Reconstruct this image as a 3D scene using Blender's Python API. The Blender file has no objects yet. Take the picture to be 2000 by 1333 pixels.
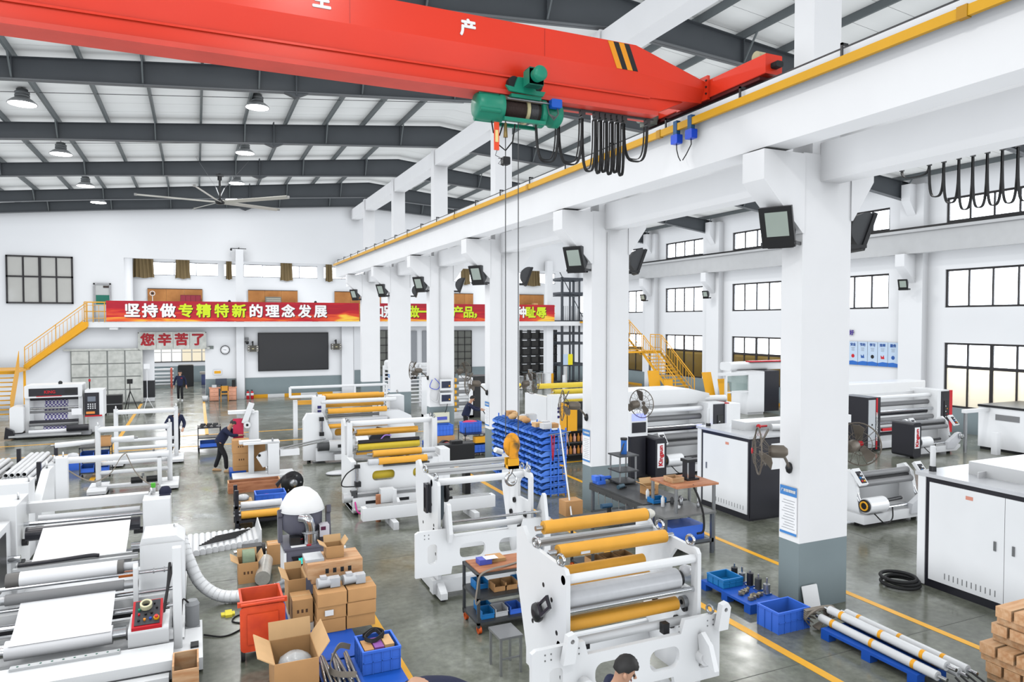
import bpy, bmesh, math, random
from mathutils import Vector, Matrix, Euler
from mathutils.geometry import tessellate_polygon
random.seed(7)
D = bpy.data
SC = bpy.context.scene
COL = SC.collection
PI = math.pi

# ------------------------------------------------------------------ camera
def make_camera():
    cam = D.cameras.new('camera')
    cam.sensor_width = 36.0
    cam.lens = 1387.0 / 2000.0 * 36.0
    cam.clip_end = 400
    o = D.objects.new('camera', cam)
    COL.objects.link(o)
    f, ox, oy = 1387.0, 383.0 - 1000.0, 666.5 - 626.0
    yc = Vector((ox, oy, -f)).normalized()
    xc = Vector(((f * f + oy * oy) / -ox, oy, -f))
    xc = (xc - yc * xc.dot(yc)).normalized()
    zc = xc.cross(yc)
    R = Matrix((xc, yc, zc))          # camera -> world
    o.matrix_world = Matrix.Translation((0, 0, 4.6)) @ R.to_4x4()
    SC.camera = o
make_camera()

# ------------------------------------------------------------------ world, exposure
W = D.worlds.new('overcast_sky')
SC.world = W
W.use_nodes = True
bg = W.node_tree.nodes['Background']
bg.inputs[0].default_value = (0.94, 0.97, 1.0, 1)
bg.inputs[1].default_value = 4.2
SC.view_settings.view_transform = 'Standard'
SC.view_settings.look = 'None'
SC.view_settings.gamma = 1.0
SC.view_settings.use_curve_mapping = False
SC.view_settings.exposure = 0.72
SC.cycles.use_fast_gi = True            # bounced light beyond the first bounce is approximated
SC.cycles.fast_gi_method = 'REPLACE'
SC.cycles.ao_bounces_render = 1
W.light_settings.ao_factor = 0.125
W.light_settings.distance = 0.7
SC.cycles.max_bounces = 4
SC.cycles.diffuse_bounces = 3
SC.cycles.glossy_bounces = 2
SC.cycles.transmission_bounces = 2
SC.cycles.transparent_max_bounces = 6
SC.cycles.caustics_reflective = False
SC.cycles.caustics_refractive = False
SC.cycles.sample_clamp_indirect = 4.0
LAMP_POWER = 85.0

# ------------------------------------------------------------------ helpers
def lin(c):
    c = c / 255.0
    return c / 12.92 if c <= 0.04045 else ((c + 0.055) / 1.055) ** 2.4
def rgb(t):
    return (lin(t[0]), lin(t[1]), lin(t[2]), 1.0)
MATS = {}
def M(name, col, rough=0.5, metal=0.0, var=0.05, scale=2.5, bump=0.0, coat=0.0, emit=0.0, stretch=None):
    """procedural paint / metal / card: base colour broken up by object-space noise"""
    if name in MATS:
        return MATS[name]
    m = D.materials.new(name)
    m.use_nodes = True
    nt = m.node_tree
    b = nt.nodes['Principled BSDF']
    b.inputs['Roughness'].default_value = rough
    b.inputs['Metallic'].default_value = metal
    b.inputs['Coat Weight'].default_value = coat
    c = rgb(col)
    if var > 0 or bump > 0:
        tc = nt.nodes.new('ShaderNodeTexCoord')
        mp = nt.nodes.new('ShaderNodeMapping')
        if stretch:
            mp.inputs['Scale'].default_value = stretch
        nz = nt.nodes.new('ShaderNodeTexNoise')
        nz.inputs['Scale'].default_value = scale
        nz.inputs['Detail'].default_value = 3
        nt.links.new(tc.outputs['Object'], mp.inputs[0])
        nt.links.new(mp.outputs[0], nz.inputs['Vector'])
        mx = nt.nodes.new('ShaderNodeMix')
        mx.data_type = 'RGBA'
        k = 1 - var * 1.6
        k2 = 1 + var
        mx.inputs[6].default_value = (c[0] * k, c[1] * k, c[2] * k, 1)
        mx.inputs[7].default_value = (min(c[0] * k2, 1), min(c[1] * k2, 1), min(c[2] * k2, 1), 1)
        nt.links.new(nz.outputs['Fac'], mx.inputs[0])
        nt.links.new(mx.outputs[2], b.inputs['Base Color'])
        if bump > 0:
            bp = nt.nodes.new('ShaderNodeBump')
            bp.inputs['Strength'].default_value = bump
            bp.inputs['Distance'].default_value = 0.01
            nt.links.new(nz.outputs['Fac'], bp.inputs['Height'])
            nt.links.new(bp.outputs[0], b.inputs['Normal'])
    else:
        b.inputs['Base Color'].default_value = c
    if emit > 0:
        b.inputs['Emission Color'].default_value = c
        b.inputs['Emission Strength'].default_value = emit
    MATS[name] = m
    return m

def two_tone(name, a, bcol, scale, rough=0.5, thresh=(0.45, 0.6), metal=0.0, stretch=(1, 1, 1), detail=5, bump=0.0):
    m = D.materials.new(name)
    m.use_nodes = True
    nt = m.node_tree
    b = nt.nodes['Principled BSDF']
    b.inputs['Roughness'].default_value = rough
    b.inputs['Metallic'].default_value = metal
    tc = nt.nodes.new('ShaderNodeTexCoord')
    mp = nt.nodes.new('ShaderNodeMapping')
    mp.inputs['Scale'].default_value = stretch
    nz = nt.nodes.new('ShaderNodeTexNoise')
    nz.inputs['Scale'].default_value = scale
    nz.inputs['Detail'].default_value = detail
    cr = nt.nodes.new('ShaderNodeValToRGB')
    cr.color_ramp.elements[0].position = thresh[0]
    cr.color_ramp.elements[0].color = rgb(a)
    cr.color_ramp.elements[1].position = thresh[1]
    cr.color_ramp.elements[1].color = rgb(bcol)
    nt.links.new(tc.outputs['Object'], mp.inputs[0])
    nt.links.new(mp.outputs[0], nz.inputs['Vector'])
    nt.links.new(nz.outputs['Fac'], cr.inputs[0])
    nt.links.new(cr.outputs[0], b.inputs['Base Color'])
    if bump > 0:
        bp = nt.nodes.new('ShaderNodeBump')
        bp.inputs['Strength'].default_value = bump
        bp.inputs['Distance'].default_value = 0.01
        nt.links.new(nz.outputs['Fac'], bp.inputs['Height'])
        nt.links.new(bp.outputs[0], b.inputs['Normal'])
    MATS[name] = m
    return m

def glass_mat(name, tint, trans, frost):
    """thin pane: part clear, part frosted (lets daylight through), part reflective"""
    m = D.materials.new(name)
    m.use_nodes = True
    nt = m.node_tree
    nt.nodes.clear()
    out = nt.nodes.new('ShaderNodeOutputMaterial')
    tr = nt.nodes.new('ShaderNodeBsdfTransparent')
    tr.inputs[0].default_value = rgb(tint)
    tl = nt.nodes.new('ShaderNodeBsdfTranslucent')
    tl.inputs[0].default_value = rgb(tint)
    gl = nt.nodes.new('ShaderNodeBsdfGlossy')
    gl.inputs['Roughness'].default_value = 0.06
    a = nt.nodes.new('ShaderNodeMixShader')
    a.inputs[0].default_value = frost
    nt.links.new(tr.outputs[0], a.inputs[1])
    nt.links.new(tl.outputs[0], a.inputs[2])
    b = nt.nodes.new('ShaderNodeMixShader')
    b.inputs[0].default_value = trans
    nt.links.new(a.outputs[0], b.inputs[1])
    nt.links.new(gl.outputs[0], b.inputs[2])
    nt.links.new(b.outputs[0], out.inputs[0])
    MATS[name] = m
    return m

class MB:
    """collects shapes; one MB becomes one mesh object"""
    def __init__(s):
        s.v = []; s.f = []; s.sm = []
        s.M = None
    def add(s, vs, fs, smooth=False):
        n = len(s.v)
        if s.M is not None:
            vs = [s.M @ Vector(p) for p in vs]
        s.v += [tuple(p) for p in vs]
        for f in fs:
            s.f.append(tuple(i + n for i in f))
            s.sm.append(smooth)
        return s
    def box(s, x0, y0, z0, x1, y1, z1):
        if x0 > x1: x0, x1 = x1, x0
        if y0 > y1: y0, y1 = y1, y0
        if z0 > z1: z0, z1 = z1, z0
        v = [(x0, y0, z0), (x1, y0, z0), (x1, y1, z0), (x0, y1, z0), (x0, y0, z1), (x1, y0, z1), (x1, y1, z1), (x0, y1, z1)]
        return s.add(v, [(3, 2, 1, 0), (4, 5, 6, 7), (0, 1, 5, 4), (1, 2, 6, 5), (2, 3, 7, 6), (3, 0, 4, 7)])
    def cbox(s, c, d):
        return s.box(c[0] - d[0] / 2, c[1] - d[1] / 2, c[2] - d[2] / 2, c[0] + d[0] / 2, c[1] + d[1] / 2, c[2] + d[2] / 2)
    def open_box(s, x0, y0, z0, x1, y1, z1, t):
        """tray without a top"""
        s.box(x0, y0, z0, x1, y1, z0 + t)
        s.box(x0, y0, z0 + t, x0 + t, y1, z1); s.box(x1 - t, y0, z0 + t, x1, y1, z1)
        s.box(x0 + t, y0, z0 + t, x1 - t, y0 + t, z1); s.box(x0 + t, y1 - t, z0 + t, x1 - t, y1, z1)
        return s
    def rbox(s, x0, y0, z0, x1, y1, z1, r=0.03, axis='z', n=4):
        """box with the four edges along one axis rounded"""
        def rr(a0, b0, a1, b1):
            p = []
            for cx, cy, st in ((a1 - r, b1 - r, 0), (a0 + r, b1 - r, 90), (a0 + r, b0 + r, 180), (a1 - r, b0 + r, 270)):
                for k in range(n + 1):
                    t = math.radians(st + 90 * k / n)
                    p.append((cx + r * math.cos(t), cy + r * math.sin(t)))
            return p
        if axis == 'z': return s.prism(rr(x0, y0, x1, y1), 'xy', z0, z1)
        if axis == 'y': return s.prism(rr(x0, z0, x1, z1), 'xz', y0, y1)
        return s.prism(rr(y0, z0, y1, z1), 'yz', x0, x1)
    def _frame(s, d):
        d = Vector(d).normalized()
        up = Vector((0, 0, 1)) if abs(d.z) < 0.95 else Vector((0, 1, 0))
        a = d.cross(up).normalized()
        return d, a, a.cross(d).normalized()
    def bar(s, p0, p1, w, h):
        """square bar from p0 to p1; w sideways, h upwards"""
        p0, p1 = Vector(p0), Vector(p1)
        d, a, b = s._frame(p1 - p0)
        vs = []
        for p in (p0, p1):
            for i, j in ((-1, -1), (1, -1), (1, 1), (-1, 1)):
                vs.append(p + a * (i * w / 2) + b * (j * h / 2))
        return s.add(vs, [(3, 2, 1, 0), (4, 5, 6, 7), (0, 1, 5, 4), (1, 2, 6, 5), (2, 3, 7, 6), (3, 0, 4, 7)])
    def cyl(s, p0, p1, r, r2=None, n=16, cap=True):
        p0, p1 = Vector(p0), Vector(p1)
        if r2 is None: r2 = r
        d, a, b = s._frame(p1 - p0)
        c = [(math.cos(2 * PI * k / n), math.sin(2 * PI * k / n)) for k in range(n)]
        A = [p0 + a * (r * x) + b * (r * y) for x, y in c]
        B = [p1 + a * (r2 * x) + b * (r2 * y) for x, y in c]
        s.add(A + B, [(k, (k + 1) % n, n + (k + 1) % n, n + k)[::-1] for k in range(n)], True)
        if cap:
            s.add(A, [tuple(range(n))]); s.add(B, [tuple(range(n))[::-1]])
        return s
    def ring(s, p0, p1, r, ri, n=20):
        """hollow tube"""
        p0, p1 = Vector(p0), Vector(p1)
        d, a, b = s._frame(p1 - p0)
        c = [(math.cos(2 * PI * k / n), math.sin(2 * PI * k / n)) for k in range(n)]
        R = []
        for p, q in ((p0, r), (p1, r), (p1, ri), (p0, ri)):
            R.append([p + a * (q * x) + b * (q * y) for x, y in c])
        for i in range(4):
            A, B = R[i], R[(i + 1) % 4]
            s.add(A + B, [(k, (k + 1) % n, n + (k + 1) % n, n + k)[::-1] for k in range(n)], i in (0, 2))
        return s
    def tube(s, pts, r, n=8, cap=True):
        pts = [Vector(p) for p in pts]
        rings = []
        prev = None
        for i, p in enumerate(pts):
            d = (pts[min(i + 1, len(pts) - 1)] - pts[max(i - 1, 0)])
            if d.length < 1e-9: d = Vector((0, 0, 1))
            d.normalize()
            if prev is None:
                _, a, b = s._frame(d)
            else:
                a = (prev - d * prev.dot(d))
                a = a.normalized() if a.length > 1e-6 else s._frame(d)[1]
                b = a.cross(d)
            prev = a
            rr = r[i] if isinstance(r, (list, tuple)) else r
            rings.append([p + a * (rr * math.cos(2 * PI * k / n)) + b * (rr * math.sin(2 * PI * k / n)) for k in range(n)])
        vs = [q for R in rings for q in R]
        fs = []
        for i in range(len(rings) - 1):
            for k in range(n):
                fs.append((i * n + k, i * n + (k + 1) % n, (i + 1) * n + (k + 1) % n, (i + 1) * n + k)[::-1])
        s.add(vs, fs, True)
        if cap:
            s.add(rings[0], [tuple(range(n))]); s.add(rings[-1], [tuple(range(n))[::-1]])
        return s
    def ribbon(s, pts, w, t, side=(0, 1, 0)):
        """flat strap along pts, width w along side, thickness t"""
        sd = Vector(side).normalized()
        pts = [Vector(p) for p in pts]
        vs, fs = [], []
        for i, p in enumerate(pts):
            d = (pts[min(i + 1, len(pts) - 1)] - pts[max(i - 1, 0)]).normalized()
            nn = d.cross(sd)
            nn = nn.normalized() if nn.length > 1e-6 else Vector((0, 0, 1))
            for a, b in ((-1, -1), (1, -1), (1, 1), (-1, 1)):
                vs.append(p + sd * (a * w / 2) + nn * (b * t / 2))
        for i in range(len(pts) - 1):
            for k in range(4):
                fs.append((i * 4 + k, i * 4 + (k + 1) % 4, i * 4 + 4 + (k + 1) % 4, i * 4 + 4 + k))
        fs += [(3, 2, 1, 0), tuple(len(vs) - 4 + k for k in range(4))]
        return s.add(vs, fs)
    def lathe(s, prof, c=(0, 0, 0), n=20, axis=(0, 0, 1)):
        """prof: (radius, height) pairs along axis from c"""
        c = Vector(c)
        d, a, b = s._frame(axis)
        vs = []
        for r, h in prof:
            for k in range(n):
                t = 2 * PI * k / n
                vs.append(c + d * h + a * (r * math.cos(t)) + b * (r * math.sin(t)))
        fs = []
        for i in range(len(prof) - 1):
            for k in range(n):
                fs.append((i * n + k, i * n + (k + 1) % n, (i + 1) * n + (k + 1) % n, (i + 1) * n + k)[::-1])
        s.add(vs, fs, True)
        m = len(prof) - 1
        if prof[0][0] > 1e-6: s.add(vs[:n], [tuple(range(n))])
        if prof[m][0] > 1e-6: s.add(vs[m * n:], [tuple(range(n))[::-1]])
        return s
    def ball(s, c, r, n=12, sc=(1, 1, 1)):
        c = Vector(c)
        vs, fs = [], []
        h = max(4, n // 2)
        for i in range(h + 1):
            t = PI * i / h
            for k in range(n):
                u = 2 * PI * k / n
                vs.append(c + Vector((r * sc[0] * math.sin(t) * math.cos(u), r * sc[1] * math.sin(t) * math.sin(u), r * sc[2] * math.cos(t))))
        for i in range(h):
            for k in range(n):
                fs.append((i * n + k, (i + 1) * n + k, (i + 1) * n + (k + 1) % n, i * n + (k + 1) % n))
        return s.add(vs, fs, True)
    def torus(s, c, R, r, axis=(0, 0, 1), n=20, m=8, a0=0, a1=360):
        d, a, b = s._frame(axis)
        c = Vector(c)
        pts = []
        full = abs(a1 - a0) >= 359.9
        for k in range(n + 1):
            t = math.radians(a0 + (a1 - a0) * k / n)
            pts.append(c + a * (R * math.cos(t)) + b * (R * math.sin(t)))
        return s.tube(pts, r, m, cap=not full)
    def prism(s, pts, plane, a0, a1, holes=()):
        """extrude a 2D outline (with holes); plane 'xy' (along z), 'xz' (along y), 'yz' (along x)"""
        def P(p, t):
            if plane == 'xy': return (p[0], p[1], t)
            if plane == 'xz': return (p[0], t, p[1])
            return (t, p[0], p[1])
        loops = [list(pts)] + [list(h) for h in holes]
        flat = [p for l in loops for p in l]
        n = len(flat)
        if len(loops) == 1:
            tris = None
        else:
            tris = tessellate_polygon([[Vector((p[0], p[1], 0)) for p in l] for l in loops])
        vs = [P(p, a0) for p in flat] + [P(p, a1) for p in flat]
        fs = []
        if tris is None:
            fs += [tuple(range(n)), tuple(range(2 * n - 1, n - 1, -1))]
        else:
            for t in tris:
                fs.append(tuple(t)); fs.append(tuple(i + n for i in reversed(t)))
        o = 0
        for l in loops:
            k = len(l)
            for i in range(k):
                j = (i + 1) % k
                fs.append((o + i, o + j, n + o + j, n + o + i))
            o += k
        return s.add(vs, fs)
    def mesh(s, name):
        me = D.meshes.new(name)
        me.from_pydata(s.v, [], s.f)
        me.polygons.foreach_set('use_smooth', s.sm)
        bm = bmesh.new(); bm.from_mesh(me)
        bmesh.ops.recalc_face_normals(bm, faces=bm.faces)
        bm.to_mesh(me); bm.free()
        me.update()
        return me

def rrect(x0, y0, x1, y1, r, n=5):
    p = []
    for cx, cy, st in ((x1 - r, y1 - r, 0), (x0 + r, y1 - r, 90), (x0 + r, y0 + r, 180), (x1 - r, y0 + r, 270)):
        for k in range(n + 1):
            t = math.radians(st + 90 * k / n)
            p.append((cx + r * math.cos(t), cy + r * math.sin(t)))
    return p
def circ(x, y, r, n=16):
    return [(x + r * math.cos(2 * PI * k / n), y + r * math.sin(2 * PI * k / n)) for k in range(n)]

def obj(name, me, mat, parent=None, loc=(0, 0, 0), rot=(0, 0, 0)):
    """link a mesh (or MB) as one object"""
    if isinstance(me, MB): me = me.mesh(name)
    if mat is not None and not me.materials: me.materials.append(mat)
    o = D.objects.new(name, me)
    COL.objects.link(o)
    o.location = loc; o.rotation_euler = rot
    if parent is not None: o.parent = parent
    return o
def tag(o, label=None, cat=None, group=None, kind=None):
    if label: o['label'] = label
    if cat: o['category'] = cat
    if group: o['group'] = group
    if kind: o['kind'] = kind
    return o
def thing(name, label, cat, loc=(0, 0, 0), rz=0.0, group=None, kind=None):
    o = D.objects.new(name, None)
    o.empty_display_size = 0.2
    COL.objects.link(o)
    o.location = loc; o.rotation_euler = (0, 0, rz)
    return tag(o, label, cat, group, kind)
def solo(name, mb, mat, label, cat, group=None, kind=None, rz=0.0, loc=None):
    """one-mesh thing authored in world coordinates: origin moved to its base"""
    if loc is None:
        xs = [p[0] for p in mb.v]; ys = [p[1] for p in mb.v]; zs = [p[2] for p in mb.v]
        loc = ((min(xs) + max(xs)) / 2, (min(ys) + max(ys)) / 2, min(zs))
        mb.v = [(p[0] - loc[0], p[1] - loc[1], p[2] - loc[2]) for p in mb.v]
    return tag(obj(name, mb, mat, None, loc, (0, 0, rz)), label, cat, group, kind)
def struct(name, mb, mat, label, cat='wall', parent=None):
    o = obj(name, mb, mat, parent)
    if parent is None: tag(o, label, cat, None, 'structure')
    return o
def dup(root, loc, rz=None, label=None, group=None):
    r = root.copy(); COL.objects.link(r)
    r.location = loc
    if rz is not None: r.rotation_euler = (0, 0, rz)
    if label: r['label'] = label
    if group: r['group'] = group
    for ch in root.children:
        c = ch.copy(); COL.objects.link(c); c.parent = r
        for g in ch.children:
            e = g.copy(); COL.objects.link(e); e.parent = c
    return r
def B(name, mat, parent, *boxes):
    """one part made of axis boxes"""
    m = MB()
    for b in boxes: m.box(*b)
    return obj(name, m, mat, parent)
def C(name, mat, parent, p0, p1, r, r2=None, n=16):
    return obj(name, MB().cyl(p0, p1, r, r2, n), mat, parent)
def TXT(name, text, size, mat, parent, loc, rot, bold=0.0, depth=0.004, align='CENTER', shear=0.0, squash=1.0):
    """flat lettering as a thin mesh"""
    cu = D.curves.new(name, 'FONT')
    cu.body = text; cu.size = size; cu.extrude = depth
    cu.align_x = align; cu.align_y = 'CENTER'; cu.shear = shear
    cu.resolution_u = 3
    t = D.objects.new(name + '_tmp', cu)
    me = D.meshes.new_from_object(t)
    D.objects.remove(t); D.curves.remove(cu)
    me.name = name
    if squash != 1.0:
        me.transform(Matrix.Diagonal((squash, 1, 1, 1)))
    me.materials.clear()
    if bold > 0:                       # heavier strokes: the glyph laid over itself with small shifts
        bm = bmesh.new()
        for kk, (dx, dy) in enumerate(((0, 0), (1, 0), (-1, 0), (0, 1), (0, -1), (0.7, 0.7), (-0.7, 0.7), (0.7, -0.7), (-0.7, -0.7))):
            c = me.copy(); c.transform(Matrix.Translation((dx * bold, dy * bold, 0.0007 * kk))); bm.from_mesh(c); D.meshes.remove(c)
        bm.to_mesh(me); bm.free()
    return obj(name, me, mat, parent, loc, rot)
ORD = ('first', 'second', 'third', 'fourth', 'fifth', 'sixth', 'seventh', 'eighth', 'ninth', 'tenth', 'eleventh', 'twelfth', 'thirteenth', 'fourteenth', 'fifteenth', 'sixteenth')
FACE_CAM = (PI / 2, 0, 0)        # lettering on a surface that looks towards -Y
FACE_LEFT = (PI / 2, 0, -PI / 2)  # lettering on a surface that looks towards -X

class Wt:
    """a thing whose parts are authored in world coordinates (rel=True: relative to its base)"""
    def __init__(s, name, label, cat, loc, group=None, rel=False, rz=0.0):
        s.r = thing(name, label, cat, loc, rz, group)
        s.o = Vector((0, 0, 0)) if rel else Vector(loc)
    def add(s, name, mb, mat, parent=None):
        if s.o.length > 0:
            mb.v = [(p[0] - s.o.x, p[1] - s.o.y, p[2] - s.o.z) for p in mb.v]
        return obj(name, mb, mat, parent or s.r)
    def b(s, name, mat, *boxes, parent=None):
        m = MB()
        for q in boxes: m.box(*q)
        return s.add(name, m, mat, parent)
    def rb(s, name, mat, q, r=0.03, axis='z', parent=None):
        return s.add(name, MB().rbox(*q, r, axis), mat, parent)
    def c(s, name, mat, p0, p1, r, r2=None, n=16, parent=None):
        return s.add(name, MB().cyl(p0, p1, r, r2, n), mat, parent)
    def t(s, name, mat, pts, r, n=8, parent=None):
        return s.add(name, MB().tube(pts, r, n), mat, parent)
    def txt(s, name, text, size, mat, loc, rot, parent=None, **k):
        return TXT(name, text, size, mat, parent or s.r, tuple(Vector(loc) - s.o), rot, **k)
    def roll(s, x0, x1, y, z, r, mat, name='roller', shaft=0.06, parent=None):
        o = s.c(name, mat, (x0, y, z), (x1, y, z), r, n=20, parent=parent)
        if shaft > 0: s.c('shaft', chrome, (x0 - shaft, y, z), (x1 + shaft, y, z), min(r * 0.45, 0.03), n=10, parent=parent)
        return o
    def eyebolt(s, x, y, z, mat=None, parent=None, R=0.045):
        s.add('eye_bolt', MB().torus((x, y, z + R + 0.01), R, R * 0.32, (1, 0.25, 0), 16, 6).cyl((x, y, z - 0.02), (x, y, z + 0.02), R * 0.4, n=8), mat or white_b, parent)
def smooth_path(pts, n=8):
    """Catmull-Rom through pts"""
    P = [Vector(p) for p in pts]
    P = [P[0] * 2 - P[1]] + P + [P[-1] * 2 - P[-2]]
    out = []
    for i in range(1, len(P) - 2):
        for k in range(n):
            t = k / n
            a, b, c, d = P[i - 1], P[i], P[i + 1], P[i + 2]
            out.append(0.5 * ((2 * b) + (c - a) * t + (2 * a - 5 * b + 4 * c - d) * t * t + (3 * b - a - 3 * c + d) * t ** 3))
    out.append(P[-2])
    return out
# ------------------------------------------------------------------ materials
white = M('white_paint', (236, 238, 240), 0.45, var=0.03)
white_b = M('white_machine_enamel', (240, 242, 244), 0.28, var=0.02)
wallw = M('white_wall_plaster', (234, 236, 239), 0.85, var=0.025, scale=0.5)
colw = M('white_column_paint', (240, 241, 243), 0.7, var=0.03, scale=1.2, bump=0.15)
greyp = M('grey_green_wainscot', (128, 142, 146), 0.55, var=0.06, scale=1.5)
darkst = M('dark_grey_steel_paint', (72, 77, 82), 0.55, var=0.05)
purl = M('galvanised_purlin', (112, 119, 122), 0.5, metal=0.3, var=0.08)
roofp = M('roof_panel_white', (236, 238, 237), 0.6, var=0.05, scale=0.6, stretch=(0.4, 3, 1))
red = M('crane_red', (238, 56, 28), 0.32, var=0.05, scale=0.8)
redd = M('dark_red_lettering', (170, 20, 36), 0.5)
yel = M('safety_yellow', (240, 172, 22), 0.45, var=0.05)
yeld = M('busbar_yellow', (226, 168, 10), 0.5)
orange = M('roller_wrap_orange', (246, 178, 62), 0.5, var=0.07, scale=6)
lemon = M('roller_wrap_lemon', (238, 208, 60), 0.5, var=0.07, scale=6)
black = M('black_plastic', (30, 31, 34), 0.4)
blackm = M('black_enamel', (38, 38, 46), 0.3)
rubber = M('black_rubber', (28, 28, 30), 0.7)
chrome = M('polished_steel', (200, 202, 205), 0.18, metal=1.0, var=0.03)
steel = M('brushed_steel', (165, 167, 170), 0.35, metal=0.85, var=0.06)
alu = M('aluminium_roll', (214, 216, 218), 0.35, metal=0.35, var=0.04)
greyr = M('grey_roller', (128, 129, 131), 0.45, var=0.03)
iron = M('dark_worn_steel', (84, 86, 88), 0.5, metal=0.5, var=0.18, scale=5)
green = M('hoist_green', (22, 140, 112), 0.4, var=0.1)
blue = M('blue_plastic', (66, 122, 240), 0.42, var=0.06)
blue2 = M('light_blue_plastic', (32, 130, 205), 0.42, var=0.06)
card = M('corrugated_card', (206, 156, 104), 0.8, var=0.08, scale=4)
card2 = M('pale_card', (222, 180, 130), 0.8, var=0.08, scale=4)
wood = two_tone('pale_timber', (206, 150, 104), (226, 184, 142), 3.0, 0.7, (0.35, 0.65), stretch=(1, 6, 6))
wood2 = two_tone('red_brown_timber', (168, 106, 72), (196, 134, 96), 3.0, 0.6, (0.35, 0.65), stretch=(1, 6, 6))
osb = two_tone('brown_board', (158, 100, 44), (188, 128, 66), 1.2, 0.6, (0.35, 0.7))
paper = M('white_paper_web', (244, 245, 248), 0.75, var=0.01)
skin = M('skin', (206, 158, 130), 0.55, var=0.04)
hair = M('black_hair', (26, 24, 24), 0.6, var=0.1, scale=30)
navy = M('navy_workwear', (26, 34, 66), 0.8, var=0.12, scale=9, bump=0.4)
trous = M('black_trousers', (28, 29, 34), 0.85, var=0.12, scale=9)
redacc = M('red_accent', (206, 18, 36), 0.4)
film = M('clear_film', (214, 216, 220), 0.2, var=0.06, scale=12)
lampm = M('lamp_shade_grey', (150, 153, 155), 0.4, metal=0.3)
# ------------------------------------------------------------------ floor
def floor_material():
    m = D.materials.new('polished_concrete_floor')
    m.use_nodes = True
    nt = m.node_tree
    b = nt.nodes['Principled BSDF']
    tc = nt.nodes.new('ShaderNodeTexCoord')
    def noise(scale, detail, rough=0.55, dist=0.0):
        n = nt.nodes.new('ShaderNodeTexNoise')
        n.inputs['Scale'].default_value = scale
        n.inputs['Detail'].default_value = detail
        n.inputs['Roughness'].default_value = rough
        n.inputs['Distortion'].default_value = dist
        nt.links.new(tc.outputs['Object'], n.inputs['Vector'])
        return n
    a = noise(0.55, 6, 0.6, 0.6)
    cr = nt.nodes.new('ShaderNodeValToRGB')
    e = cr.color_ramp.elements
    e[0].position = 0.3; e[0].color = rgb((84, 87, 76))
    e[1].position = 0.72; e[1].color = rgb((150, 153, 146))
    q = cr.color_ramp.elements.new(0.52); q.color = rgb((112, 115, 104))
    nt.links.new(a.outputs['Fac'], cr.inputs[0])
    fine = noise(9, 5)
    mx = nt.nodes.new('ShaderNodeMix'); mx.data_type = 'RGBA'; mx.blend_type = 'OVERLAY'
    mx.inputs[0].default_value = 0.55
    nt.links.new(cr.outputs[0], mx.inputs[6]); nt.links.new(fine.outputs['Fac'], mx.inputs[7])
    nt.links.new(mx.outputs[2], b.inputs['Base Color'])
    r = noise(1.3, 4)
    mr = nt.nodes.new('ShaderNodeMapRange')
    mr.inputs[1].default_value = 0.3; mr.inputs[2].default_value = 0.75
    mr.inputs[3].default_value = 0.1; mr.inputs[4].default_value = 0.3
    nt.links.new(r.outputs['Fac'], mr.inputs[0]); nt.links.new(mr.outputs[0], b.inputs['Roughness'])
    b.inputs['Specular IOR Level'].default_value = 0.55
    return m
fl = MB()
XL, XR, YN, YB = -10.2, 28.5, -8.0, 51.2
fl.box(XL - 0.3, YN, -0.3, XR + 0.3, 62, 0)
floor = struct('floor', fl, floor_material(), 'polished grey concrete factory floor', 'floor')
linem = two_tone('worn_yellow_line_paint', (246, 178, 10), (232, 172, 40), 6, 0.35, (0.3, 0.8))
def line(x0, y0, x1, y1):
    obj('painted_line', MB().box(x0, y0, 0.0, x1, y1, 0.004), linem, floor)
line(9.93, 5.0, 10.05, 23.5); line(7.33, 5.0, 7.47, 24.0); line(2.36, 8.2, 2.50, 21.9)
line(-2.87, 23.3, -2.73, 43.9); line(0.28, 30.9, 0.41, 44.2); line(-10, 28.2, 22.0, 28.33); line(-10, 30.9, 10, 31.03); line(10.0, 20.1, 22, 20.22)
for y in (7.0, 13.4, 19.8, 26.3, 32.7, 39.1):
    obj('floor_joint', MB().box(XL, y, 0.0, XR, y + 0.012, 0.0015), M('joint_sealant', (92, 94, 88), 0.6), floor)
for x in (-5.0, 0.9, 12.9, 17.5, 23.0):
    obj('floor_joint', MB().box(x, YN, 0.0, x + 0.012, YB, 0.0015), MATS['joint_sealant'], floor)

# ------------------------------------------------------------------ middle columns, girders
COLY = [8.28 + 6.43 * k for k in range(6)]
cname = ['beside the blue notice board and tube pallet', 'behind the steel workbench', 'behind the blue bin rack', 'carrying two electrical boxes', 'second from the back wall', 'closest to the wall screen']
for k, y in enumerate(COLY):
    c = thing('column', 'white concrete column with grey base, ' + cname[k], 'column', (9.14, y + 0.21, 0), kind='structure', group='middle row of columns')
    s = MB().box(-0.52, -0.21, 0, 0.52, 0.21, 1.08); obj('painted_base', s, greyp, c)
    s = MB().box(-0.52, -0.21, 1.08, 0.52, 0.21, 7.2)
    obj('shaft', s, colw, c)
    s = MB().prism([(-1.33, 7.18), (-1.33, 6.73), (-0.54, 5.95), (-0.5, 5.95), (-0.5, 7.18)], 'xz', -0.23, 0.23)
    obj('corbel', s, colw, c)
    s = MB().prism([(1.0, 7.18), (1.0, 6.85), (0.54, 6.2), (0.5, 6.2), (0.5, 7.18)], 'xz', -0.23, 0.23)
    obj('corbel', s, colw, c)
    obj('upper_shaft', MB().box(-0.32, -0.2, 7.18, 0.26, 0.2, 11.5), colw, c)
    if k < 4:
        obj('bearing_pad', MB().box(-1.2, -0.1, 7.18, -0.85, 0.1, 7.22), iron, c)
pipe = M('conduit_white', (226, 228, 230), 0.5)
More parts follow.
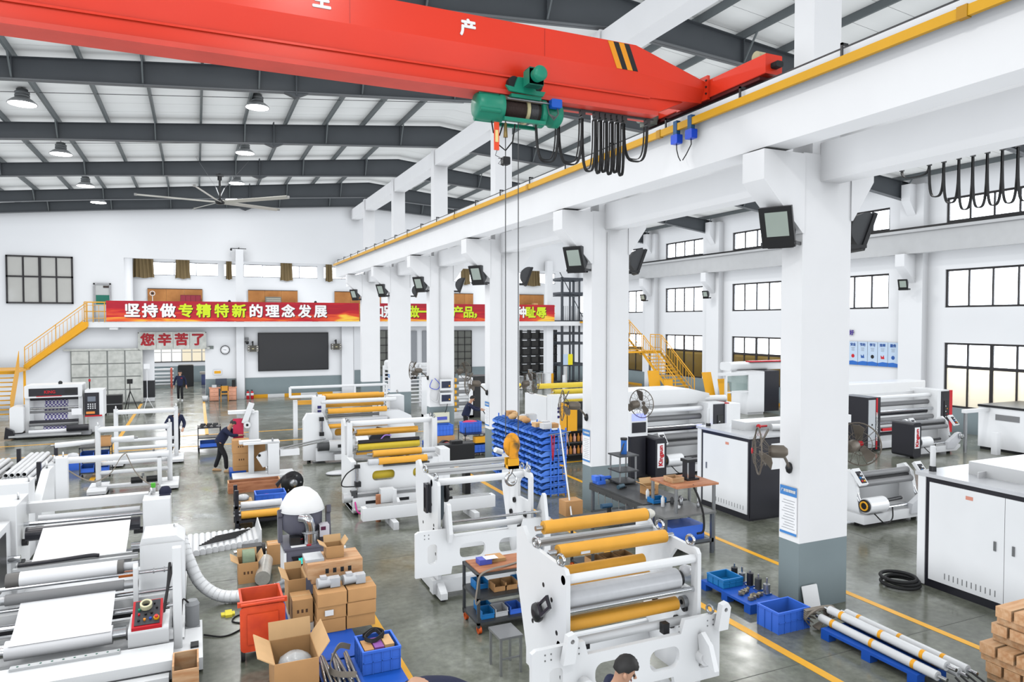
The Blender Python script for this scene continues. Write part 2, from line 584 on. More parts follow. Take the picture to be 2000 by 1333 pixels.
for k in (1, 2, 3):
    y = COLY[k]
    solo('conduit', MB().cyl((9.05, y - 0.02, 1.1), (9.05, y - 0.02, 6.7), 0.018, n=8), pipe, 'thin white conduit running up the column %s' % cname[k], 'conduit')
g = MB().box(7.88, -8, 7.22, 8.36, 44.5, 8.0).box(7.8, -8, 8.0, 8.44, 44.5, 8.16)
struct('beam_crane_girder', g, colw, 'white concrete crane girder carrying the yellow busbar', 'beam')
g = MB().box(9.75, -8, 7.22, 10.1, 44.5, 8.16)
struct('beam_crane_girder_far_bay', g, colw, 'white concrete crane girder of the far bay', 'beam')
for k in range(-1, 6):
    y0 = COLY[0] + 6.43 * k + 0.42; y1 = y0 + 6.01
    struct('beam_tie', MB().box(8.98, y0, 6.78, 9.4, y1, 7.38), colw, 'white tie beam between columns, bay %s' % ['by the camera', 'beside the workbench', 'beside the bin rack', 'beside the air hose', 'beside the electrical boxes', 'third from back wall', 'at the back wall'][k + 1], 'beam')
struct('beam_eaves', MB().box(8.86, -8, 10.84, 9.38, 44.5, 11.45), colw, 'white ridge beam along the column tops', 'beam')
# crane rail, busbar with hangers
solo('crane_rail', MB().box(8.06, -8, 8.16, 8.16, 44.4, 8.20).box(8.09, -8, 8.20, 8.13, 44.4, 8.27).box(8.07, -8, 8.27, 8.15, 44.4, 8.31), iron, 'dark steel crane rail on top of the white girder', 'rail')
bb = thing('busbar', 'yellow power busbar running along the white crane girder', 'busbar', (7.74, 20, 7.92))
for k in range(9):
    obj('busbar_length', MB().box(-0.03, -26 + 5.6 * k, 0, 0.03, -26 + 5.6 * k + 5.56, 0.12), yeld, bb)
    obj('joint_clamp', MB().box(-0.04, -26.06 + 5.6 * k, -0.01, 0.04, -25.94 + 5.6 * k, 0.13), M('clamp_ochre', (196, 142, 14), 0.5), bb)
for k in range(22):
    y = -17 + 1.9 * k
    obj('hanger', MB().box(-0.012, y, 0.12, 0.012, y + 0.03, 0.3).box(-0.012, y, 0.27, 0.1, y + 0.03, 0.3), iron, bb)

# ------------------------------------------------------------------ roof
def ztop(x): return 11.55 + 0.1 * x if x <= 9.1 else 12.46 - 0.1 * (x - 9.1)
roof = thing('ceiling', 'white roof panels on grey purlins', 'ceiling', (0, 0, 9.5), kind='structure')
def slope_slab(x0, x1, y0, y1, dz0, dz1):
    a, b = ztop(x0), ztop(x1)
    return MB().prism([(x0, a + dz0), (x1, b + dz0), (x1, b + dz1), (x0, a + dz1)], 'xz', y0, y1)
me1 = slope_slab(XL - 0.4, 9.1, 0, 0.985, 0.2, 0.3).mesh('roof_panel')
me2 = slope_slab(9.1, XR + 0.4, 0, 0.985, 0.2, 0.3).mesh('roof_panel')
n = 0
y = -8.0
while y < YB + 0.5:
    obj('roof_panel', me1, roofp, roof, (0, y, -9.5)); obj('roof_panel', me2, roofp, roof, (0, y, -9.5))
    y += 1.0
roof_over = MB()
roof_over.prism([(XL - 0.4, ztop(XL) + 0.3), (9.1, 12.8), (XR + 0.4, ztop(XR) + 0.3), (XR + 0.4, ztop(XR) + 0.36), (9.1, 12.86), (XL - 0.4, ztop(XL) + 0.36)], 'xz', -8.3, YB + 0.6)
obj('roof_sheet', roof_over, roofp, roof, (0, 0, -9.5))
for k in range(-4, 9):
    x = -4.11 + 1.45 * k
    obj('purlin', MB().prism([(x - 0.035, ztop(x)), (x + 0.035, ztop(x)), (x + 0.035, ztop(x) + 0.2), (x - 0.035, ztop(x) + 0.2)], 'xz', -8, YB), purl, roof, (0, 0, -9.5))
for k in range(13):
    x = 10.4 + 1.45 * k
    obj('purlin', MB().prism([(x - 0.035, ztop(x)), (x + 0.035, ztop(x)), (x + 0.035, ztop(x) + 0.2), (x - 0.035, ztop(x) + 0.2)], 'xz', -8, YB), purl, roof, (0, 0, -9.5))
for k in range(7):   # thin sag rods half way between frames
    y = 11.7 + 6.43 * k
    if y < 44:
        obj('sag_rod', MB().tube([(XL, y, ztop(XL) + 0.06), (9.0, y, ztop(9.0) + 0.06)], 0.009, 6), iron, roof, (0, 0, -9.5))
def frame_pts(x):
    return [(-10.2, 10.02), (-4.4, 10.56), (2.7, 11.12), (9.1, 11.62)]
fnames = ['near the camera', 'above the red crane', 'first beyond the red crane', 'fourth from the back wall', 'carrying the ceiling fan', 'second from the back wall', 'against the back wall']
def zbot(x):
    P_ = [(-10.2, 10.02), (-4.4, 10.56), (2.7, 11.12), (9.1, 11.62)]
    for (a, b), (c, d) in zip(P_, P_[1:]):
        if x <= c: return b + (d - b) * (x - a) / (c - a)
    return 11.62 - (x - 9.1) * 0.094
for i, yc in enumerate([COLY[0] + 0.21 + 6.43 * k for k in range(6)] + [44.25]):
    nm = ['over the camera bay', 'above the red crane girder', 'first past the red crane girder', 'fourth from the back wall', 'carrying the big ceiling fan', 'last before the back wall', 'against the back wall'][i]
    fr = thing('roof_beam', 'dark grey steel roof beam ' + nm, 'beam', (9.1, yc, 11.6), kind='structure', group='roof beams')
    off = Vector((9.1, yc, 11.6))
    def part(name, mb, mat):
        mb.v = [(p[0] - off.x, p[1] - off.y, p[2] - off.z) for p in mb.v]
        return obj(name, mb, mat, fr)
    xs = [-10.2, -4.4, 2.7, 9.1]
    part('web', MB().prism([(x, zbot(x)) for x in xs] + [(9.1, 12.46), (-10.2, 10.53)], 'xz', yc - 0.012, yc + 0.012), darkst)
    for a, b in zip(xs, xs[1:]):
        part('bottom_flange', MB().prism([(a, zbot(a)), (b, zbot(b)), (b, zbot(b) + 0.016), (a, zbot(a) + 0.016)], 'xz', yc - 0.12, yc + 0.12), M('flange_grey', (104, 108, 112), 0.5, var=0.04))
    part('top_flange', MB().prism([(-10.2, 10.51), (9.1, 12.44), (9.1, 12.46), (-10.2, 10.53)], 'xz', yc - 0.11, yc + 0.11), darkst)
    part('web', MB().prism([(9.1, 11.62), (19, 11.0), (28.3, 9.75), (28.3, 10.54), (9.1, 12.46)], 'xz', yc - 0.012, yc + 0.012), darkst)
    part('bottom_flange', MB().prism([(9.1, 11.62), (19, 11.0), (28.3, 9.75), (28.3, 9.766), (19, 11.016), (9.1, 11.636)], 'xz', yc - 0.12, yc + 0.12), MATS['flange_grey'])
    part('top_flange', MB().prism([(9.1, 12.44), (28.3, 10.52), (28.3, 10.54), (9.1, 12.46)], 'xz', yc - 0.11, yc + 0.11), darkst)
    part('splice_plate', MB().box(2.68, yc - 0.13, 11.04, 2.72, yc + 0.13, 11.9), darkst)
    part('splice_gusset', MB().prism([(2.35, 11.1), (2.7, 10.98), (3.05, 11.15)], 'xz', yc - 0.1, yc + 0.1), darkst)
    for k in range(-4, 10, 2):
        x = -4.11 + 1.45 * k
        if x > XL + 0.2:
            part('stiffener', MB().box(x - 0.01, yc - 0.1, zbot(x), x + 0.01, yc + 0.1, ztop(x)), darkst)
            part('fly_brace', MB().bar((x, yc - 0.06, zbot(x) + 0.03), (x, yc - 0.55, ztop(x) + 0.05), 0.04, 0.04), purl)
    for k in range(0, 13, 2):
        x = 10.4 + 1.45 * k
        zb = 11.62 - (x - 9.1) * 0.0626 if x < 19 else 11.0 - (x - 19) * 0.134
        part('stiffener', MB().box(x - 0.01, yc - 0.1, zb, x + 0.01, yc + 0.1, ztop(x)), darkst)
        part('fly_brace', MB().bar((x, yc - 0.06, zb + 0.03), (x, yc - 0.6, ztop(x) + 0.05), 0.04, 0.04), purl)

# ------------------------------------------------------------------ right wall
WINY = [15.93 + 6.43 * k - 6.43 * 2 for k in range(8)]       # first edge of each window bay, 3.8 m wide
ROWS = [(1.0, 3.67), (5.13, 6.71), (8.65, 9.67)]
def wall_x(name, x0, x1, y0, y1, z1, label):
    w = MB()
    zs = [0.0]
    for a, b in ROWS: zs += [a, b]
    zs.append(z1)
    for i in range(0, len(zs), 2):
        w.box(x0, y0, zs[i], x1, y1, zs[i + 1])
    for a, b in ROWS:
        e = y0
        for wy in WINY:
            if x0 > 0 and a < 2 and abs(wy - 22.36) < 0.1: continue
            if wy > y0: w.box(x0, e, a, x1, wy, b)
            e = wy + 3.8
        if e < y1: w.box(x0, e, a, x1, y1, b)
    return struct(name, w, wallw, label, 'wall')
wall_x('wall_right', XR, XR + 0.25, WINY[0] - 0.5, YB, 10.75, 'white plaster wall with three rows of windows')
wall_x('wall_left', XL - 0.25, XL, WINY[0] - 0.5, YB, 10.6, 'white plaster wall on the stair side')
struct('trim_1', MB().box(XR - 0.02, WINY[0], 0, XR, 46, 1.0), greyp, 'grey painted dado below the big windows', 'trim')
for k in range(6):
    struct('trim_2', MB().box(XR - 0.03, WINY[k + 1] + (0 if k % 2 else 1.9), 0, XR - 0.02, WINY[k + 1] + (1.9 if k % 2 else 3.8), 0.16), yel, 'yellow and white striped skirting, length %d' % (k + 1), 'trim')
frm = M('dark_window_frame', (44, 42, 44), 0.5)
clear = glass_mat('clear_window_glass', (250, 252, 255), 0.04, 0.10)
frost = glass_mat('frosted_window_glass', (222, 218, 208), 0.04, 0.6)
frost_b = glass_mat('amber_dusty_glass', (140, 128, 98), 0.04, 0.55)
def window_x(idx, x, y0, z0, z1, big, label):
    w = thing('window_%d' % idx, label, 'window', (x, y0 + 1.9, z0), kind='structure')
    h = z1 - z0
    t = 0.08
    b = MB().box(-0.04, -1.9, 0, 0.04, 1.9, t).box(-0.04, -1.9, h - t, 0.04, 1.9, h).box(-0.04, -1.9, t, 0.04, -1.9 + t, h - t).box(-0.04, 1.9 - t, t, 0.04, 1.9, h - t)
    obj('window_frame', b, frm, w)
    zt = h * 0.63
    for k in range(1, 4):
        tt = 0.13 if (big and k == 2) else 0.065
        obj('mullion', MB().box(-0.035, -1.9 + 0.95 * k - tt / 2, t, 0.035, -1.9 + 0.95 * k + tt / 2, h - t), frm, w)
    if big:
        obj('transom', MB().box(-0.036, -1.9 + t, zt - 0.06, 0.036, 1.9 - t, zt + 0.06), frm, w)
    for k in range(4):
        a, c = -1.9 + 0.95 * k + 0.03, -1.9 + 0.95 * (k + 1) - 0.03
        if big:
            obj('pane', MB().box(-0.004, a, t, 0.004, c, zt), frost_b if y0 > 27 and x > 0 else frost, w)
            obj('pane', MB().box(-0.004, a, zt, 0.004, c, h - t), clear, w)
        else:
            obj('pane', MB().box(-0.004, a, t, 0.004, c, h - t), clear, w)
wi = 1
bayn = ['beside the camera', 'nearer the camera', 'by the near right cabinet', 'beside the picture posters', 'behind the front column', 'beside the fallen yellow panels', 'at the foot of yellow stairs', 'behind the yellow stairs']
for k in range(1, 8):
    for r, (a, b) in enumerate(ROWS):
        if r == 0 and k == 3: continue
        window_x(wi, XR + 0.1, WINY[k], a, b, r == 0, ['tall lower window with frosted panes ', 'middle row window with four panes ', 'top row strip window with four panes '][r] + ['out of view', 'outside the view', 'by the tall white cabinet', 'beside the blue posters', 'seen past the front column', 'near the leaning yellow panels', 'behind the yellow staircase', 'beside the mezzanine stairs'][k])
        wi += 1
for k in range(8):
    for r, (a, b) in enumerate(ROWS):
        if k in (0, 2, 4, 6, 1, 3, 5):
            window_x(wi, XL - 0.1, WINY[k], a, b, r == 0, ['tall stair side window, bay %d', 'middle stair side window, bay %d', 'top stair side window, bay %d'][r] % (k + 1))
            wi += 1
for k in range(-1, 5):
    y = 21.04 + 6.43 * k
    p = thing('wall_pilaster', 'white wall pilaster with girder bracket, ' + ['before the tall cabinet', 'beside the tall cabinet window', 'next to the poster wall', 'behind the front column', 'next to the yellow panels', 'beside the yellow stairs'][k + 1], 'pilaster', (XR, y, 0), kind='structure', group='wall pilasters')
    obj('shaft', MB().box(-0.35, -0.55, 0, 0, 0.55, 10.4), wallw, p)
    obj('bracket', MB().prism([(-1.05, 7.42), (-1.05, 6.9), (-0.35, 6.2), (-0.35, 7.42)], 'xz', -0.22, 0.22), wallw, p)
    obj('upper_bracket', MB().prism([(-0.75, 10.4), (-0.75, 9.7), (-0.35, 9.1), (-0.35, 10.4)], 'xz', -0.2, 0.2), wallw, p)
rw = MB().box(XL, -8.3, 0, XR, -8.0, 1.2).box(XL, -8.3, 5.2, XR, -8.0, 10.7).prism([(XL, 10.5), (XR, 10.5), (9.1, 12.5)], 'xz', -8.3, -8.0)
for k in range(8): rw.box(XL + 5.07 * k, -8.3, 1.2, XL + 5.07 * k + 3.2 + 0.8 * (k == 7), -8.0, 5.2)
struct('wall_front', rw, wallw, 'white end wall behind the camera with tall window openings', 'wall')
greygird = M('grey_girder_concrete', (196, 198, 200), 0.75, var=0.05)
struct('beam_wall_girder', MB().box(27.6, 2, 7.42, 28.0, 44.4, 8.3).box(27.5, 2, 8.3, 28.1, 44.4, 8.42), greygird, 'grey crane girder along the window wall', 'beam')
solo('wall_crane_rail', MB().box(27.72, 2, 8.42, 27.86, 44.4, 8.54), black, 'black crane rail on the window wall girder', 'rail')
struct('beam_wall_girder_stair_side', MB().box(-9.75, -6, 7.3, -9.2, 43.0, 8.2), colw, 'white crane girder on the stair side wall', 'beam')
solo('stair_side_crane_rail', MB().box(-9.5, -6, 8.2, -9.4, 43.0, 8.31), iron, 'steel crane rail on the stair side girder', 'rail')
for k in range(-1, 6):
    y = COLY[0] + 6.43 * k
    struct('wall_pier_%d' % (k + 2), MB().box(XL, y, 0, XL + 0.4, y + 0.42, 10.1).prism([(-9.2, 7.3), (-9.2, 6.85), (-9.8, 6.2), (-9.8, 7.3)], 'xz', y, y + 0.42), colw, 'white pier on the stair side wall, bay %d' % (k + 2), 'pier')
# outside: corrugated fence line seen through the frosted panes
fence = MB()
yy = 0.0
while yy < 58:
    fence.box(31.2, yy, 0, 31.24, yy + 0.2, 2.3); fence.box(31.16, yy + 0.2, 0, 31.2, yy + 0.4, 2.3)
    yy += 0.4
solo('boundary_fence', fence, M('tan_sheet', (196, 172, 128), 0.7), 'tan corrugated fence outside the window wall', 'fence')
struct('ground_outside', MB().box(28.8, -20, -0.5, 60, 70, -0.1).box(-40, -20, -0.5, -10.6, 70, -0.1), M('outside_concrete', (190, 188, 182), 0.9), 'pale yard outside the windows', 'ground')

# ------------------------------------------------------------------ back wall, mezzanine
w = MB()
YW = 44.5
HDR = 8.05
w.box(XL, YW, 0, -6.15, YW + 0.3, 9.95)
w.box(-6.15, YW, 2.97, -3.6, YW + 0.3, 9.95)
w.box(-6.15, YW, 0, -2.8, YW + 0.3, 2.97)
w.box(-3.6, YW, 2.97, 0.45, YW + 0.3, 4.3)
w.box(0.45, YW, 0, 8.75, YW + 0.3, 4.3)
struct('wall_back_lower', w, wallw, 'white back wall holding the screen and doorway', 'wall')
w = MB().prism([(-3.6, HDR), (XR, HDR), (XR, 10.5), (9.1, 12.4), (-3.6, 11.1)], 'xz', YW, YW + 0.3).prism([(XL, 9.95), (-3.6, 9.95), (-3.6, 11.1), (XL, 10.5)], 'xz', YW, YW + 0.3)
struct('wall_back_header', w, wallw, 'white wall above the mezzanine opening', 'wall')
w = MB()
Y2 = 50.8
w.box(-3.6, Y2, 4.3, XR, Y2 + 0.2, 7.5).box(-3.6, Y2, 8.35, XR, Y2 + 0.2, 11.5)
for a, b in ((-3.6, -2.55), (1.35, 1.75), (7.75, 8.2), (12.0, 13.3), (16.9, 17.6), (21.6, 22.1), (26.4, XR)):
    w.box(a, Y2, 7.5, b, Y2 + 0.2, 8.35)
w.box(-3.8, YW + 0.3, 4.3, -3.6, Y2 + 0.2, 11)
struct('wall_back_upper', w, wallw, 'white mezzanine wall with strip windows', 'wall')
struct('slab_mezzanine', MB().box(-5.5, 43.45, 4.22, XR, Y2, 4.52).box(-4.25, 43.5, 4.1, -3.85, YW, 4.22), white, 'white mezzanine slab above the doorway', 'slab')
struct('ceiling_mezzanine', MB().box(-3.6, YW + 0.3, 9.3, XR, Y2, 9.4), wallw, 'white soffit above the mezzanine', 'ceiling')
struct('wall_back_under', MB().box(8.75, 48.5, 0, XR, 48.7, 4.22), wallw, 'white wall under the mezzanine behind the columns', 'wall')
struct('wall_return', MB().box(8.75, YW, 0, 9.0, 48.5, 4.22), wallw, 'white return wall under the mezzanine', 'wall')
struct('trim_3', MB().box(2.6, YW - 0.02, 0.18, 8.75, YW, 1.2).box(0.46, YW - 0.02, 0.18, 2.1, YW, 1.2), greyp, 'grey green dado under the screen', 'trim')
struct('trim_3', MB().box(8.9, 48.47, 0, XR, 48.5, 1.2), greyp, 'grey green dado under the mezzanine', 'trim')
x = 2.9; k = 0
while x < 8.7:
    struct('baseboard_back', MB().box(x, YW - 0.06, 0, min(x + 0.95, 8.75), YW, 0.2), yel if k % 2 == 0 else white, '%s length of striped skirting, number %d from the desk' % ('yellow' if k % 2 == 0 else 'white', k + 1), 'baseboard')
    x += 0.95; k += 1
struct('pillar_back', MB().box(2.12, YW - 0.18, 0, 2.55, YW, 4.22), wallw, 'white wall pillar between clock and screen', 'pillar')
struct('pillar_back', MB().box(8.2, YW - 0.2, 0, 8.9, YW, 4.22), wallw, 'white wall pillar beside the screen speaker', 'pillar')
for x, nm in ((2.12, 'between the curtains'), (14.3, 'behind the electrical box column'), (22.2, 'beside the lift tower')):
    struct('pillar_mezzanine', MB().box(x, 43.9, 4.52, x + 0.42, 44.3, 8.7), wallw, 'slim white mezzanine pillar ' + nm, 'pillar')
for x, nm in ((14.3, 'with grey doors beside it'), (17.9, 'beside the dark lattice'), (22.2, 'with yellow base beside the lift')):
    struct('pillar_under', MB().box(x, 44.0, 0, x + 0.5, 44.5, 4.22), wallw, 'white pillar under the mezzanine ' + nm, 'pillar')
    struct('pillar_base', MB().box(x - 0.02, 43.97, 0, x + 0.52, 44.53, 0.9), yel, 'yellow guarded base of the white pillar ' + nm, 'pillar')
# room beyond the doorway
w = MB().box(-5.5, 58, 0, 6, 58.2, 4.2)
struct('wall_room_beyond', w, wallw, 'white wall of the room beyond the doorway', 'wall')
struct('wall_room_side', MB().box(-5.7, YW + 0.3, 0, -5.5, 58.2, 4.2).box(6, YW + 0.3, 0, 6.2, 58.2, 4.2), wallw, 'side walls of the room beyond the doorway', 'wall')
struct('trim_4', MB().box(-5.5, 57.97, 0, 6, 58, 1.2), greyp, 'grey dado of the room beyond', 'trim')
# ------------------------------------------------------------------ high-bay lamps
glow = M('lamp_diffuser_glow', (255, 255, 255), 0.5, var=0, emit=9.0)
glow.cycles.emission_sampling = 'NONE'
def lamp(x, y, z, label):
    t = thing('highbay_lamp', label, 'lamp', (x, y, z), group='high bay lamps')
    obj('shade', MB().lathe([(0.38, 0.0), (0.37, 0.03), (0.27, 0.12), (0.16, 0.19), (0.15, 0.2)], n=28), lampm, t)
    obj('heat_sink', MB().lathe([(0.17, 0.19), (0.19, 0.2), (0.19, 0.26), (0.17, 0.27), (0.17, 0.29), (0.19, 0.3), (0.19, 0.34), (0.15, 0.36), (0.15, 0.42), (0.05, 0.44)], n=24), M('lamp_sink_grey', (116, 120, 122), 0.4, metal=0.4), t)
    obj('diffuser', MB().lathe([(0.355, -0.005), (0.355, 0.004)], n=28), glow, t)
    obj('hanger_rod', MB().cyl((0, 0, 0.43), (0, 0, ztop(x) + 0.21 - z), 0.012, n=6), steel, t)
    L = D.lights.new('highbay_light', 'AREA')
    L.shape = 'DISK'; L.size = 0.7; L.energy = LAMP_POWER * (0.15 if y == 42.0 else 1.0); L.color = (1.0, 0.985, 0.96)
    lo = D.objects.new('light', L); COL.objects.link(lo)
    lo.parent = t; lo.location = (0, 0, -0.03)
rows = [24.6, 31.0, 37.4, 42.0]
nm = ['first row past the red crane', 'second row past the red crane', 'third row past the red crane', 'row by the back wall']
for i, y in enumerate(rows):
    lamp(-4.5, y, 10.83 - 0.012 * (y - 24.6), 'round grey high bay lamp on the stair side, ' + nm[i])
    lamp(1.9, y, 11.5 - 0.016 * (y - 24.6), 'round grey high bay lamp in the ridge half, ' + nm[i])
for y in (-2, 5, 11.7, 18.2):
    for x, z in ((-4.5, 10.83), (1.9, 11.45)):
        lamp(x, y, z, 'round grey high bay lamp over the camera end, %s half, %s row' % ('stair' if x < 0 else 'ridge', ORD[(-2, 5, 11.7, 18.2).index(y)]))
for i, y in enumerate((4.0, 14.9, 24.6, 34.2)):
    for x in (17.0, 22.5):
        lamp(x, y, ztop(x) - 0.65, 'round grey high bay lamp in the window bay, %s row, %s half' % (ORD[i], 'column' if x < 20 else 'window'))
# ------------------------------------------------------------------ red bridge crane
def ribbon_loop(x0, x1, y, ztop_, zlow, n=18, sq=1.0):
    """hanging loop between two trolleys (catenary-like U)"""
    pts = []
    for k in range(n + 1):
        t = -1 + 2 * k / n
        x = (x0 + x1) / 2 + (x1 - x0) / 2 * (t if abs(t) > 0.999 else t * (1 + 0.5 * (1 - t * t)))
        z = zlow + (ztop_ - zlow) * (abs(t) ** 3.2)
        pts.append((x, y, z))
    return pts
cr = thing('bridge_crane', 'red overhead bridge crane girder spanning the hall', 'crane', (8.1, 10.1, 8.3))
def cp(name, mb, mat, parent=cr):
    mb.v = [(p[0] - 8.1, p[1] - 10.1, p[2] - 8.3) for p in mb.v]
    return obj(name, mb, mat, parent)
def sect(prof, x0, x1):
    """extrude a (dy, z) outline along x"""
    return MB().prism([(10.1 + a, b) for a, b in prof], 'yz', x0, x1)
cp('box_girder', sect([(-0.3, 9.05), (-0.3, 8.62), (-0.17, 8.28), (0.17, 8.28), (0.3, 8.62), (0.3, 9.05)], -9.2, 6.55), red)
m = MB()
a = [(-0.3, 9.05), (-0.3, 8.62), (-0.17, 8.28), (0.17, 8.28), (0.3, 8.62), (0.3, 9.05)]
b = [(-0.34, 8.63), (-0.34, 8.5), (-0.24, 8.3), (0.24, 8.3), (0.34, 8.5), (0.34, 8.63)]
m.add([(6.55, 10.1 + p, q) for p, q in a] + [(7.92, 10.1 + p, q) for p, q in b], [(i, (i + 1) % 6, 6 + (i + 1) % 6, 6 + i) for i in range(6)] + [(5, 4, 3, 2, 1, 0), (6, 7, 8, 9, 10, 11)])
cp('girder_end', m, red)
cp('track_web', MB().prism([(-9.2, 8.06), (7.05, 8.06), (7.6, 8.3), (-9.2, 8.3)], 'xz', 9.93, 10.27), red)
cp('track_flange', MB().box(-9.2, 9.88, 8.0, 7.05, 10.32, 8.07), M('faded_red', (222, 74, 60), 0.5, var=0.12))
cp('edge_lip', MB().box(-9.2, 9.9, 8.265, 6.9, 9.94, 8.295), red)
for x in (-3.4, -0.3, 1.95, 4.9):
    cp('weld_seam', MB().box(x, 9.796, 8.63, x + 0.008, 9.802, 9.04), M('seam_red', (206, 50, 36), 0.4))
et = cp('end_truck', MB().rbox(7.95, 8.4, 8.36, 8.28, 11.7, 8.66, 0.015, 'y'), red)
cp('truck_skirt', MB().box(7.98, 8.55, 8.31, 8.25, 11.6, 8.36), M('dark_crane_red', (92, 22, 24), 0.6), )
cp('end_truck', MB().rbox(-9.62, 8.4, 8.36, -9.28, 11.7, 8.66, 0.015, 'y'), red)
cp('bumper', MB().rbox(8.05, 8.28, 8.44, 8.19, 8.4, 8.53, 0.03, 'y'), rubber)
cp('bumper', MB().rbox(8.05, 11.7, 8.44, 8.19, 11.82, 8.53, 0.03, 'y'), rubber)
for y in (8.75, 11.3):
    cp('truck_wheel', MB().cyl((8.04, y, 8.44), (8.18, y, 8.44), 0.13, n=24), iron)
cp('joint_plate', MB().box(7.9, 9.68, 8.32, 7.95, 10.52, 8.72), red)
for z in (8.42, 8.53, 8.64):
    cp('bolt', MB().cyl((7.885, 9.71, z), (7.9, 9.71, z), 0.018, n=8), black)
cp('truck_pulley', MB().cyl((8.05, 8.72, 8.72), (8.2, 8.72, 8.72), 0.09, n=20), M('buff_pulley', (196, 186, 150), 0.6))
mo = cp('drive_motor', MB().cyl((7.6, 11.25, 8.4), (7.95, 11.25, 8.4), 0.12, n=20).box(7.72, 11.1, 8.25, 7.9, 11.4, 8.4), M('grey_motor', (120, 126, 118), 0.5))
yst = M('stripe_orange', (250, 160, 20), 0.4)
for k in range(4):
    x = 6.02 + 0.1 * k
    cp('warning_stripe', MB().prism([(x, 9.04), (x + 0.1, 9.04), (x + 0.27, 8.63), (x + 0.17, 8.63)], 'xz', 9.794, 9.8), yst if k % 2 == 0 else black)
wl = M('white_lettering', (250, 250, 250), 0.5, var=0)
for ch, x, z in (('安', -3.0, 8.84), ('全', -0.6, 8.84), ('生', 1.58, 8.86), ('产', 3.66, 8.83)):
    TXT('lettering', ch, 0.25, wl, cr, (x - 8.1, -0.303, z - 8.3), FACE_CAM, bold=0.012, depth=0.002)

# festoon cable under the girder, each loop a part
fz = 7.98
cp('festoon_track', MB().box(4.95, 10.08, 7.965, 7.1, 10.12, 8.0), iron)
tro = [5.3, 5.73, 5.98, 6.08, 6.19, 6.3, 6.41, 6.52, 6.98]
for x in tro:
    cp('cable_trolley', MB().box(x - 0.04, 10.06, 7.9, x + 0.04, 10.14, 7.98).cyl((x, 10.05, 7.88), (x, 10.15, 7.88), 0.03, n=10), iron)
for x0, x1, zl in ((4.9, 5.3, 7.1), (5.3, 5.73, 7.1), (5.73, 5.98, 7.02), (5.98, 6.08, 7.0), (6.08, 6.19, 7.03), (6.19, 6.3, 7.0), (6.3, 6.41, 7.04), (6.41, 6.52, 7.0), (6.52, 6.98, 7.26)):
    cp('festoon_cable', MB().ribbon(ribbon_loop(x0, x1, 10.1, 7.87, zl), 0.06, 0.018), rubber)
    cp('festoon_cable', MB().ribbon(ribbon_loop(x0 + 0.02, x1 - 0.02, 10.16, 7.87, zl + 0.05), 0.03, 0.012), rubber)
# busbar collectors
for y in (10.3, 9.9):
    c = thing('current_collector', 'blue current collector on the yellow busbar, ' + ('under the truck motor' if y > 10 else 'nearer the column'), 'collector', (7.74, y, 7.75))
    obj('arm', MB().box(-0.04, -0.05, 0.1, 0.04, 0.05, 0.34), M('collector_blue_grey', (40, 92, 140), 0.5), c)
    obj('shoe', MB().rbox(-0.06, -0.09, -0.06, 0.06, 0.09, 0.1, 0.02, 'x'), M('collector_blue', (20, 80, 220), 0.4), c)
    obj('lead', MB().tube([(0, 0, -0.06), (-0.02, -0.03, -0.16), (-0.02, -0.08 if y > 10 else 0.1, -0.3), (-0.02, -0.14 if y > 10 else 0.2, -0.38)], 0.009, 6), rubber, c)

# ------------------------------------------------------------------ hoist
h = thing('electric_hoist', 'green electric wire rope hoist under the red girder', 'hoist', (4.55, 10.05, 7.6))
def hp(name, mb, mat, parent=h):
    if parent is h or parent is None or True:
        mb.v = [(p[0] - 4.55, p[1] - 10.05, p[2] - 7.6) for p in mb.v]
    return obj(name, mb, mat, parent)
yh = 10.05
hp('gearbox_cover', MB().lathe([(0.0, 0), (0.17, 0.0), (0.2, 0.03), (0.21, 0.12), (0.205, 0.34), (0.22, 0.36), (0.22, 0.42)], (3.86, yh, 7.83), 24, (1, 0, 0)), green)
for k in range(4):
    t = k * PI / 2 + 0.5
    hp('cover_rib', MB().cyl((3.88, yh + 0.19 * math.cos(t), 7.83 + 0.19 * math.sin(t)), (4.2, yh + 0.19 * math.cos(t), 7.83 + 0.19 * math.sin(t)), 0.04, n=10), green)
hp('drum', MB().cyl((4.26, yh, 7.83), (4.92, yh, 7.83), 0.165, n=28), M('drum_dark', (52, 44, 42), 0.6))
for k in range(26):
    x = 4.29 + 0.0135 * k
    hp('rope_turn', MB().torus((x, yh, 7.83), 0.172, 0.007, (1, 0, 0), 20, 5), M('rope_brown', (58, 44, 40), 0.55, metal=0.3))
for k in range(10):
    x = 4.72 + 0.0135 * k
    hp('rope_turn', MB().torus((x, yh, 7.83), 0.172, 0.007, (1, 0, 0), 20, 5), M('rope_steel', (92, 92, 94), 0.45, metal=0.5))
hp('rope_guide', MB().ring((4.65, yh, 7.83), (4.7, yh, 7.83), 0.2, 0.17), M('guide_buff', (190, 182, 140), 0.6))
hp('drum_shell', MB().prism([(yh + 0.215 * math.cos(math.radians(t)), 7.83 + 0.215 * math.sin(math.radians(t))) for t in range(25, 156, 10)] + [(yh + 0.2 * math.cos(math.radians(t)), 7.83 + 0.2 * math.sin(math.radians(t))) for t in range(155, 24, -10)], 'yz', 4.26, 4.95), M('weathered_bronze', (128, 112, 98), 0.5, var=0.15))
hp('drum_frame', MB().box(4.26, yh - 0.2, 7.61, 4.95, yh - 0.14, 7.66).box(4.26, yh + 0.14, 7.61, 4.95, yh + 0.2, 7.66).ring((4.9, yh, 7.83), (4.98, yh, 7.83), 0.225, 0.1), green)
hp('guide_bar', MB().bar((4.3, yh - 0.21, 7.93), (5.0, yh - 0.21, 7.93), 0.02, 0.02), steel)
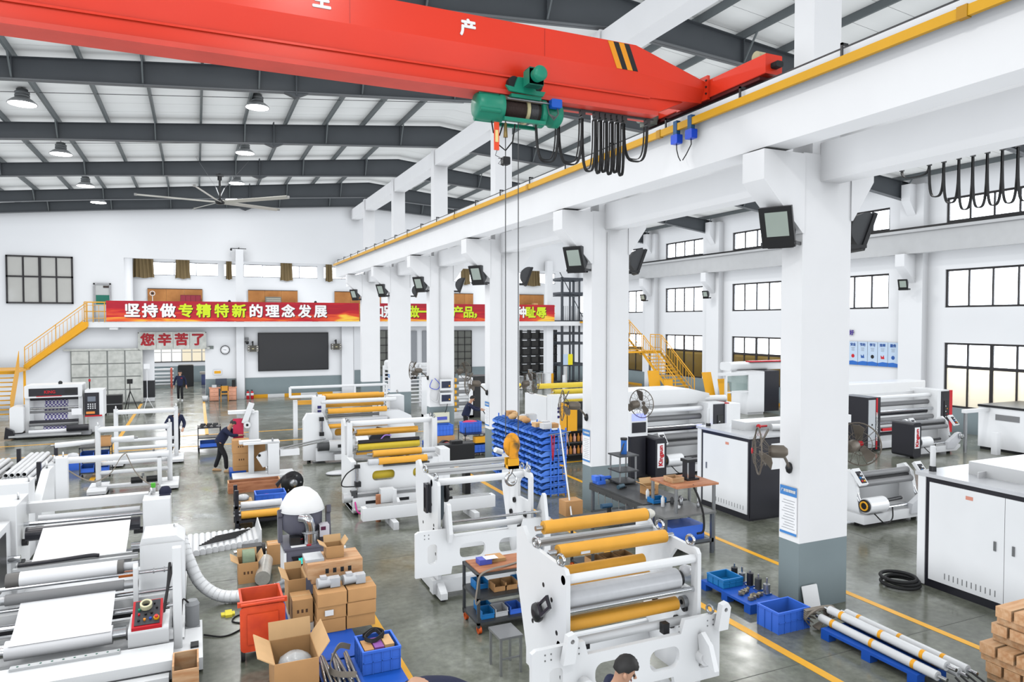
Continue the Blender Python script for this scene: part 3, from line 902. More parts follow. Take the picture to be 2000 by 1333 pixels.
hp('motor', MB().lathe([(0.12, 0.0), (0.17, 0.02), (0.17, 0.14), (0.2, 0.15), (0.2, 0.27), (0.15, 0.31), (0.0, 0.32)], (4.98, yh, 7.83), 24, (1, 0, 0)), green)
hp('terminal_box', MB().rbox(5.0, yh - 0.3, 7.86, 5.18, yh - 0.2, 7.99, 0.02, 'y'), M('terminal_blue', (20, 92, 200), 0.4))
for k in range(3):
    hp('motor_cable', MB().tube([(4.96, yh - 0.22, 7.9), (4.98, yh - 0.25, 7.76), (5.06 + 0.02 * k, yh - 0.25, 7.68 + 0.02 * k), (5.14, yh - 0.25, 7.78), (5.12, yh - 0.25, 7.88)], 0.011, 6), M('grey_cable', (90, 92, 92), 0.6))
# trolley on the track flange
hp('trolley_plate', MB().prism([(4.3, 8.02), (4.86, 8.0), (4.9, 8.07), (4.74, 8.07), (4.66, 8.24), (4.44, 8.24), (4.38, 8.08), (4.24, 8.1)], 'xz', 9.76, 9.8), green)
hp('trolley_plate', MB().prism([(4.3, 8.02), (4.86, 8.0), (4.9, 8.07), (4.66, 8.24), (4.44, 8.24), (4.24, 8.1)], 'xz', 10.4, 10.44), green)
hp('trolley_hanger', MB().box(4.35, 9.8, 7.95, 4.85, 10.4, 8.0).box(4.3, 9.95, 7.95, 4.9, 10.15, 8.02), green)
for x in (4.4, 4.78):
    hp('trolley_wheel', MB().cyl((x, 9.8, 8.16), (x, 9.9, 8.16), 0.1 if x < 4.5 else 0.09, n=20), rubber)
hp('trolley_motor', MB().cyl((4.62, 9.78, 8.2), (4.62, 9.42, 8.2), 0.1, n=20).box(4.5, 9.5, 8.08, 4.74, 9.7, 8.3), green)
tm = hp('trolley_motor_fan_cover', MB().lathe([(0.105, 0), (0.11, 0.02), (0.11, 0.07), (0.08, 0.1), (0.0, 0.1)], (4.62, 9.43, 8.2), 20, (0, -1, 0)), green)
for k in range(5):
    hp('cooling_fin', MB().box(4.505, 9.5 + 0.04 * k, 8.06, 4.735, 9.51 + 0.04 * k, 8.32), M('hoist_green_dark', (14, 96, 80), 0.45))
# ropes, limit switch, hook block
for x in (4.36, 4.575):
    hp('wire_rope', MB().cyl((x, yh, 2.62), (x, yh, 7.66), 0.008, n=6), iron)
hp('limit_weight', MB().rbox(4.3, yh - 0.05, 6.98, 4.42, yh + 0.05, 7.1, 0.02, 'y'), black)
hp('rope_socket', MB().cyl((4.36, yh, 7.4), (4.36, yh, 7.62), 0.035, 0.02, n=10), M('brass', (150, 128, 80), 0.4, metal=0.6))
hb = hp('hook_block', MB().ball((4.465, yh, 2.66), 0.17, 24, (0.82, 0.42, 1.12)), two_tone('scuffed_hook_yellow', (236, 158, 18), (92, 72, 40), 5, 0.45, (0.5, 0.68)))
hp('block_cheek', MB().prism([(4.4, 2.72), (4.53, 2.72), (4.54, 2.42), (4.39, 2.42)], 'xz', yh - 0.085, yh - 0.062), MATS['scuffed_hook_yellow'], hb)
hp('block_yoke', MB().box(4.38, yh - 0.09, 2.3, 4.55, yh - 0.05, 2.46).box(4.38, yh + 0.05, 2.3, 4.55, yh + 0.09, 2.46).box(4.38, yh - 0.09, 2.3, 4.55, yh + 0.09, 2.35), yel, hb)
pts = [(4.465, yh, 2.36), (4.465, yh, 2.28), (4.44, yh, 2.22)]
for k in range(13):
    t = math.radians(110 + 22 * k)
    pts.append((4.46 + 0.085 * math.cos(t), yh, 2.13 + 0.085 * math.sin(t)))
hp('hook', MB().tube(pts, [0.028, 0.028, 0.03] + [0.03 + 0.006 * math.sin(PI * k / 12) if k < 9 else 0.03 - 0.005 * (k - 8) for k in range(13)], 10), chrome, hb)
hp('safety_latch', MB().bar((4.45, yh, 2.25), (4.53, yh, 2.15), 0.015, 0.01), steel, hb)
tg = thing('warning_tag', 'orange load tag hanging below the green hoist', 'tag', (4.19, 10.0, 7.18))
obj('plate', MB().box(-0.04, -0.01, 0, 0.04, 0.01, 0.42), M('tag_orange', (246, 82, 40), 0.5), tg)
obj('sticker', MB().box(-0.025, -0.013, 0.12, 0.025, -0.01, 0.3), M('tag_cream', (250, 224, 150), 0.5), tg)
for nm_, pts in (('loop of black hoist cable beside the orange tag', [(4.13, 10.05, 7.62), (4.16, 10.05, 7.45), (4.26, 10.05, 7.42), (4.32, 10.05, 7.6)]), ('long drooping black hoist cable under the drum', [(4.2, 10.05, 7.5), (4.24, 10.05, 7.28), (4.36, 10.05, 7.2), (4.48, 10.05, 7.35), (4.52, 10.05, 7.62)]), ('thin curled pendant wire below the orange tag', [(4.2, 10.0, 7.18), (4.17, 10, 7.1), (4.28, 10, 7.06), (4.22, 10, 6.98), (4.3, 10, 6.95), (4.32, 10, 7.05), (4.22, 10, 7.06)])):
    solo('hoist_cable', MB().tube(pts, 0.012 if 'thin' not in nm_ else 0.005, 6), rubber, nm_, 'cable')

# festoon of the far bay crane
fb = thing('far_bay_festoon', 'black looping festoon cable hanging in the window bay', 'cable', (15.5, 12.0, 9.3))
def fx(i): return 20.0
ys = [15.3, 14.4, 13.95, 13.5, 13.1, 12.7, 12.3, 11.9, 11.5, 11.1, 10.7]
for i, (a_, b_) in enumerate(zip(ys, ys[1:])):
    p = [(20 - 15.5, q[0] - 12.0, q[2] - 9.3) for q in ribbon_loop(a_, b_, 0, 9.22, 8.5 - 0.25 * min(i, 3) if i else 8.95)]
    obj('cable_loop', MB().ribbon(p, 0.09, 0.03, (1, 0, 0)), rubber, fb)
    obj('cable_trolley', MB().box(4.45, a_ - 12.05, -0.1, 4.55, a_ - 11.95, 0.05), iron, fb)
obj('festoon_track', MB().box(4.46, -2.0, 0.0, 4.54, 4.0, 0.06), iron, fb)
solo('far_bay_crane', MB().box(19.7, 5.0, 9.4, 20.3, 10.2, 10.1).box(19.9, 5.0, 9.3, 20.1, 10.2, 9.4), red, 'red girder of the window bay crane at the frame edge', 'crane')

# ------------------------------------------------------------------ ceiling fan
f = thing('ceiling_fan', 'large five blade industrial ceiling fan hung from the roof beam', 'fan', (1.03, 34.2, 9.85))
obj('hub', MB().lathe([(0.0, -0.12), (0.16, -0.1), (0.2, -0.04), (0.2, 0.06), (0.12, 0.1), (0.06, 0.14)], n=20), black, f)
obj('drop_pole', MB().cyl((0, 0, 0.1), (0, 0, 1.25), 0.045, n=12).box(-0.16, -0.1, 1.12, 0.16, 0.1, 1.2).cyl((0, 0, 0.95), (0, 0, 1.12), 0.09, n=12), black, f)
bl = M('fan_blade_alu', (196, 194, 186), 0.35, metal=0.3)
for k in range(5):
    t = math.radians(180 + 72 * k)
    d = Vector((math.cos(t), math.sin(t), 0)); s_ = Vector((-d.y, d.x, 0))
    m = MB()
    ups = 0.10
    vs = []
    for r in (0.2, 3.3):
        for a_, z_ in ((-0.11, 0.05), (-0.02, 0.03), (0.13, -0.05), (0.13, -0.06), (-0.02, 0.0), (-0.11, 0.03)):
            vs.append(d * r + s_ * a_ + Vector((0, 0, z_ + ups * (r / 3.3) ** 2)))
    m.add(vs, [(i, (i + 1) % 6, 6 + (i + 1) % 6, 6 + i) for i in range(6)] + [(5, 4, 3, 2, 1, 0), (6, 7, 8, 9, 10, 11)])
    bo = obj('blade', m, bl, f)
    obj('blade_tip', MB().cbox(tuple(d * 3.32 + Vector((0, 0, 0.1))), (0.1, 0.1, 0.09)), M('tip_grey', (150, 150, 148), 0.4), bo)
for dx in (-0.3, 0.38):
    obj('guy_wire', MB().tube([(0, 0, 0.2), (dx * 0.5, 0, 0.62)], 0.022, 6), white, f)
    obj('guy_wire', MB().tube([(dx * 0.5, 0, 0.62), (dx * 3.2, 0, 1.9)], 0.006, 6), steel, f)

# ------------------------------------------------------------------ floodlights on the columns
fg = M('flood_glass', (176, 188, 180), 0.15, metal=0.2)
def floodlight(x, y, z, rz, label, s=1.0, grp='floodlights on the columns'):
    t = thing('floodlight', label, 'floodlight', (x, y, z), rz, grp)
    t.scale = (s, s, s)
    m = MB(); m.M = Matrix.Rotation(math.radians(20), 4, 'X')
    m.box(-0.25, -0.03, -0.3, 0.25, 0.03, 0.34)
    obj('front_frame', m, black, t)
    m = MB(); m.M = Matrix.Rotation(math.radians(20), 4, 'X')
    m.box(-0.16, -0.036, -0.12, 0.18, -0.03, 0.26)
    obj('glass', m, fg, t)
    m = MB(); m.M = Matrix.Rotation(math.radians(20), 4, 'X')
    m.prism([(0.03, -0.28)] + [(0.03 + 0.26 * math.sin(math.radians(a_)), 0.05 - 0.28 * math.cos(math.radians(a_))) for a_ in range(30, 181, 15)], 'yz', -0.2, 0.2)
    obj('housing', m, M('flood_housing', (70, 72, 75), 0.5), t)
    obj('bracket', MB().box(-0.27, 0.05, -0.25, -0.24, 0.42, -0.2).box(0.24, 0.05, -0.25, 0.27, 0.42, -0.2).box(-0.27, 0.38, -0.27, 0.27, 0.42, -0.18), black, t)
    return t
for k, y in enumerate(COLY):
    floodlight(8.22, y + 0.12, 6.02, math.radians(-62), 'black floodlight under the corbel of the column ' + cname[k])
    if k < 5:
        floodlight(10.06, y + 0.15, 6.02, math.radians(70), 'black floodlight on the window side of column ' + cname[k])
for k, y in enumerate((21.04, 27.47, 33.9, 40.33)):
    floodlight(27.55, y - 0.1, 6.1, math.radians(-70), 'small black floodlight on the window wall pilaster, %s from the posters' % ORD[k], 0.75)
# ------------------------------------------------------------------ banner with lettering
def banner_material():
    m = D.materials.new('red_gold_banner_print')
    m.use_nodes = True
    nt = m.node_tree
    b = nt.nodes['Principled BSDF']; b.inputs['Roughness'].default_value = 0.5
    tc = nt.nodes.new('ShaderNodeTexCoord')
    mp = nt.nodes.new('ShaderNodeMapping'); mp.inputs['Scale'].default_value = (0.16, 1, 1.5)
    mp.inputs['Rotation'].default_value = (0, 0.05, 0)
    nz = nt.nodes.new('ShaderNodeTexNoise'); nz.inputs['Scale'].default_value = 1.6; nz.inputs['Detail'].default_value = 3; nz.inputs['Distortion'].default_value = 1.2
    sx = nt.nodes.new('ShaderNodeSeparateXYZ')
    nt.links.new(tc.outputs['Object'], mp.inputs[0]); nt.links.new(mp.outputs[0], nz.inputs['Vector']); nt.links.new(tc.outputs['Object'], sx.inputs[0])
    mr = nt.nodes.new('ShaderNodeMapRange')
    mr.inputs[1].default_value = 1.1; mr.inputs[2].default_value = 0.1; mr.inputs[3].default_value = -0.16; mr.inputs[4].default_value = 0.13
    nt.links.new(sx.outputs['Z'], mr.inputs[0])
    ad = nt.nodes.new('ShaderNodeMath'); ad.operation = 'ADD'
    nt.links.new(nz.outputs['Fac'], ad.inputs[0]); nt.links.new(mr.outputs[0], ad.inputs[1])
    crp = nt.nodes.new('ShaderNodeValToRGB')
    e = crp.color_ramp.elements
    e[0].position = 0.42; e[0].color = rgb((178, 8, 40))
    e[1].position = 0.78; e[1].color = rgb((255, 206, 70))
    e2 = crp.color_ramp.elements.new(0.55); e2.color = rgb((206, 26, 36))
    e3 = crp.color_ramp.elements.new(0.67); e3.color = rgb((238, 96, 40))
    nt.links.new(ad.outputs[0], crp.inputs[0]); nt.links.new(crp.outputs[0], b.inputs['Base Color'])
    return m
bm_ = banner_material()
chy = M('lettering_lime', (214, 236, 30), 0.5, var=0); chw = M('lettering_white', (252, 250, 250), 0.5, var=0); chs = M('lettering_shadow', (48, 12, 18), 0.6, var=0)
def banner(x0, x1, label, chars):
    t = thing('banner', label, 'banner', ((x0 + x1) / 2, 43.42, 4.53))
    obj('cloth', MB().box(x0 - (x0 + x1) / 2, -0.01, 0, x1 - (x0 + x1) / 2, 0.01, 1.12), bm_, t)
    for ch, x, w_ in chars:
        xx = x - (x0 + x1) / 2
        TXT('lettering_shadow', ch, 0.78, chs, t, (xx + 0.035, -0.014, 0.52), FACE_CAM, bold=0.028, depth=0.001)
        TXT('lettering', ch, 0.78, chw if w_ else chy, t, (xx, -0.02, 0.55), FACE_CAM, bold=0.028, depth=0.002)
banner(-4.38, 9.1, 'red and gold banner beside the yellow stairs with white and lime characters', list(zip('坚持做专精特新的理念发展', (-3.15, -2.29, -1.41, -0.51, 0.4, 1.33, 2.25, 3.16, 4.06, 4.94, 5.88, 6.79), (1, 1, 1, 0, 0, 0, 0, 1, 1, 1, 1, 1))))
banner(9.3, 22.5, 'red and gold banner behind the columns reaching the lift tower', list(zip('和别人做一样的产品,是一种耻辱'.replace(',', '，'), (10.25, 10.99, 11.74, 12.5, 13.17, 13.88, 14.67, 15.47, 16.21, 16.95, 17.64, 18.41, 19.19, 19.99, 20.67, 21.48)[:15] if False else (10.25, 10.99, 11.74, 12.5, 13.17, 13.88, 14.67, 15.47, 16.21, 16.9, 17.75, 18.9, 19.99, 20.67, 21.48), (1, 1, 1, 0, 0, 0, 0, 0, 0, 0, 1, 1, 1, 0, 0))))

# ------------------------------------------------------------------ sliding door, sign, doorway items
galv = two_tone('galvanised_sheet', (190, 193, 188), (212, 214, 209), 4, 0.5, (0.35, 0.65), metal=0.25)
d = thing('door_1', 'galvanised sheet sliding door beside the doorway', 'door', (-4.5, 44.38, 0.05), kind='structure')
obj('door_leaf', MB().box(-1.68, -0.04, 0, 1.74, 0.04, 2.9), M('galv_seam', (140, 144, 142), 0.5, metal=0.3), d)
random.seed(3)
for i in range(4):
    for j in range(4):
        x0 = -1.66 + 0.85 * i; z0 = 0.03 + 0.72 * j
        obj('panel', MB().box(x0 + 0.03 + 0.02 * random.random(), -0.055 - 0.01 * random.random(), z0 + 0.02, x0 + 0.82, -0.04, z0 + 0.67 + 0.02 * random.random()), galv, d)
obj('top_track', MB().box(-2.0, -0.08, 2.9, 5.2, 0.06, 3.0), galv, d)
obj('edge_stile', MB().box(1.66, -0.08, 0, 1.76, 0.05, 2.9), galv, d)
sg = thing('sign_board', 'galvanised sign with four dark red characters over the doorway', 'sign', (-1.2, 44.3, 2.98))
for i, ch in enumerate('您辛苦了'):
    x = -1.28 + 0.855 * i
    p = obj('sign_panel', MB().box(x - 0.42, -0.03, 0.03, x + 0.42, 0.03, 0.92), galv, sg)
    TXT('character', ch, 0.72, redd, p, (x, -0.036, 0.49), FACE_CAM, bold=0.03, depth=0.003)
obj('frame', MB().box(-1.75, -0.04, 0.9, 1.72, 0.04, 0.96).box(-1.75, -0.04, -0.02, 1.72, 0.04, 0.03).box(-1.75, -0.04, 0, -1.7, 0.04, 0.95).box(1.67, -0.04, 0, 1.72, 0.04, 0.95), galv, sg)
# doorway jamb pillar, dark base
struct('pillar_doorway', MB().box(-2.82, 44.82, 0.02, -2.2, 45.3, 3.0), wallw, 'white pillar just inside the doorway', 'pillar')
struct('pillar_doorway_base', MB().box(-2.84, 44.8, 0.25, -2.18, 45.32, 1.2), M('black_wall_pad', (44, 46, 50), 0.6), 'dark padded lower part of the doorway pillar', 'pillar')
# window of the room beyond
wn = thing('window_90', 'many paned window seen through the doorway', 'window', (-0.9, 57.9, 1.5), kind='structure')
obj('window_frame', MB().box(-2.2, 0, 0, 2.0, 0.08, 0.06).box(-2.2, 0, 2.1, 2.0, 0.08, 2.16).box(-2.2, 0, 0, -2.14, 0.08, 2.16).box(1.94, 0, 0, 2.0, 0.08, 2.16), frm, wn)
dayp = M('sunlit_pane', (255, 252, 244), 0.5, var=0.02, emit=0.22)
for i in range(6):
    for j in range(3):
        obj('pane', MB().box(-2.1 + 0.68 * i, 0.02, 0.07 + 0.69 * j, -2.1 + 0.68 * i + 0.6, 0.05, 0.07 + 0.69 * j + 0.64), dayp if i < 3 else M('sunlit_pane_cream', (250, 236, 206), 0.5, var=0.02, emit=0.12), wn)
rk = thing('pipe_rack', 'steel rack with long white tubes beyond the doorway', 'rack', (-3.2, 54.5, 0))
for x in (-1.6, 1.6):
    obj('upright', MB().box(x - 0.06, -0.4, 0, x + 0.06, 0.4, 1.3), M('rack_orange_red', (206, 96, 78), 0.5), rk)
for k in range(5):
    obj('tube', MB().cyl((-2.0, -0.3, 0.2 + 0.25 * k), (1.75, -0.3, 0.2 + 0.25 * k), 0.08, n=10), white if k % 2 else alu, rk)
wb = thing('plate_pile', 'low blue and grey rack of plates beyond the doorway', 'rack', (2.6, 55.5, 0))
obj('plates', MB().box(-2.4, -0.5, 0.75, 2.4, 0.5, 0.9), M('plate_grey', (150, 146, 140), 0.6), wb)
obj('body', MB().box(-2.3, -0.45, 0, 2.3, 0.45, 0.75), M('faded_blue_rack', (74, 84, 128), 0.7, var=0.2, scale=3), wb)
solo('black_machine', MB().rbox(-1.2, 54.0, 0, -0.2, 55.0, 1.5, 0.1, 'y'), black, 'black machine beside the tube rack beyond the doorway', 'machine')

# ------------------------------------------------------------------ wall fittings
sc = thing('led_screen', 'large black wall screen between two speakers', 'screen', (5.36, 44.39, 1.58))
obj('bezel', MB().box(-2.04, -0.02, 0, 2.04, 0.1, 2.28), black, sc)
obj('display', MB().box(-1.98, -0.028, 0.06, 1.98, -0.02, 2.22), M('screen_dark', (50, 51, 54), 0.35, var=0.02), sc)
def wall_speaker(x, z, label):
    t = thing('wall_speaker', label, 'speaker', (x, 44.2, z), group='wall speakers')
    obj('cabinet', MB().rbox(-0.29, -0.16, 0, 0.29, 0.16, 0.36, 0.03, 'y'), M('speaker_olive', (84, 82, 74), 0.6), t)
    for s_ in (-1, 1):
        obj('corner_grille', MB().box(s_ * 0.24 - 0.045, -0.17, 0.02, s_ * 0.24 + 0.045, -0.16, 0.34), M('speaker_silver', (190, 188, 182), 0.5), t)
        for zz in (0.1, 0.25):
            obj('tweeter', MB().cyl((s_ * 0.24, -0.175, zz), (s_ * 0.24, -0.17, zz), 0.035, n=12), black, t)
    obj('logo_plate', MB().box(-0.06, -0.166, 0.16, 0.06, -0.16, 0.2), M('pale_gold', (214, 204, 160), 0.4), t)
    obj('bracket', MB().box(-0.04, -0.02, 0.36, 0.04, 0.06, 0.62).box(-0.04, 0.0, 0.5, 0.04, 0.3, 0.58), black, t)
wall_speaker(3.02, 2.76, 'olive wall speaker between the pillar and screen')
wall_speaker(7.83, 2.8, 'olive wall speaker at the screen edge by the columns')
ck = thing('wall_clock', 'round white wall clock with black rim', 'clock', (1.52, 44.46, 2.63))
obj('rim', MB().ring((0, 0.03, 0.25), (0, -0.04, 0.25), 0.26, 0.225, 32), black, ck)
obj('dial', MB().cyl((0, 0.03, 0.25), (0, -0.01, 0.25), 0.23, n=32), paper, ck)
for k in range(12):
    t_ = k * PI / 6
    obj('hour_mark', MB().cbox((0.18 * math.cos(t_), -0.013, 0.25 + 0.18 * math.sin(t_)), (0.02, 0.006, 0.02)), black, ck)
obj('hand', MB().bar((0, -0.016, 0.25), (-0.1, -0.016, 0.27), 0.006, 0.012).bar((0, -0.016, 0.25), (0.07, -0.016, 0.24), 0.006, 0.016), black, ck)
solo('exit_plate', MB().box(0.65, 44.46, 2.95, 0.9, 44.5, 3.12), M('plate_green_grey', (120, 128, 126), 0.5), 'small grey sign plate beside the doorway sign', 'sign')
pl = thing('yellow_notice', 'small yellow framed notice above the desk', 'sign', (1.1, 44.47, 0.95 + 0.5))
obj('frame', MB().box(-0.22, -0.01, 0, 0.22, 0.02, 0.28), white, pl)
obj('print', MB().box(-0.18, -0.014, 0.06, 0.18, -0.01, 0.22), yel, pl)
for z, n_ in ((3.5, 'white dome camera above the black one'), (3.28, 'black dome camera beside the screen')):
    solo('dome_camera', MB().ball((2.72, 44.25, z), 0.09, 14).box(2.6, 44.2, z + 0.05, 2.8, 44.5, z + 0.09), black if z < 3.4 else M('camera_grey', (120, 122, 124), 0.4), n_, 'camera')
dk = thing('desk', 'pinkish wooden desk against the grey dado', 'desk', (1.36, 43.95, 0))
dkm = M('desk_pink_wood', (226, 158, 126), 0.5, var=0.06)
obj('top', MB().box(-0.74, -0.35, 0.72, 0.74, 0.35, 0.76), dkm, dk)
for s_ in (-1, 1):
    p = obj('pedestal', MB().box(s_ * 0.47 - 0.24, -0.32, 0.02, s_ * 0.47 + 0.24, 0.33, 0.72), dkm, dk)
    for z in (0.06, 0.3, 0.52):
        obj('drawer', MB().box(s_ * 0.47 - 0.21, -0.335, z, s_ * 0.47 + 0.21, -0.32, z + 0.19), M('desk_pink_light', (236, 170, 140), 0.5), p)
        obj('knob', MB().ball((s_ * 0.47, -0.345, z + 0.1), 0.015, 8), steel, p)
ch = thing('desk_chair', 'yellow wooden chair at the pink desk', 'chair', (1.42, 43.25, 0))
yw = M('honey_wood', (214, 150, 50), 0.5, var=0.06)
obj('seat', MB().box(-0.2, -0.2, 0.42, 0.2, 0.2, 0.46), yw, ch)
obj('backrest', MB().box(-0.2, -0.22, 0.62, 0.2, -0.19, 0.9), yw, ch)
for a_ in (-1, 1):
    obj('leg', MB().box(a_ * 0.19 - 0.02, -0.22, 0, a_ * 0.19 + 0.02, -0.18, 0.9), yw, ch)
    obj('leg', MB().box(a_ * 0.19 - 0.02, 0.16, 0, a_ * 0.19 + 0.02, 0.2, 0.42), yw, ch)
mn = thing('monitor', 'dark computer monitor on the pink desk', 'monitor', (1.28, 44.1, 0.76))
obj('screen', MB().box(-0.3, 0, 0.1, 0.3, 0.04, 0.48), M('monitor_slate', (70, 80, 96), 0.4), mn)
obj('stand', MB().box(-0.03, 0, 0, 0.03, 0.03, 0.12).box(-0.12, -0.08, 0, 0.12, 0.1, 0.015), black, mn)
solo('computer_tower', MB().rbox(1.85, 43.9, 0.76, 2.03, 44.25, 1.16, 0.02, 'y'), black, 'black computer tower standing on the desk end', 'computer')
solo('white_tray', MB().open_box(0.78, 43.8, 0.76, 1.02, 44.05, 0.9, 0.012), white, 'white tray on the desk end', 'tray')
solo('waste_bin', MB().lathe([(0.0, 0), (0.13, 0), (0.17, 0.32), (0.155, 0.32), (0.12, 0.02)], (0.42, 43.7, 0), 18), white, 'white waste bin beside the pink desk', 'bin')
for x, n_ in ((2.72, 'red fire extinguisher next to the pillar'), (2.95, 'red fire extinguisher next to yellow skirting')):
    t = thing('fire_extinguisher', n_, 'extinguisher', (x, 44.15, 0), group='fire extinguishers')
    obj('cylinder', MB().lathe([(0.085, 0), (0.09, 0.02), (0.09, 0.36), (0.05, 0.43), (0.03, 0.45)], n=16), redacc, t)
    obj('label_band', MB().ring((0, 0, 0.2), (0, 0, 0.34), 0.092, 0.088, 16), white, t)
    obj('valve', MB().cyl((0, 0, 0.45), (0, 0, 0.5), 0.025, n=10).box(-0.08, -0.015, 0.49, 0.04, 0.015, 0.52), black, t)

# big window high on the back wall
wn = thing('window_91', 'large dark framed eight pane window above the yellow stairs', 'window', (-7.5, 44.44, 5.48), kind='structure')
obj('window_frame', MB().box(-1.5, -0.05, 0, 1.5, 0.05, 0.08).box(-1.5, -0.05, 2.44, 1.5, 0.05, 2.52).box(-1.5, -0.05, 0, -1.42, 0.05, 2.52).box(1.42, -0.05, 0, 1.5, 0.05, 2.52).box(-1.5, -0.05, 1.38, 1.5, 0.05, 1.46).box(-0.06, -0.06, 0, 0.06, 0.05, 2.52).box(-0.78, -0.045, 0, -0.72, 0.045, 2.52).box(0.72, -0.045, 0, 0.78, 0.045, 2.52), frm, wn)
pg = M('grey_pane', (188, 188, 184), 0.12, var=0.05, scale=1.5)
for i in range(4):
    for j, (a_, b_) in enumerate(((0.08, 1.38), (1.46, 2.44))):
        obj('pane', MB().box(-1.42 + 0.72 * i, -0.01, a_, -1.42 + 0.72 * i + 0.68, 0.02, b_), pg, wn)

# mezzanine: doorway frame, rail, boards, curtains, lamps, people
dd = thing('door_2', 'aluminium framed doorway at the top of the yellow stairs', 'door', (-4.65, 44.44, 4.52), kind='structure')
obj('door_frame', MB().box(-0.42, -0.05, 0, -0.34, 0.05, 2.1).box(0.34, -0.05, 0, 0.42, 0.05, 2.1).box(-0.42, -0.05, 2.02, 0.42, 0.05, 2.1), steel, dd)
obj('room_wall', MB().box(-0.34, -0.01, 0, 0.34, 0.02, 2.02), M('pale_grey_room', (196, 198, 198), 0.8), dd)
obj('teal_board', MB().box(-0.3, -0.03, 0.95, 0.34, -0.01, 1.45), M('teal_board', (10, 110, 92), 0.5), dd)
obj('dark_beam', MB().box(0.05, -0.03, 1.85, 0.32, -0.01, 1.96), M('dark_brown', (60, 48, 44), 0.6), dd)
frameg = M('mezz_frame', (90, 90, 92), 0.6)
k = 0
for a_, b_ in ((-2.55, 1.35), (1.75, 7.75), (8.2, 12.0), (13.3, 16.9), (17.6, 21.6), (22.1, 26.4)):
    wn = thing('window_%d' % (92 + k), ['strip window between the first two mezzanine curtains', 'long strip window either side of the mezzanine pillar', 'strip window hidden behind the girder', 'strip window above the dark shelves', 'strip window beside the brown curtain', 'strip window beside the lift tower'][k], 'window', ((a_ + b_) / 2, 50.9, 7.5), kind='structure')
    hw = (b_ - a_) / 2
    obj('window_frame', MB().box(-hw, -0.04, 0, hw, 0.04, 0.04).box(-hw, -0.04, 0.81, hw, 0.04, 0.85), frameg, wn)
    q = max(2, round(hw * 2 / 1.25))
    for i in range(q):
        obj('pane', MB().box(-hw + 2 * hw * i / q + 0.02, -0.004, 0.04, -hw + 2 * hw * (i + 1) / q - 0.02, 0.004, 0.81), clear, wn)
    for i in range(1, q):
        obj('mullion', MB().box(-hw + 2 * hw * i / q - 0.02, -0.03, 0.04, -hw + 2 * hw * i / q + 0.02, 0.03, 0.81), frameg, wn)
    k += 1
curt = M('olive_curtain', (124, 106, 72), 0.75, var=0.15, scale=2, stretch=(6, 1, 0.3))
def curtain(x0, x1, label, y=50.6, z0=7.3, z1=8.55):
    t = thing('curtain', label, 'curtain', ((x0 + x1) / 2, y, z0), group='mezzanine curtains')
    n_ = max(16, int((x1 - x0) * 34)); hw = (x1 - x0) / 2
    vs = []; fs = []
    nf = max(3, round((x1 - x0) * 5.0))
    for j, z in enumerate((0.0, 0.4, 0.9, z1 - z0)):
        fl_ = 1.0 + 0.1 * (1 - j / 3.0)
        for i in range(n_ + 1):
            u = i / n_
            vs.append(((-hw + 2 * hw * u) * fl_, 0.06 * math.sin(u * nf * 2 * PI + 0.4 * j) + 0.02 * math.sin(u * nf * 5.1), z + (0.03 * math.sin(u * 9) if j == 0 else 0)))
    for j in range(3):
        for i in range(n_):
            fs.append((j * (n_ + 1) + i, j * (n_ + 1) + i + 1, (j + 1) * (n_ + 1) + i + 1, (j + 1) * (n_ + 1) + i))
    m = MB(); m.add(vs, fs, True)
    m.add([(p[0], p[1] + 0.015, p[2]) for p in vs], [f_[::-1] for f_ in fs], True)
    obj('drape', m, curt, t)
    obj('curtain_rail', MB().box(-hw, -0.02, z1 - z0, hw, 0.02, z1 - z0 + 0.03), steel, t)
curtain(-3.55, -2.45, 'wide olive curtain at the mezzanine end near the stairs')
curtain(-1.15, -0.35, 'narrow olive curtain between two bright strip panes')
curtain(1.85, 2.2, 'slim olive curtain half hidden behind the mezzanine pillar')
curtain(5.3, 6.05, 'olive curtain in the middle of the long strip window')
curtain(8.3, 8.75, 'olive curtain by the end of the white crane girder')
curtain(18.3, 19.0, 'brown curtain between the columns above the dark board')
curtain(22.0, 22.35, 'slim curtain beside the mezzanine pillar near the lift')
curtain(23.7, 24.9, 'brown curtain directly above the lift tower')
for i, (x0, x1, n_) in enumerate(((-2.8, 0.4, 'nearest the stairs'), (3.2, 6.4, 'behind the lettering'), (8.9, 12.2, 'behind the last columns'), (17.2, 19.3, 'between two columns'), (22.3, 25.3, 'near the lift tower'))):
    t = thing('wood_board', 'brown wooden wall board on the mezzanine ' + n_, 'board', ((x0 + x1) / 2, 50.7, 4.6), group='mezzanine boards')
    hw = (x1 - x0) / 2
    for j in range(3):
        obj('board_panel', MB().box(-hw + 2 * hw * j / 3 + 0.004, -0.03, 0, -hw + 2 * hw * (j + 1) / 3 - 0.004, 0.03, 2.0), osb, t)
    obj('cap_rail', MB().box(-hw, -0.05, 2.0, hw, 0.04, 2.04), M('dark_brown', (60, 48, 44), 0.6), t)
t = thing('red_cabinet', 'dark red slatted cabinet before the first brown board', 'cabinet', (-0.3, 50.2, 4.52))
obj('body', MB().box(-0.6, -0.2, 0, 0.6, 0.2, 1.7), M('maroon', (112, 22, 40), 0.6, var=0.1), t)
for j in range(4): obj('door', MB().box(-0.58 + 0.295 * j, -0.215, 0.05, -0.58 + 0.295 * j + 0.27, -0.2, 1.66), M('maroon_light', (134, 30, 50), 0.6), t)
t = thing('tool_cabinet', 'grey louvred cabinet before the second brown board', 'cabinet', (4.75, 50.2, 4.52))
obj('body', MB().box(-0.5, -0.2, 0, 0.5, 0.2, 1.65), M('louvre_grey', (120, 120, 112), 0.6), t)
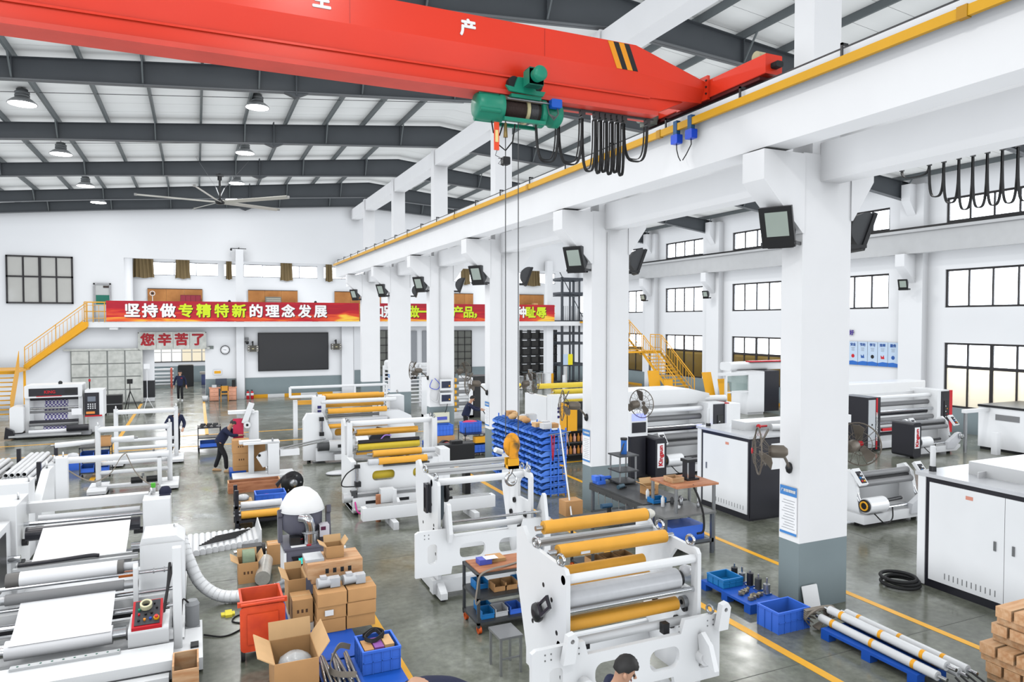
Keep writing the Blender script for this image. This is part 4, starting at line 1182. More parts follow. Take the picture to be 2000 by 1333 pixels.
for j in range(5): obj('louvre', MB().box(-0.45, -0.22, 1.0 + 0.12 * j, 0.45, -0.2, 1.07 + 0.12 * j), M('louvre_light', (170, 168, 156), 0.6), t)
t = thing('desk_fan', 'round white fan at the edge of the first brown board', 'fan', (-2.5, 50.3, 5.6))
obj('cage', MB().torus((0, -0.05, 0.7), 0.14, 0.02, (0, 1, 0)), white, t)
obj('motor', MB().ball((0, 0, 0.7), 0.08, 10), black, t)
obj('pole', MB().cyl((0, 0.02, -1.08), (0, 0.02, 0.62), 0.02, n=8).cyl((0, 0.02, -1.08), (0, 0.02, -1.05), 0.18, n=14), white, t)
for i, (x, w_) in enumerate(((5.6, 0.35), (6.2, 0.4), (22.6, 0.3), (23.1, 0.3), (23.6, 0.3), (24.1, 0.35), (10.0, 0.5))):
    solo('stock_box', MB().box(x, 50.0, 4.52, x + w_, 50.4, 5.7 + 0.12 * (i % 3)), card if i % 2 else M('ochre_box', (206, 152, 52), 0.7), 'small carton standing on the mezzanine, %s' % ('beside the louvred cabinet', 'beside the second brown board edge', 'first near the lift', 'second near the lift', 'third near the lift', 'fourth near the lift', 'behind the last columns')[i], 'box')
for x, n_ in ((-0.8, 'over the narrow curtain'), (5.8, 'over the middle curtain'), (12.6, 'behind the girder'), (20.4, 'near the lift tower')):
    t = thing('mezzanine_lamp', 'round lamp under the mezzanine soffit ' + n_, 'lamp', (x, 47.6, 8.55), group='mezzanine lamps')
    obj('shade', MB().lathe([(0.24, 0), (0.23, 0.02), (0.1, 0.2), (0.05, 0.25)], n=20), lampm, t)
    obj('diffuser', MB().lathe([(0.22, -0.004), (0.22, 0.003)], n=20), glow, t)
    obj('hanger_rod', MB().cyl((0, 0, 0.24), (0, 0, 0.76), 0.012, n=6), steel, t)
    L = D.lights.new('mezzanine_light', 'AREA'); L.shape = 'DISK'; L.size = 0.5; L.energy = 60
    lo = D.objects.new('light', L); COL.objects.link(lo); lo.parent = t; lo.location = (0, 0, -0.03)
rl = thing('mezzanine_railing', 'yellow railing behind the long red banners', 'railing', (9, 43.5, 4.52))
for z in (0.55, 1.05):
    obj('rail', MB().cyl((-14.4, 0.02, z), (13.6, 0.02, z), 0.025, n=8), yel, rl)
for k in range(20):
    obj('post', MB().cyl((-14.4 + 1.47 * k, 0.02, 0), (-14.4 + 1.47 * k, 0.02, 1.05), 0.022, n=8), yel, rl)
cm = thing('pillar_camera', 'security camera on top of the mezzanine pillar', 'camera', (2.3, 44.0, 8.7))
obj('arm', MB().box(-0.45, -0.03, 0.02, 0.4, 0.03, 0.06).box(-0.03, -0.03, 0, 0.03, 0.03, 0.1), iron, cm)
obj('camera_body', MB().cyl((-0.42, 0, -0.03), (-0.42, -0.25, -0.06), 0.06, n=12), black, cm)

# ------------------------------------------------------------------ yellow stairs by the back wall
def treads(parent, p0, p1, n_, wid, axis, mat=yel):
    for k in range(n_):
        u = (k + 0.5) / n_
        c = [p0[i] + (p1[i] - p0[i]) * u for i in range(3)]
        if axis == 'x': obj('tread', MB().cbox(c, (abs(p1[0] - p0[0]) / n_ * 1.05, wid, 0.045)), mat, parent)
        else: obj('tread', MB().cbox(c, (wid, abs(p1[1] - p0[1]) / n_ * 1.05, 0.045)), mat, parent)
def stair_rail(parent, p0, p1, h, n_, mat=yel, r=0.022):
    a, b = Vector(p0), Vector(p1); up = Vector((0, 0, h))
    obj('handrail', MB().cyl(a + up, b + up, r, n=8), mat, parent)
    obj('lower_rail', MB().cyl(a + up * 0.2, b + up * 0.2, r * 0.7, n=8), mat, parent)
    obj('lower_rail', MB().cyl(a + up * 0.85, b + up * 0.85, r * 0.6, n=8), mat, parent)
    for k in range(n_ + 1):
        p = a.lerp(b, k / n_)
        big = k in (0, n_, n_ // 2)
        obj('newel' if big else 'baluster', MB().cyl(p, p + up * (1.0 if big else 0.85), r if big else r * 0.55, n=6), mat, parent)
st = thing('yellow_staircase', 'yellow steel staircase against the back wall by the white machine', 'staircase', (-8.2, 42.5, 0))
o_ = Vector((-8.2, 42.5, 0))
def L3(x, y, z): return (x - o_.x, y - o_.y, z)
for y in (43.35, 44.25):
    obj('stringer', MB().prism([(-8.1 - o_.x, 2.0), (-8.1 - o_.x, 2.3), (-5.5 - o_.x, 4.52), (-5.2 - o_.x, 4.52), (-5.2 - o_.x, 4.28)], 'xz', y - o_.y, y - o_.y + 0.04), yel, st)
treads(st, L3(-8.1, 43.8, 2.15), L3(-5.3, 43.8, 4.4), 11, 0.88, 'x')
stair_rail(st, L3(-8.05, 43.37, 2.2), L3(-5.3, 43.37, 4.5), 1.02, 16)
obj('landing', MB().box(*L3(-9.7, 41.5, 2.02), *L3(-8.0, 44.4, 2.14)), yel, st)
stair_rail(st, L3(-9.75, 41.55, 2.14), L3(-9.75, 44.3, 2.14), 1.0, 8)
stair_rail(st, L3(-5.25, 43.4, 4.5), L3(-4.45, 43.4, 4.5), 1.05, 3)
for x in (-9.45, -8.0):
    obj('stringer', MB().prism([(41.6 - 42.5, 2.2), (41.6 - 42.5, 1.95), (39.95 - 42.5, 0.0), (39.7 - 42.5, 0.0), (39.7 - 42.5, 0.1)], 'yz', x - o_.x - 0.03, x - o_.x + 0.03), yel, st)
treads(st, L3(-8.72, 39.8, 0.1), L3(-8.72, 41.6, 2.1), 10, 1.4, 'y')
obj('side_plate', MB().prism([(41.6 - 42.5, 3.1), (41.6 - 42.5, 2.2), (39.7 - 42.5, 0.1), (39.7 - 42.5, 1.0)], 'yz', -8.0 - o_.x + 0.03, -8.0 - o_.x + 0.05), yel, st)
for x in (-9.6, -8.1):
    obj('support_post', MB().box(*L3(x, 43.2, 0), *L3(x + 0.1, 43.3, 2.02)), yel, st)

# ------------------------------------------------------------------ yellow stairs in the window bay
st = thing('yellow_staircase', 'yellow two flight staircase beside the window wall', 'staircase', (26.2, 37.0, 0))
o_ = Vector((26.2, 37.0, 0))
for x in (26.05, 27.45):
    obj('stringer', MB().prism([(34.6 - 37, 0), (34.95 - 37, 0), (38.1 - 37, 2.42), (38.1 - 37, 2.62)], 'yz', x - o_.x, x - o_.x + 0.05), yel, st)
    stair_rail(st, L3(x + 0.02, 34.65, 0.1), L3(x + 0.02, 38.0, 2.6), 1.05, 12, r=0.03)
treads(st, L3(26.77, 34.7, 0.12), L3(26.77, 38.05, 2.6), 13, 1.4, 'y')
obj('landing', MB().box(*L3(24.5, 38.0, 2.52), *L3(27.5, 39.3, 2.64)), yel, st)
for x in (24.6, 26.0):
    obj('stringer', MB().prism([(38.1 - 37, 2.4), (38.3 - 37, 2.4), (41.2 - 37, 4.3), (41.2 - 37, 4.55)], 'yz', x - o_.x, x - o_.x + 0.05), yel, st)
    stair_rail(st, L3(x + 0.02, 38.1, 2.62), L3(x + 0.02, 41.1, 4.5), 1.05, 11, r=0.03)
treads(st, L3(25.3, 38.2, 2.64), L3(25.3, 41.1, 4.5), 11, 1.4, 'y')
obj('top_walkway', MB().box(*L3(24.5, 41.1, 4.4), *L3(26.1, 43.44, 4.52)), yel, st)
stair_rail(st, L3(26.02, 41.1, 4.5), L3(26.02, 43.3, 4.5), 1.05, 7, r=0.03)
stair_rail(st, L3(27.45, 38.1, 2.62), L3(27.45, 39.2, 2.62), 1.05, 4, r=0.03)
for x, y in ((24.6, 39.2), (27.4, 39.2), (24.7, 41.2), (26.0, 41.2)):
    obj('support_post', MB().box(*L3(x, y, 0), *L3(x + 0.1, y + 0.1, 2.5 if y < 40 else 4.4)), steel, st)
# leaning yellow panels, dark board
for i, (x, y, w_, h_, lean, n_) in enumerate(((24.0, 33.6, 0.75, 1.75, 0.35, 'large yellow panel leaning on the stair flight'), (24.7, 33.3, 0.6, 1.2, 0.3, 'smaller yellow panel leaning on the stair foot'), (26.3, 31.6, 0.62, 1.75, 0.5, 'tall yellow panel leaning by the window wall'), (27.0, 31.3, 0.6, 1.35, 0.4, 'short yellow panel behind the tall leaning one'), (26.75, 30.9, 0.72, 1.15, 0.45, 'wide low yellow panel leaning by the dark board'))):
    m = MB(); m.M = Matrix.Rotation(-lean * 0.6, 4, 'X')
    m.box(-w_ / 2, 0, 0, w_ / 2, 0.05, h_)
    if i == 0: m.box(-0.05, -0.02, 0.05, 0.1, 0.0, 0.35)
    tag(obj('yellow_cover_sheet', m, yel, None, (x, y, 0.0)), n_, 'panel', 'leaning yellow panels')
m = MB(); m.M = Matrix.Rotation(-0.12, 4, 'X'); m.rbox(-0.3, 0, 0, 0.3, 0.08, 2.0, 0.05, 'y')
tag(obj('dark_board', m, M('charcoal_board', (56, 58, 62), 0.6), None, (27.7, 29.9, 0)), 'tall charcoal board leaning on the window wall', 'board')
# carton stack under the stairs
for i in range(3):
    for j in range(3):
        solo('storage_carton', MB().box(23.6 + 0.72 * i, 40.2, 0.48 * j, 24.3 + 0.72 * i, 40.9, 0.48 * j + 0.46), card if (i + j) % 2 else M('tan_card', (186, 140, 84), 0.8), 'carton in the stack under the stairs, %s row from floor, %s from lift' % (ORD[j], ORD[i]), 'box', 'cartons under the stairs')
# blue wall posters
ps = thing('wall_posters', 'strip of pale blue value posters on the window wall', 'poster', (28.1, 23.4, 2.5))
ps.location = (28.44, 23.4, 2.5)
pb = M('poster_sky', (196, 216, 238), 0.5, var=0.05); pbl = M('poster_blue', (40, 110, 200), 0.5, var=0.05); ptx = M('poster_ink', (40, 90, 170), 0.5)
for i, ch_ in enumerate(('素养', '安全', '节约', '学习', '效率', '服务')):
    y = 1.3 - 0.53 * i
    p = obj('poster_sheet', MB().box(0, y - 0.255, 0, 0.02, y + 0.255, 1.1), pb, ps)
    obj('poster_wave', MB().prism([(y - 0.255, 0.0), (y + 0.255, 0.0), (y + 0.255, 0.14 + 0.03 * (i % 2)), (y, 0.2), (y - 0.255, 0.15 + 0.03 * ((i + 1) % 2))], 'yz', -0.004, 0.0), pbl, p)
    TXT('heading', ch_, 0.15, ptx, p, (-0.004, y, 0.95), FACE_LEFT, bold=0.006, depth=0.001)
    obj('text_line', MB().box(-0.003, y - 0.1, 0.8, 0, y + 0.1, 0.815).box(-0.003, y - 0.08, 0.74, 0, y + 0.08, 0.755).box(-0.003, y - 0.08, 0.68, 0, y + 0.08, 0.695), M('poster_grey_ink', (120, 126, 140), 0.6), p)
    obj('pictogram', MB().prism(circ(y, 0.42, 0.09, 10) if i % 2 else [(y - 0.1, 0.34), (y + 0.08, 0.34), (y + 0.1, 0.5), (y, 0.42), (y - 0.06, 0.52)], 'yz', -0.004, 0), [black, redacc, ptx][i % 3], p)
TXT('slogan', '做得更好', 0.26, M('slogan_indigo', (70, 40, 150), 0.5), ps, (-0.004, 1.25, 1.5), FACE_LEFT, bold=0.012, depth=0.002)

# ------------------------------------------------------------------ lift tower
lt = thing('goods_lift_tower', 'dark grey steel goods lift tower beside the banner', 'lift', (24.2, 44.6, 0))
ltm = M('lift_grey', (62, 68, 76), 0.5)
for x in (-1.1, 0.95):
    for y in (-1.1, 1.0):
        obj('corner_post', MB().box(x, y, 0, x + 0.14, y + 0.14, 7.6), ltm, lt)
for x in (-0.45, 0.3):
    obj('guide_post', MB().box(x, -1.05, 0, x + 0.1, -0.95, 7.4), ltm, lt)
for z in (0.05, 1.4, 2.9, 3.6, 4.4, 6.4, 7.4):
    obj('ring_beam', MB().box(-1.1, -1.12, z, 1.09, -1.0, z + 0.16).box(-1.1, 1.0, z, 1.09, 1.12, z + 0.16).box(-1.12, -1.1, z, -1.0, 1.1, z + 0.16).box(0.97, -1.1, z, 1.09, 1.1, z + 0.16), ltm, lt)
cgx = obj('lift_cage', MB().box(-0.9, -0.9, 4.5, 0.9, 0.9, 4.6).box(-0.9, -0.9, 6.3, 0.9, 0.9, 6.36), ltm, lt)
for k in range(12):
    obj('cage_bar', MB().cyl((-0.85 + 0.155 * k, -0.95, 4.6), (-0.85 + 0.155 * k, -0.95, 5.6), 0.018, n=6), ltm, cgx)
obj('diagonal_stay', MB().cyl((-1.3, -1.2, 7.9), (0.6, -1.2, 4.7), 0.03, n=6), ltm, lt)
for x, c_, n_ in ((23.35, M('notice_sky', (190, 210, 235), 0.5), 'pale blue notice hanging on the lift tower'), (23.72, M('notice_yellow', (240, 226, 20), 0.5), 'bright yellow safety notice hanging on the lift tower')):
    solo('safety_notice', MB().box(x - 0.17, 43.4, 1.5, x + 0.2, 43.43, 2.25), c_, n_, 'sign')
# ------------------------------------------------------------------ shelves, doors and drums under the mezzanine
def lattice(x0, x1, z0, z1, label, cols, rows_, y=48.4):
    t = thing('lattice_window', label, 'window', ((x0 + x1) / 2, y, z0), kind='structure')
    hw = (x1 - x0) / 2; h_ = z1 - z0
    obj('backing', MB().box(-hw, 0.02, 0, hw, 0.06, h_), M('dim_glass', (104, 106, 100), 0.25, var=0.2, scale=1.5), t)
    for i in range(cols + 1):
        x = -hw + 2 * hw * i / cols
        obj('mullion', MB().box(x - 0.02, -0.02, 0, x + 0.02, 0.02, h_), frm, t)
    for j in range(rows_ + 1):
        z = h_ * j / rows_
        obj('transom', MB().box(-hw, -0.02, z - 0.02, hw, 0.02, z + 0.02), frm, t)
lattice(10.8, 13.2, 0.8, 3.9, 'dark lattice window between the two last columns', 4, 6)
lattice(16.2, 18.3, 0.8, 3.85, 'dark lattice window behind the big fan', 4, 6)
for x0, n_ in ((13.6, 'grey steel door beside the white pillar'), (15.2, 'grey steel door by the electrical box column')):
    t = thing('door_%d' % (3 + int(x0) % 2), n_, 'door', (x0, 48.42, 0), kind='structure')
    obj('door_leaf', MB().box(-0.6, 0, 0, 0.6, 0.06, 3.85), M('door_grey', (150, 153, 158), 0.6), t)
    obj('door_handle', MB().box(0.45, -0.05, 1.0, 0.5, 0.0, 1.2), steel, t)
bs = thing('black_shelving', 'tall black shelving stacked with dark frames under the mezzanine', 'shelving', (22.4, 46.6, 0))
for i in range(6):
    obj('upright', MB().box(-1.75 + 0.7 * i, -0.3, 0, -1.69 + 0.7 * i, 0.3, 3.9), black, bs)
for j in range(7):
    obj('shelf', MB().box(-1.75, -0.32, 0.3 + 0.58 * j, 1.82, 0.32, 0.36 + 0.58 * j), M('shelf_black', (40, 40, 42), 0.6), bs)
for i in range(5):
    for j in range(6):
        obj('stored_frame', MB().box(-1.62 + 0.7 * i, -0.25, 0.38 + 0.58 * j, -1.08 + 0.7 * i + 0.02 * (i % 2), 0.25, 0.8 + 0.58 * j), M('stored_dark', (52, 52, 52), 0.5, var=0.3, scale=2), bs)
for i, (x, y, r, h_, c_) in enumerate(((20.2, 42.6, 0.22, 1.0, alu), (20.9, 42.5, 0.24, 1.1, chrome), (21.5, 42.6, 0.3, 1.05, white), (19.7, 42.8, 0.18, 0.9, chrome), (22.7, 42.2, 0.13, 1.5, alu), (20.5, 43.1, 0.15, 1.3, chrome))):
    solo('metal_drum', MB().lathe([(r, 0), (r * 1.03, 0.02), (r * 1.03, 0.06), (r, 0.08), (r, h_ - 0.06), (r * 1.03, h_ - 0.04), (r * 1.03, h_), (r * 0.9, h_), (r * 0.9, h_ - 0.03)], (x, y, 0), 20), c_, ['short grey metal drum under the mezzanine', 'polished steel drum in the middle of the row', 'white drum in front of the black shelves', 'slim steel drum at the row end', 'tall narrow tube beside the lift tower', 'tall polished drum behind the others'][i], 'drum')
# ------------------------------------------------------------------ slitting machine frames along the aisle
def plate_outline():
    """side plate in (y, z)"""
    return [(0.1, 0.35), (0.9, 0.35), (1.02, 0.55), (1.35, 1.5), (1.35, 2.08), (1.18, 2.14), (1.0, 1.98), (0.12, 1.95), (0.08, 1.9), (0.08, 0.4)]
def holes_at(pts, r=0.028): return [circ(a, b, r, 10) for a, b in pts]
def slitter_base(w, x0=0.0, x1=2.42, hi=1.2):
    """front beam with slots, feet and floor beam"""
    out = [(x0, 0.46), (x0 + 0.6, 0.46), (x0 + 0.62, 0.58), (x1 - 0.65, 0.58), (x1 - 0.62, 0.46), (x1, 0.46), (x1, hi - 0.02), (x1 - 0.05, hi), (x1 - 0.5, hi), (x1 - 0.55, 1.05), (x0 + 0.66, 1.05), (x0 + 0.62, hi), (x0 + 0.05, hi), (x0, hi - 0.03)]
    hs = [rrect(x0 + 0.75, 0.68, x0 + 1.2, 0.93, 0.1), rrect(x0 + 1.45, 0.68, x0 + 1.85, 0.93, 0.1), rrect(x0 + 0.2, 0.66, x0 + 0.36, 0.98, 0.06), rrect(x1 - 0.3, 0.6, x1 - 0.12, 0.92, 0.05)]
    w.add('front_beam', MB().prism(out, 'xz', 0, 0.06, hs), white_b)
    for bx in (x0 + 0.15, x0 + 0.22, x1 - 0.18, x1 - 0.1, x1 - 0.58, x0 + 0.55):
        for bz in (hi - 0.12, hi - 0.06):
            w.add('bolt', MB().cyl((bx, -0.004, bz), (bx, 0.0, bz), 0.009, n=8), steel)
    w.b('floor_beam', white_b, (x0 + 0.35, 0.2, 0.08, x1 - 0.35, 0.38, 0.3))
    for x in (x0 + 0.42, x1 - 0.58):
        w.add('foot', MB().prism([(0.0, 0.04), (1.25, 0.04), (1.25, 0.16), (0.9, 0.36), (0.35, 0.36), (0.0, 0.14)], 'yz', x, x + 0.12), white_b)
        for y in (0.08, 1.15):
            w.c('levelling_pad', rubber, (x + 0.06, y, 0), (x + 0.06, y, 0.05), 0.045, n=10)
    w.b('rear_beam', white_b, (x0 + 0.46, 1.05, 0.5, x1 - 0.2, 1.12, 0.75))
def side_plates(w, xa, xb, window=True):
    hs = holes_at([(0.3, 1.2), (0.55, 0.9), (0.42, 1.52), (0.75, 1.35), (0.2, 0.75), (0.9, 1.1), (0.62, 1.62)])
    pl = w.add('side_plate', MB().prism(plate_outline(), 'yz', xa, xa + 0.05, hs), white_b)
    for a, b in ((0.3, 1.2), (0.55, 0.9), (0.42, 1.52), (0.75, 1.35), (0.2, 0.75), (0.9, 1.1), (0.62, 1.62)):
        w.c('hole_plug', black, (xa - 0.002, a, b), (xa + 0.03, a, b), 0.027, n=10)
    h2 = holes_at([(0.3, 1.2), (0.55, 0.9), (0.75, 1.35), (0.9, 1.1), (0.45, 1.0)])
    if window: h2.append([(0.2, 1.45), (0.62, 1.45), (0.62, 1.7), (0.5, 1.85), (0.2, 1.85)])
    w.add('side_plate', MB().prism(plate_outline(), 'yz', xb, xb + 0.05, h2), white_b)
    for a, b in ((0.3, 1.2), (0.55, 0.9), (0.75, 1.35), (0.9, 1.1), (0.45, 1.0)):
        w.add('bearing', MB().ring((xb - 0.03, a, b), (xb + 0.01, a, b), 0.05, 0.025, 16), black)
    for x in (xa + 0.025, xb + 0.025):
        w.eyebolt(x, 0.25, 1.95, chrome, R=0.055); w.eyebolt(x, 0.85, 1.97, chrome, R=0.055)

# --- machine 4: orange rollers and a white film roll, closest to the workbench
w = Wt('slitter_frame', 'white slitter frame with five orange rollers and a white film roll', 'machine', (3.1, 6.47, 0), 'slitting machine frames', rel=True)
slitter_base(w)
xa, xb = 0.44, 2.16
side_plates(w, xa, xb)
ra, rb_ = xa + 0.16, xb - 0.12
w.roll(ra, rb_, 0.95, 2.16, 0.078, orange, 'wrapped_roller', 0.1)
w.b('alu_profile', alu, (xa + 0.05, 0.97, 1.93, xb, 1.05, 2.01)); w.b('profile_groove', steel, (xa + 0.05, 0.965, 1.955, xb, 0.972, 1.985))
w.roll(ra + 0.02, rb_ + 0.05, 0.62, 1.97, 0.078, orange, 'wrapped_roller', 0.12)
w.b('paper_label', paper, (ra + 0.28, 0.54, 1.93, ra + 0.4, 0.548, 1.96))
w.roll(ra - 0.1, rb_ - 0.1, 0.86, 1.63, 0.07, orange, 'wrapped_roller', 0.0)
w.c('cross_tube', white_b, (xa, 0.15, 1.83), (xb, 0.15, 1.83), 0.05, n=16)
w.roll(ra - 0.1, rb_ - 0.02, 0.83, 1.42, 0.06, orange, 'wrapped_roller', 0.0)
w.roll(ra - 0.1, rb_ - 0.02, 0.3, 1.56, 0.125, film, 'film_roll', 0.0)
w.add('film_end', MB().cyl((rb_ - 0.02, 0.3, 1.56), (rb_ + 0.04, 0.3, 1.56), 0.09, n=16), black)
w.c('chrome_rod', chrome, (xa + 0.02, 0.16, 1.47), (xb, 0.16, 1.47), 0.03, n=12)
w.roll(ra - 0.1, rb_ - 0.02, 0.3, 1.27, 0.08, orange, 'wrapped_roller', 0.0)
w.c('cross_tube', white_b, (xa, 0.25, 1.08), (xb, 0.25, 1.08), 0.05, n=16)
w.add('bearing_cap', MB().ring((xb - 0.06, 0.3, 1.27), (xb, 0.3, 1.27), 0.07, 0.03, 18), steel)
w.add('coupling_wrap', MB().lathe([(0.02, 0), (0.06, 0.02), (0.07, 0.08), (0.05, 0.14), (0.03, 0.16)], (rb_ + 0.06, 0.32, 1.63), 14, (1, 0, 0)), film)
w.add('roller_bracket', MB().lathe([(0.06, 0), (0.06, 0.06), (0.035, 0.1)], (xb - 0.1, 0.95, 2.16), 14, (1, 0, 0)), M('cream_nut', (226, 224, 214), 0.5))
hdl = w.add('tension_handle', MB().prism([(0.38, 1.6), (0.6, 1.42), (0.52, 1.3), (0.3, 1.48)], 'yz', xa - 0.09, xa - 0.06, [[(0.4, 1.55), (0.55, 1.43), (0.5, 1.36), (0.34, 1.49)]]), blackm)
w.add('hand_knob', MB().lathe([(0.02, 0), (0.1, 0.01), (0.11, 0.04), (0.1, 0.07), (0.04, 0.09)], (xa - 0.02, 0.66, 1.3), 20, (-1, 0, 0)), black)
for (x, z) in ((0.42, 1.2), (2.42, 1.22)):
    w.add('lift_arm', MB().prism([(x - 0.12, 1.05), (x + 0.02, 1.05), (x + 0.06, 1.3), (x + 0.02, 1.36), (x - 0.06, 1.34)], 'xz', -0.12, -0.04, [circ(x - 0.01, 1.28, 0.025, 10)]), white_b)
for x in (0.6, 2.15):
    w.add('bearing_block', MB().ring((x, -0.1, 0.75), (x, 0.0, 0.75), 0.08, 0.04, 16), white_b)
w.add('lift_arm', MB().prism([(-0.3, 0.7), (-0.05, 0.75), (0.0, 1.0), (-0.06, 1.05), (-0.2, 0.95)], 'yz', 2.1, 2.16), white_b)
w.b('stop_block', black, (1.72, 0.12, 1.02, 1.8, 0.2, 1.14)); w.b('stop_block', black, (0.72, 0.2, 1.0, 0.8, 0.28, 1.05))
w.eyebolt(2.3, 0.03, 1.2, steel)

# --- machine 3: bare frame under the hook
w = Wt('slitter_frame', 'bare white slitter frame standing under the crane hook', 'machine', (3.16, 10.9, 0), 'slitting machine frames', rel=True)
slitter_base(w)
xa, xb = 0.4, 2.08
side_plates(w, xa, xb)
for y, z in ((0.95, 2.05), (0.7, 1.98)):
    w.b('alu_profile', alu, (xa + 0.05, y, z - 0.05, xb, y + 0.08, z + 0.05)); w.b('profile_groove', steel, (xa + 0.05, y - 0.004, z - 0.01, xb, y + 0.002, z + 0.01))
w.c('cross_tube', white_b, (xa, 0.42, 1.88), (xb, 0.42, 1.88), 0.06, n=16)
w.c('cross_tube', white_b, (xa, 0.3, 1.1), (xb, 0.3, 1.1), 0.055, n=16)
for x in (0.52, 2.25):
    w.add('roll_arm', MB().prism([(-0.1, 1.0), (0.25, 1.05), (0.2, 1.3), (0.0, 1.62), (-0.06, 1.6), (-0.16, 1.15)], 'yz', x, x + 0.06), white_b)
w.c('chrome_rod', chrome, (0.55, 0.03, 1.3), (2.3, 0.03, 1.3), 0.022, n=10)
for dx in (0.0, 0.055):
    w.add('slotted_bracket', MB().prism([(0.42, 1.38), (0.58, 1.38), (0.58, 1.86), (0.42, 1.86)], 'yz', xa - 0.09 + dx, xa - 0.05 + dx, [rrect(0.46, 1.44, 0.54, 1.8, 0.035)]), blackm)
dr = w.add('drive_unit', MB().box(0.62, 0.9, 1.1, 0.78, 1.1, 1.75), M('slate_drive', (72, 84, 92), 0.5))
w.add('drive_disc', MB().lathe([(0.05, 0), (0.18, 0.02), (0.18, 0.06), (0.06, 0.08)], (0.46, 0.9, 1.5), 20, (1, 0, 0)), alu)
w.add('drive_disc', MB().lathe([(0.05, 0), (0.17, 0.02), (0.17, 0.06), (0.06, 0.08)], (0.8, 1.0, 1.55), 20, (1, 0, 0)), black)
for k in range(5):
    w.c('drive_bolt', black, (0.88, 1.0 + 0.13 * math.cos(k * 1.26), 1.55 + 0.13 * math.sin(k * 1.26)), (0.93, 1.0 + 0.13 * math.cos(k * 1.26), 1.55 + 0.13 * math.sin(k * 1.26)), 0.025, n=8)
w.eyebolt(xb + 0.025, 0.5, 1.96, steel)
w.add('pointed_pin', MB().cyl((xb + 0.03, 0.3, 1.95), (xb + 0.03, 0.3, 2.12), 0.035, 0.008, 10), white_b)
w.c('air_cylinder', white, (xb - 0.05, 1.25, 2.14), (xb - 0.2, 1.2, 2.2), 0.05, n=12)

# beam lying on the floor beyond the bare frame
bm2 = Wt('machine_beam', 'long white machine beam lying on floor blocks', 'beam part', (4.9, 15.6, 0), None, rel=True)
bm2.b('beam', white_b, (-1.6, -0.12, 0.17, 1.55, 0.12, 0.45))
bm2.b('rail', alu, (-1.5, -0.08, 0.45, 1.45, -0.03, 0.47), (-1.5, 0.03, 0.45, 1.45, 0.08, 0.47))
for x in (-1.0, 0.9):
    bm2.b('floor_block', white, (x, -0.45, 0.0, x + 0.12, 0.35, 0.165))
bm2.b('upright_stub', white_b, (-0.85, 0.15, 0.45, -0.77, 0.2, 0.75)); bm2.c('timber_leg', wood2, (-1.15, 0.35, 0), (-1.15, 0.35, 0.62), 0.06, n=8)

def guide_rollers(w, x0, x1, lst):
    for y, z, r, m_, n_ in lst: w.roll(x0, x1, y, z, r, m_, n_, 0.08)
# --- machine 2: orange and lemon rollers with slotted front panel
w = Wt('slitter_frame', 'white slitter with orange and lemon rollers and slotted front panel', 'machine', (3.3, 16.7, 0), 'slitting machine frames', rel=True)
out = [(0.15, 0.36), (2.2, 0.36), (2.2, 1.22), (0.15, 1.22)]
w.add('front_panel', MB().prism(out, 'xz', 0.05, 0.11, [rrect(0.5, 0.76, 1.05, 1.0, 0.1), rrect(1.5, 0.76, 1.9, 1.0, 0.1)]), white_b)
w.c('inner_roll', lemon, (0.35, 0.3, 0.88), (2.0, 0.3, 0.88), 0.13, n=18)
for x in (0.0, 2.15):
    w.add('side_plate', MB().prism([(0.0, 0.1), (1.2, 0.1), (1.3, 0.6), (1.3, 2.1), (1.05, 2.16), (0.85, 2.0), (0.8, 1.3), (0.05, 1.25)], 'yz', x, x + 0.12), white_b)
    w.add('front_post', MB().rbox(x + 0.02, 0.55, 1.2, x + 0.14, 0.68, 2.12, 0.02, 'z'), white_b)
    w.eyebolt(x + 0.06, 0.9, 2.1, steel); w.eyebolt(x + 0.06, 0.6, 2.1, steel)
w.c('cross_tube', white_b, (0.1, 0.75, 2.06), (2.2, 0.75, 2.06), 0.07, n=16)
guide_rollers(w, 0.3, 1.85, [(0.85, 1.83, 0.07, orange, 'wrapped_roller'), (1.0, 1.76, 0.05, orange, 'wrapped_roller'), (0.7, 1.6, 0.05, blackm, 'dark_roller'), (0.72, 1.48, 0.09, lemon, 'wrapped_roller'), (0.85, 1.36, 0.04, greyr, 'grey_roller'), (0.95, 1.3, 0.06, orange, 'wrapped_roller')])
w.roll(0.55, 1.75, 0.2, 1.38, 0.085, orange, 'wrapped_roller', 0.14); w.c('film_wrap', film, (1.75, 0.2, 1.38), (2.1, 0.2, 1.38), 0.07, n=16)
w.roll(0.65, 1.85, 0.05, 1.22, 0.085, orange, 'wrapped_roller', 0.14); w.c('film_wrap', film, (0.4, 0.05, 1.22), (0.65, 0.05, 1.22), 0.07, n=16)
w.b('comb_strip', iron, (0.75, -0.02, 1.1, 1.9, 0.02, 1.14))
w.b('linear_rail', alu, (0.1, -0.06, 0.5, 2.25, 0.04, 0.54)); w.b('base_beam', white_b, (0.0, -0.12, 0.18, 2.3, 0.06, 0.42))
w.b('rail_slot', black, (0.3, -0.125, 0.27, 0.6, -0.119, 0.34), (1.0, -0.125, 0.27, 1.35, -0.119, 0.34), (1.75, -0.125, 0.27, 1.95, -0.119, 0.34))
w.c('cross_tube', alu, (0.0, -0.15, 0.16), (2.3, -0.15, 0.16), 0.05, n=12)
w.b('slide_carriage', white_b, (0.62, -0.3, 0.3, 0.95, -0.1, 0.62)); w.c('slide_motor', greyr, (0.6, -0.4, 0.2), (0.95, -0.4, 0.2), 0.11, n=18); w.c('slide_flange', white_b, (0.95, -0.38, 0.22), (1.02, -0.38, 0.22), 0.2, n=20)
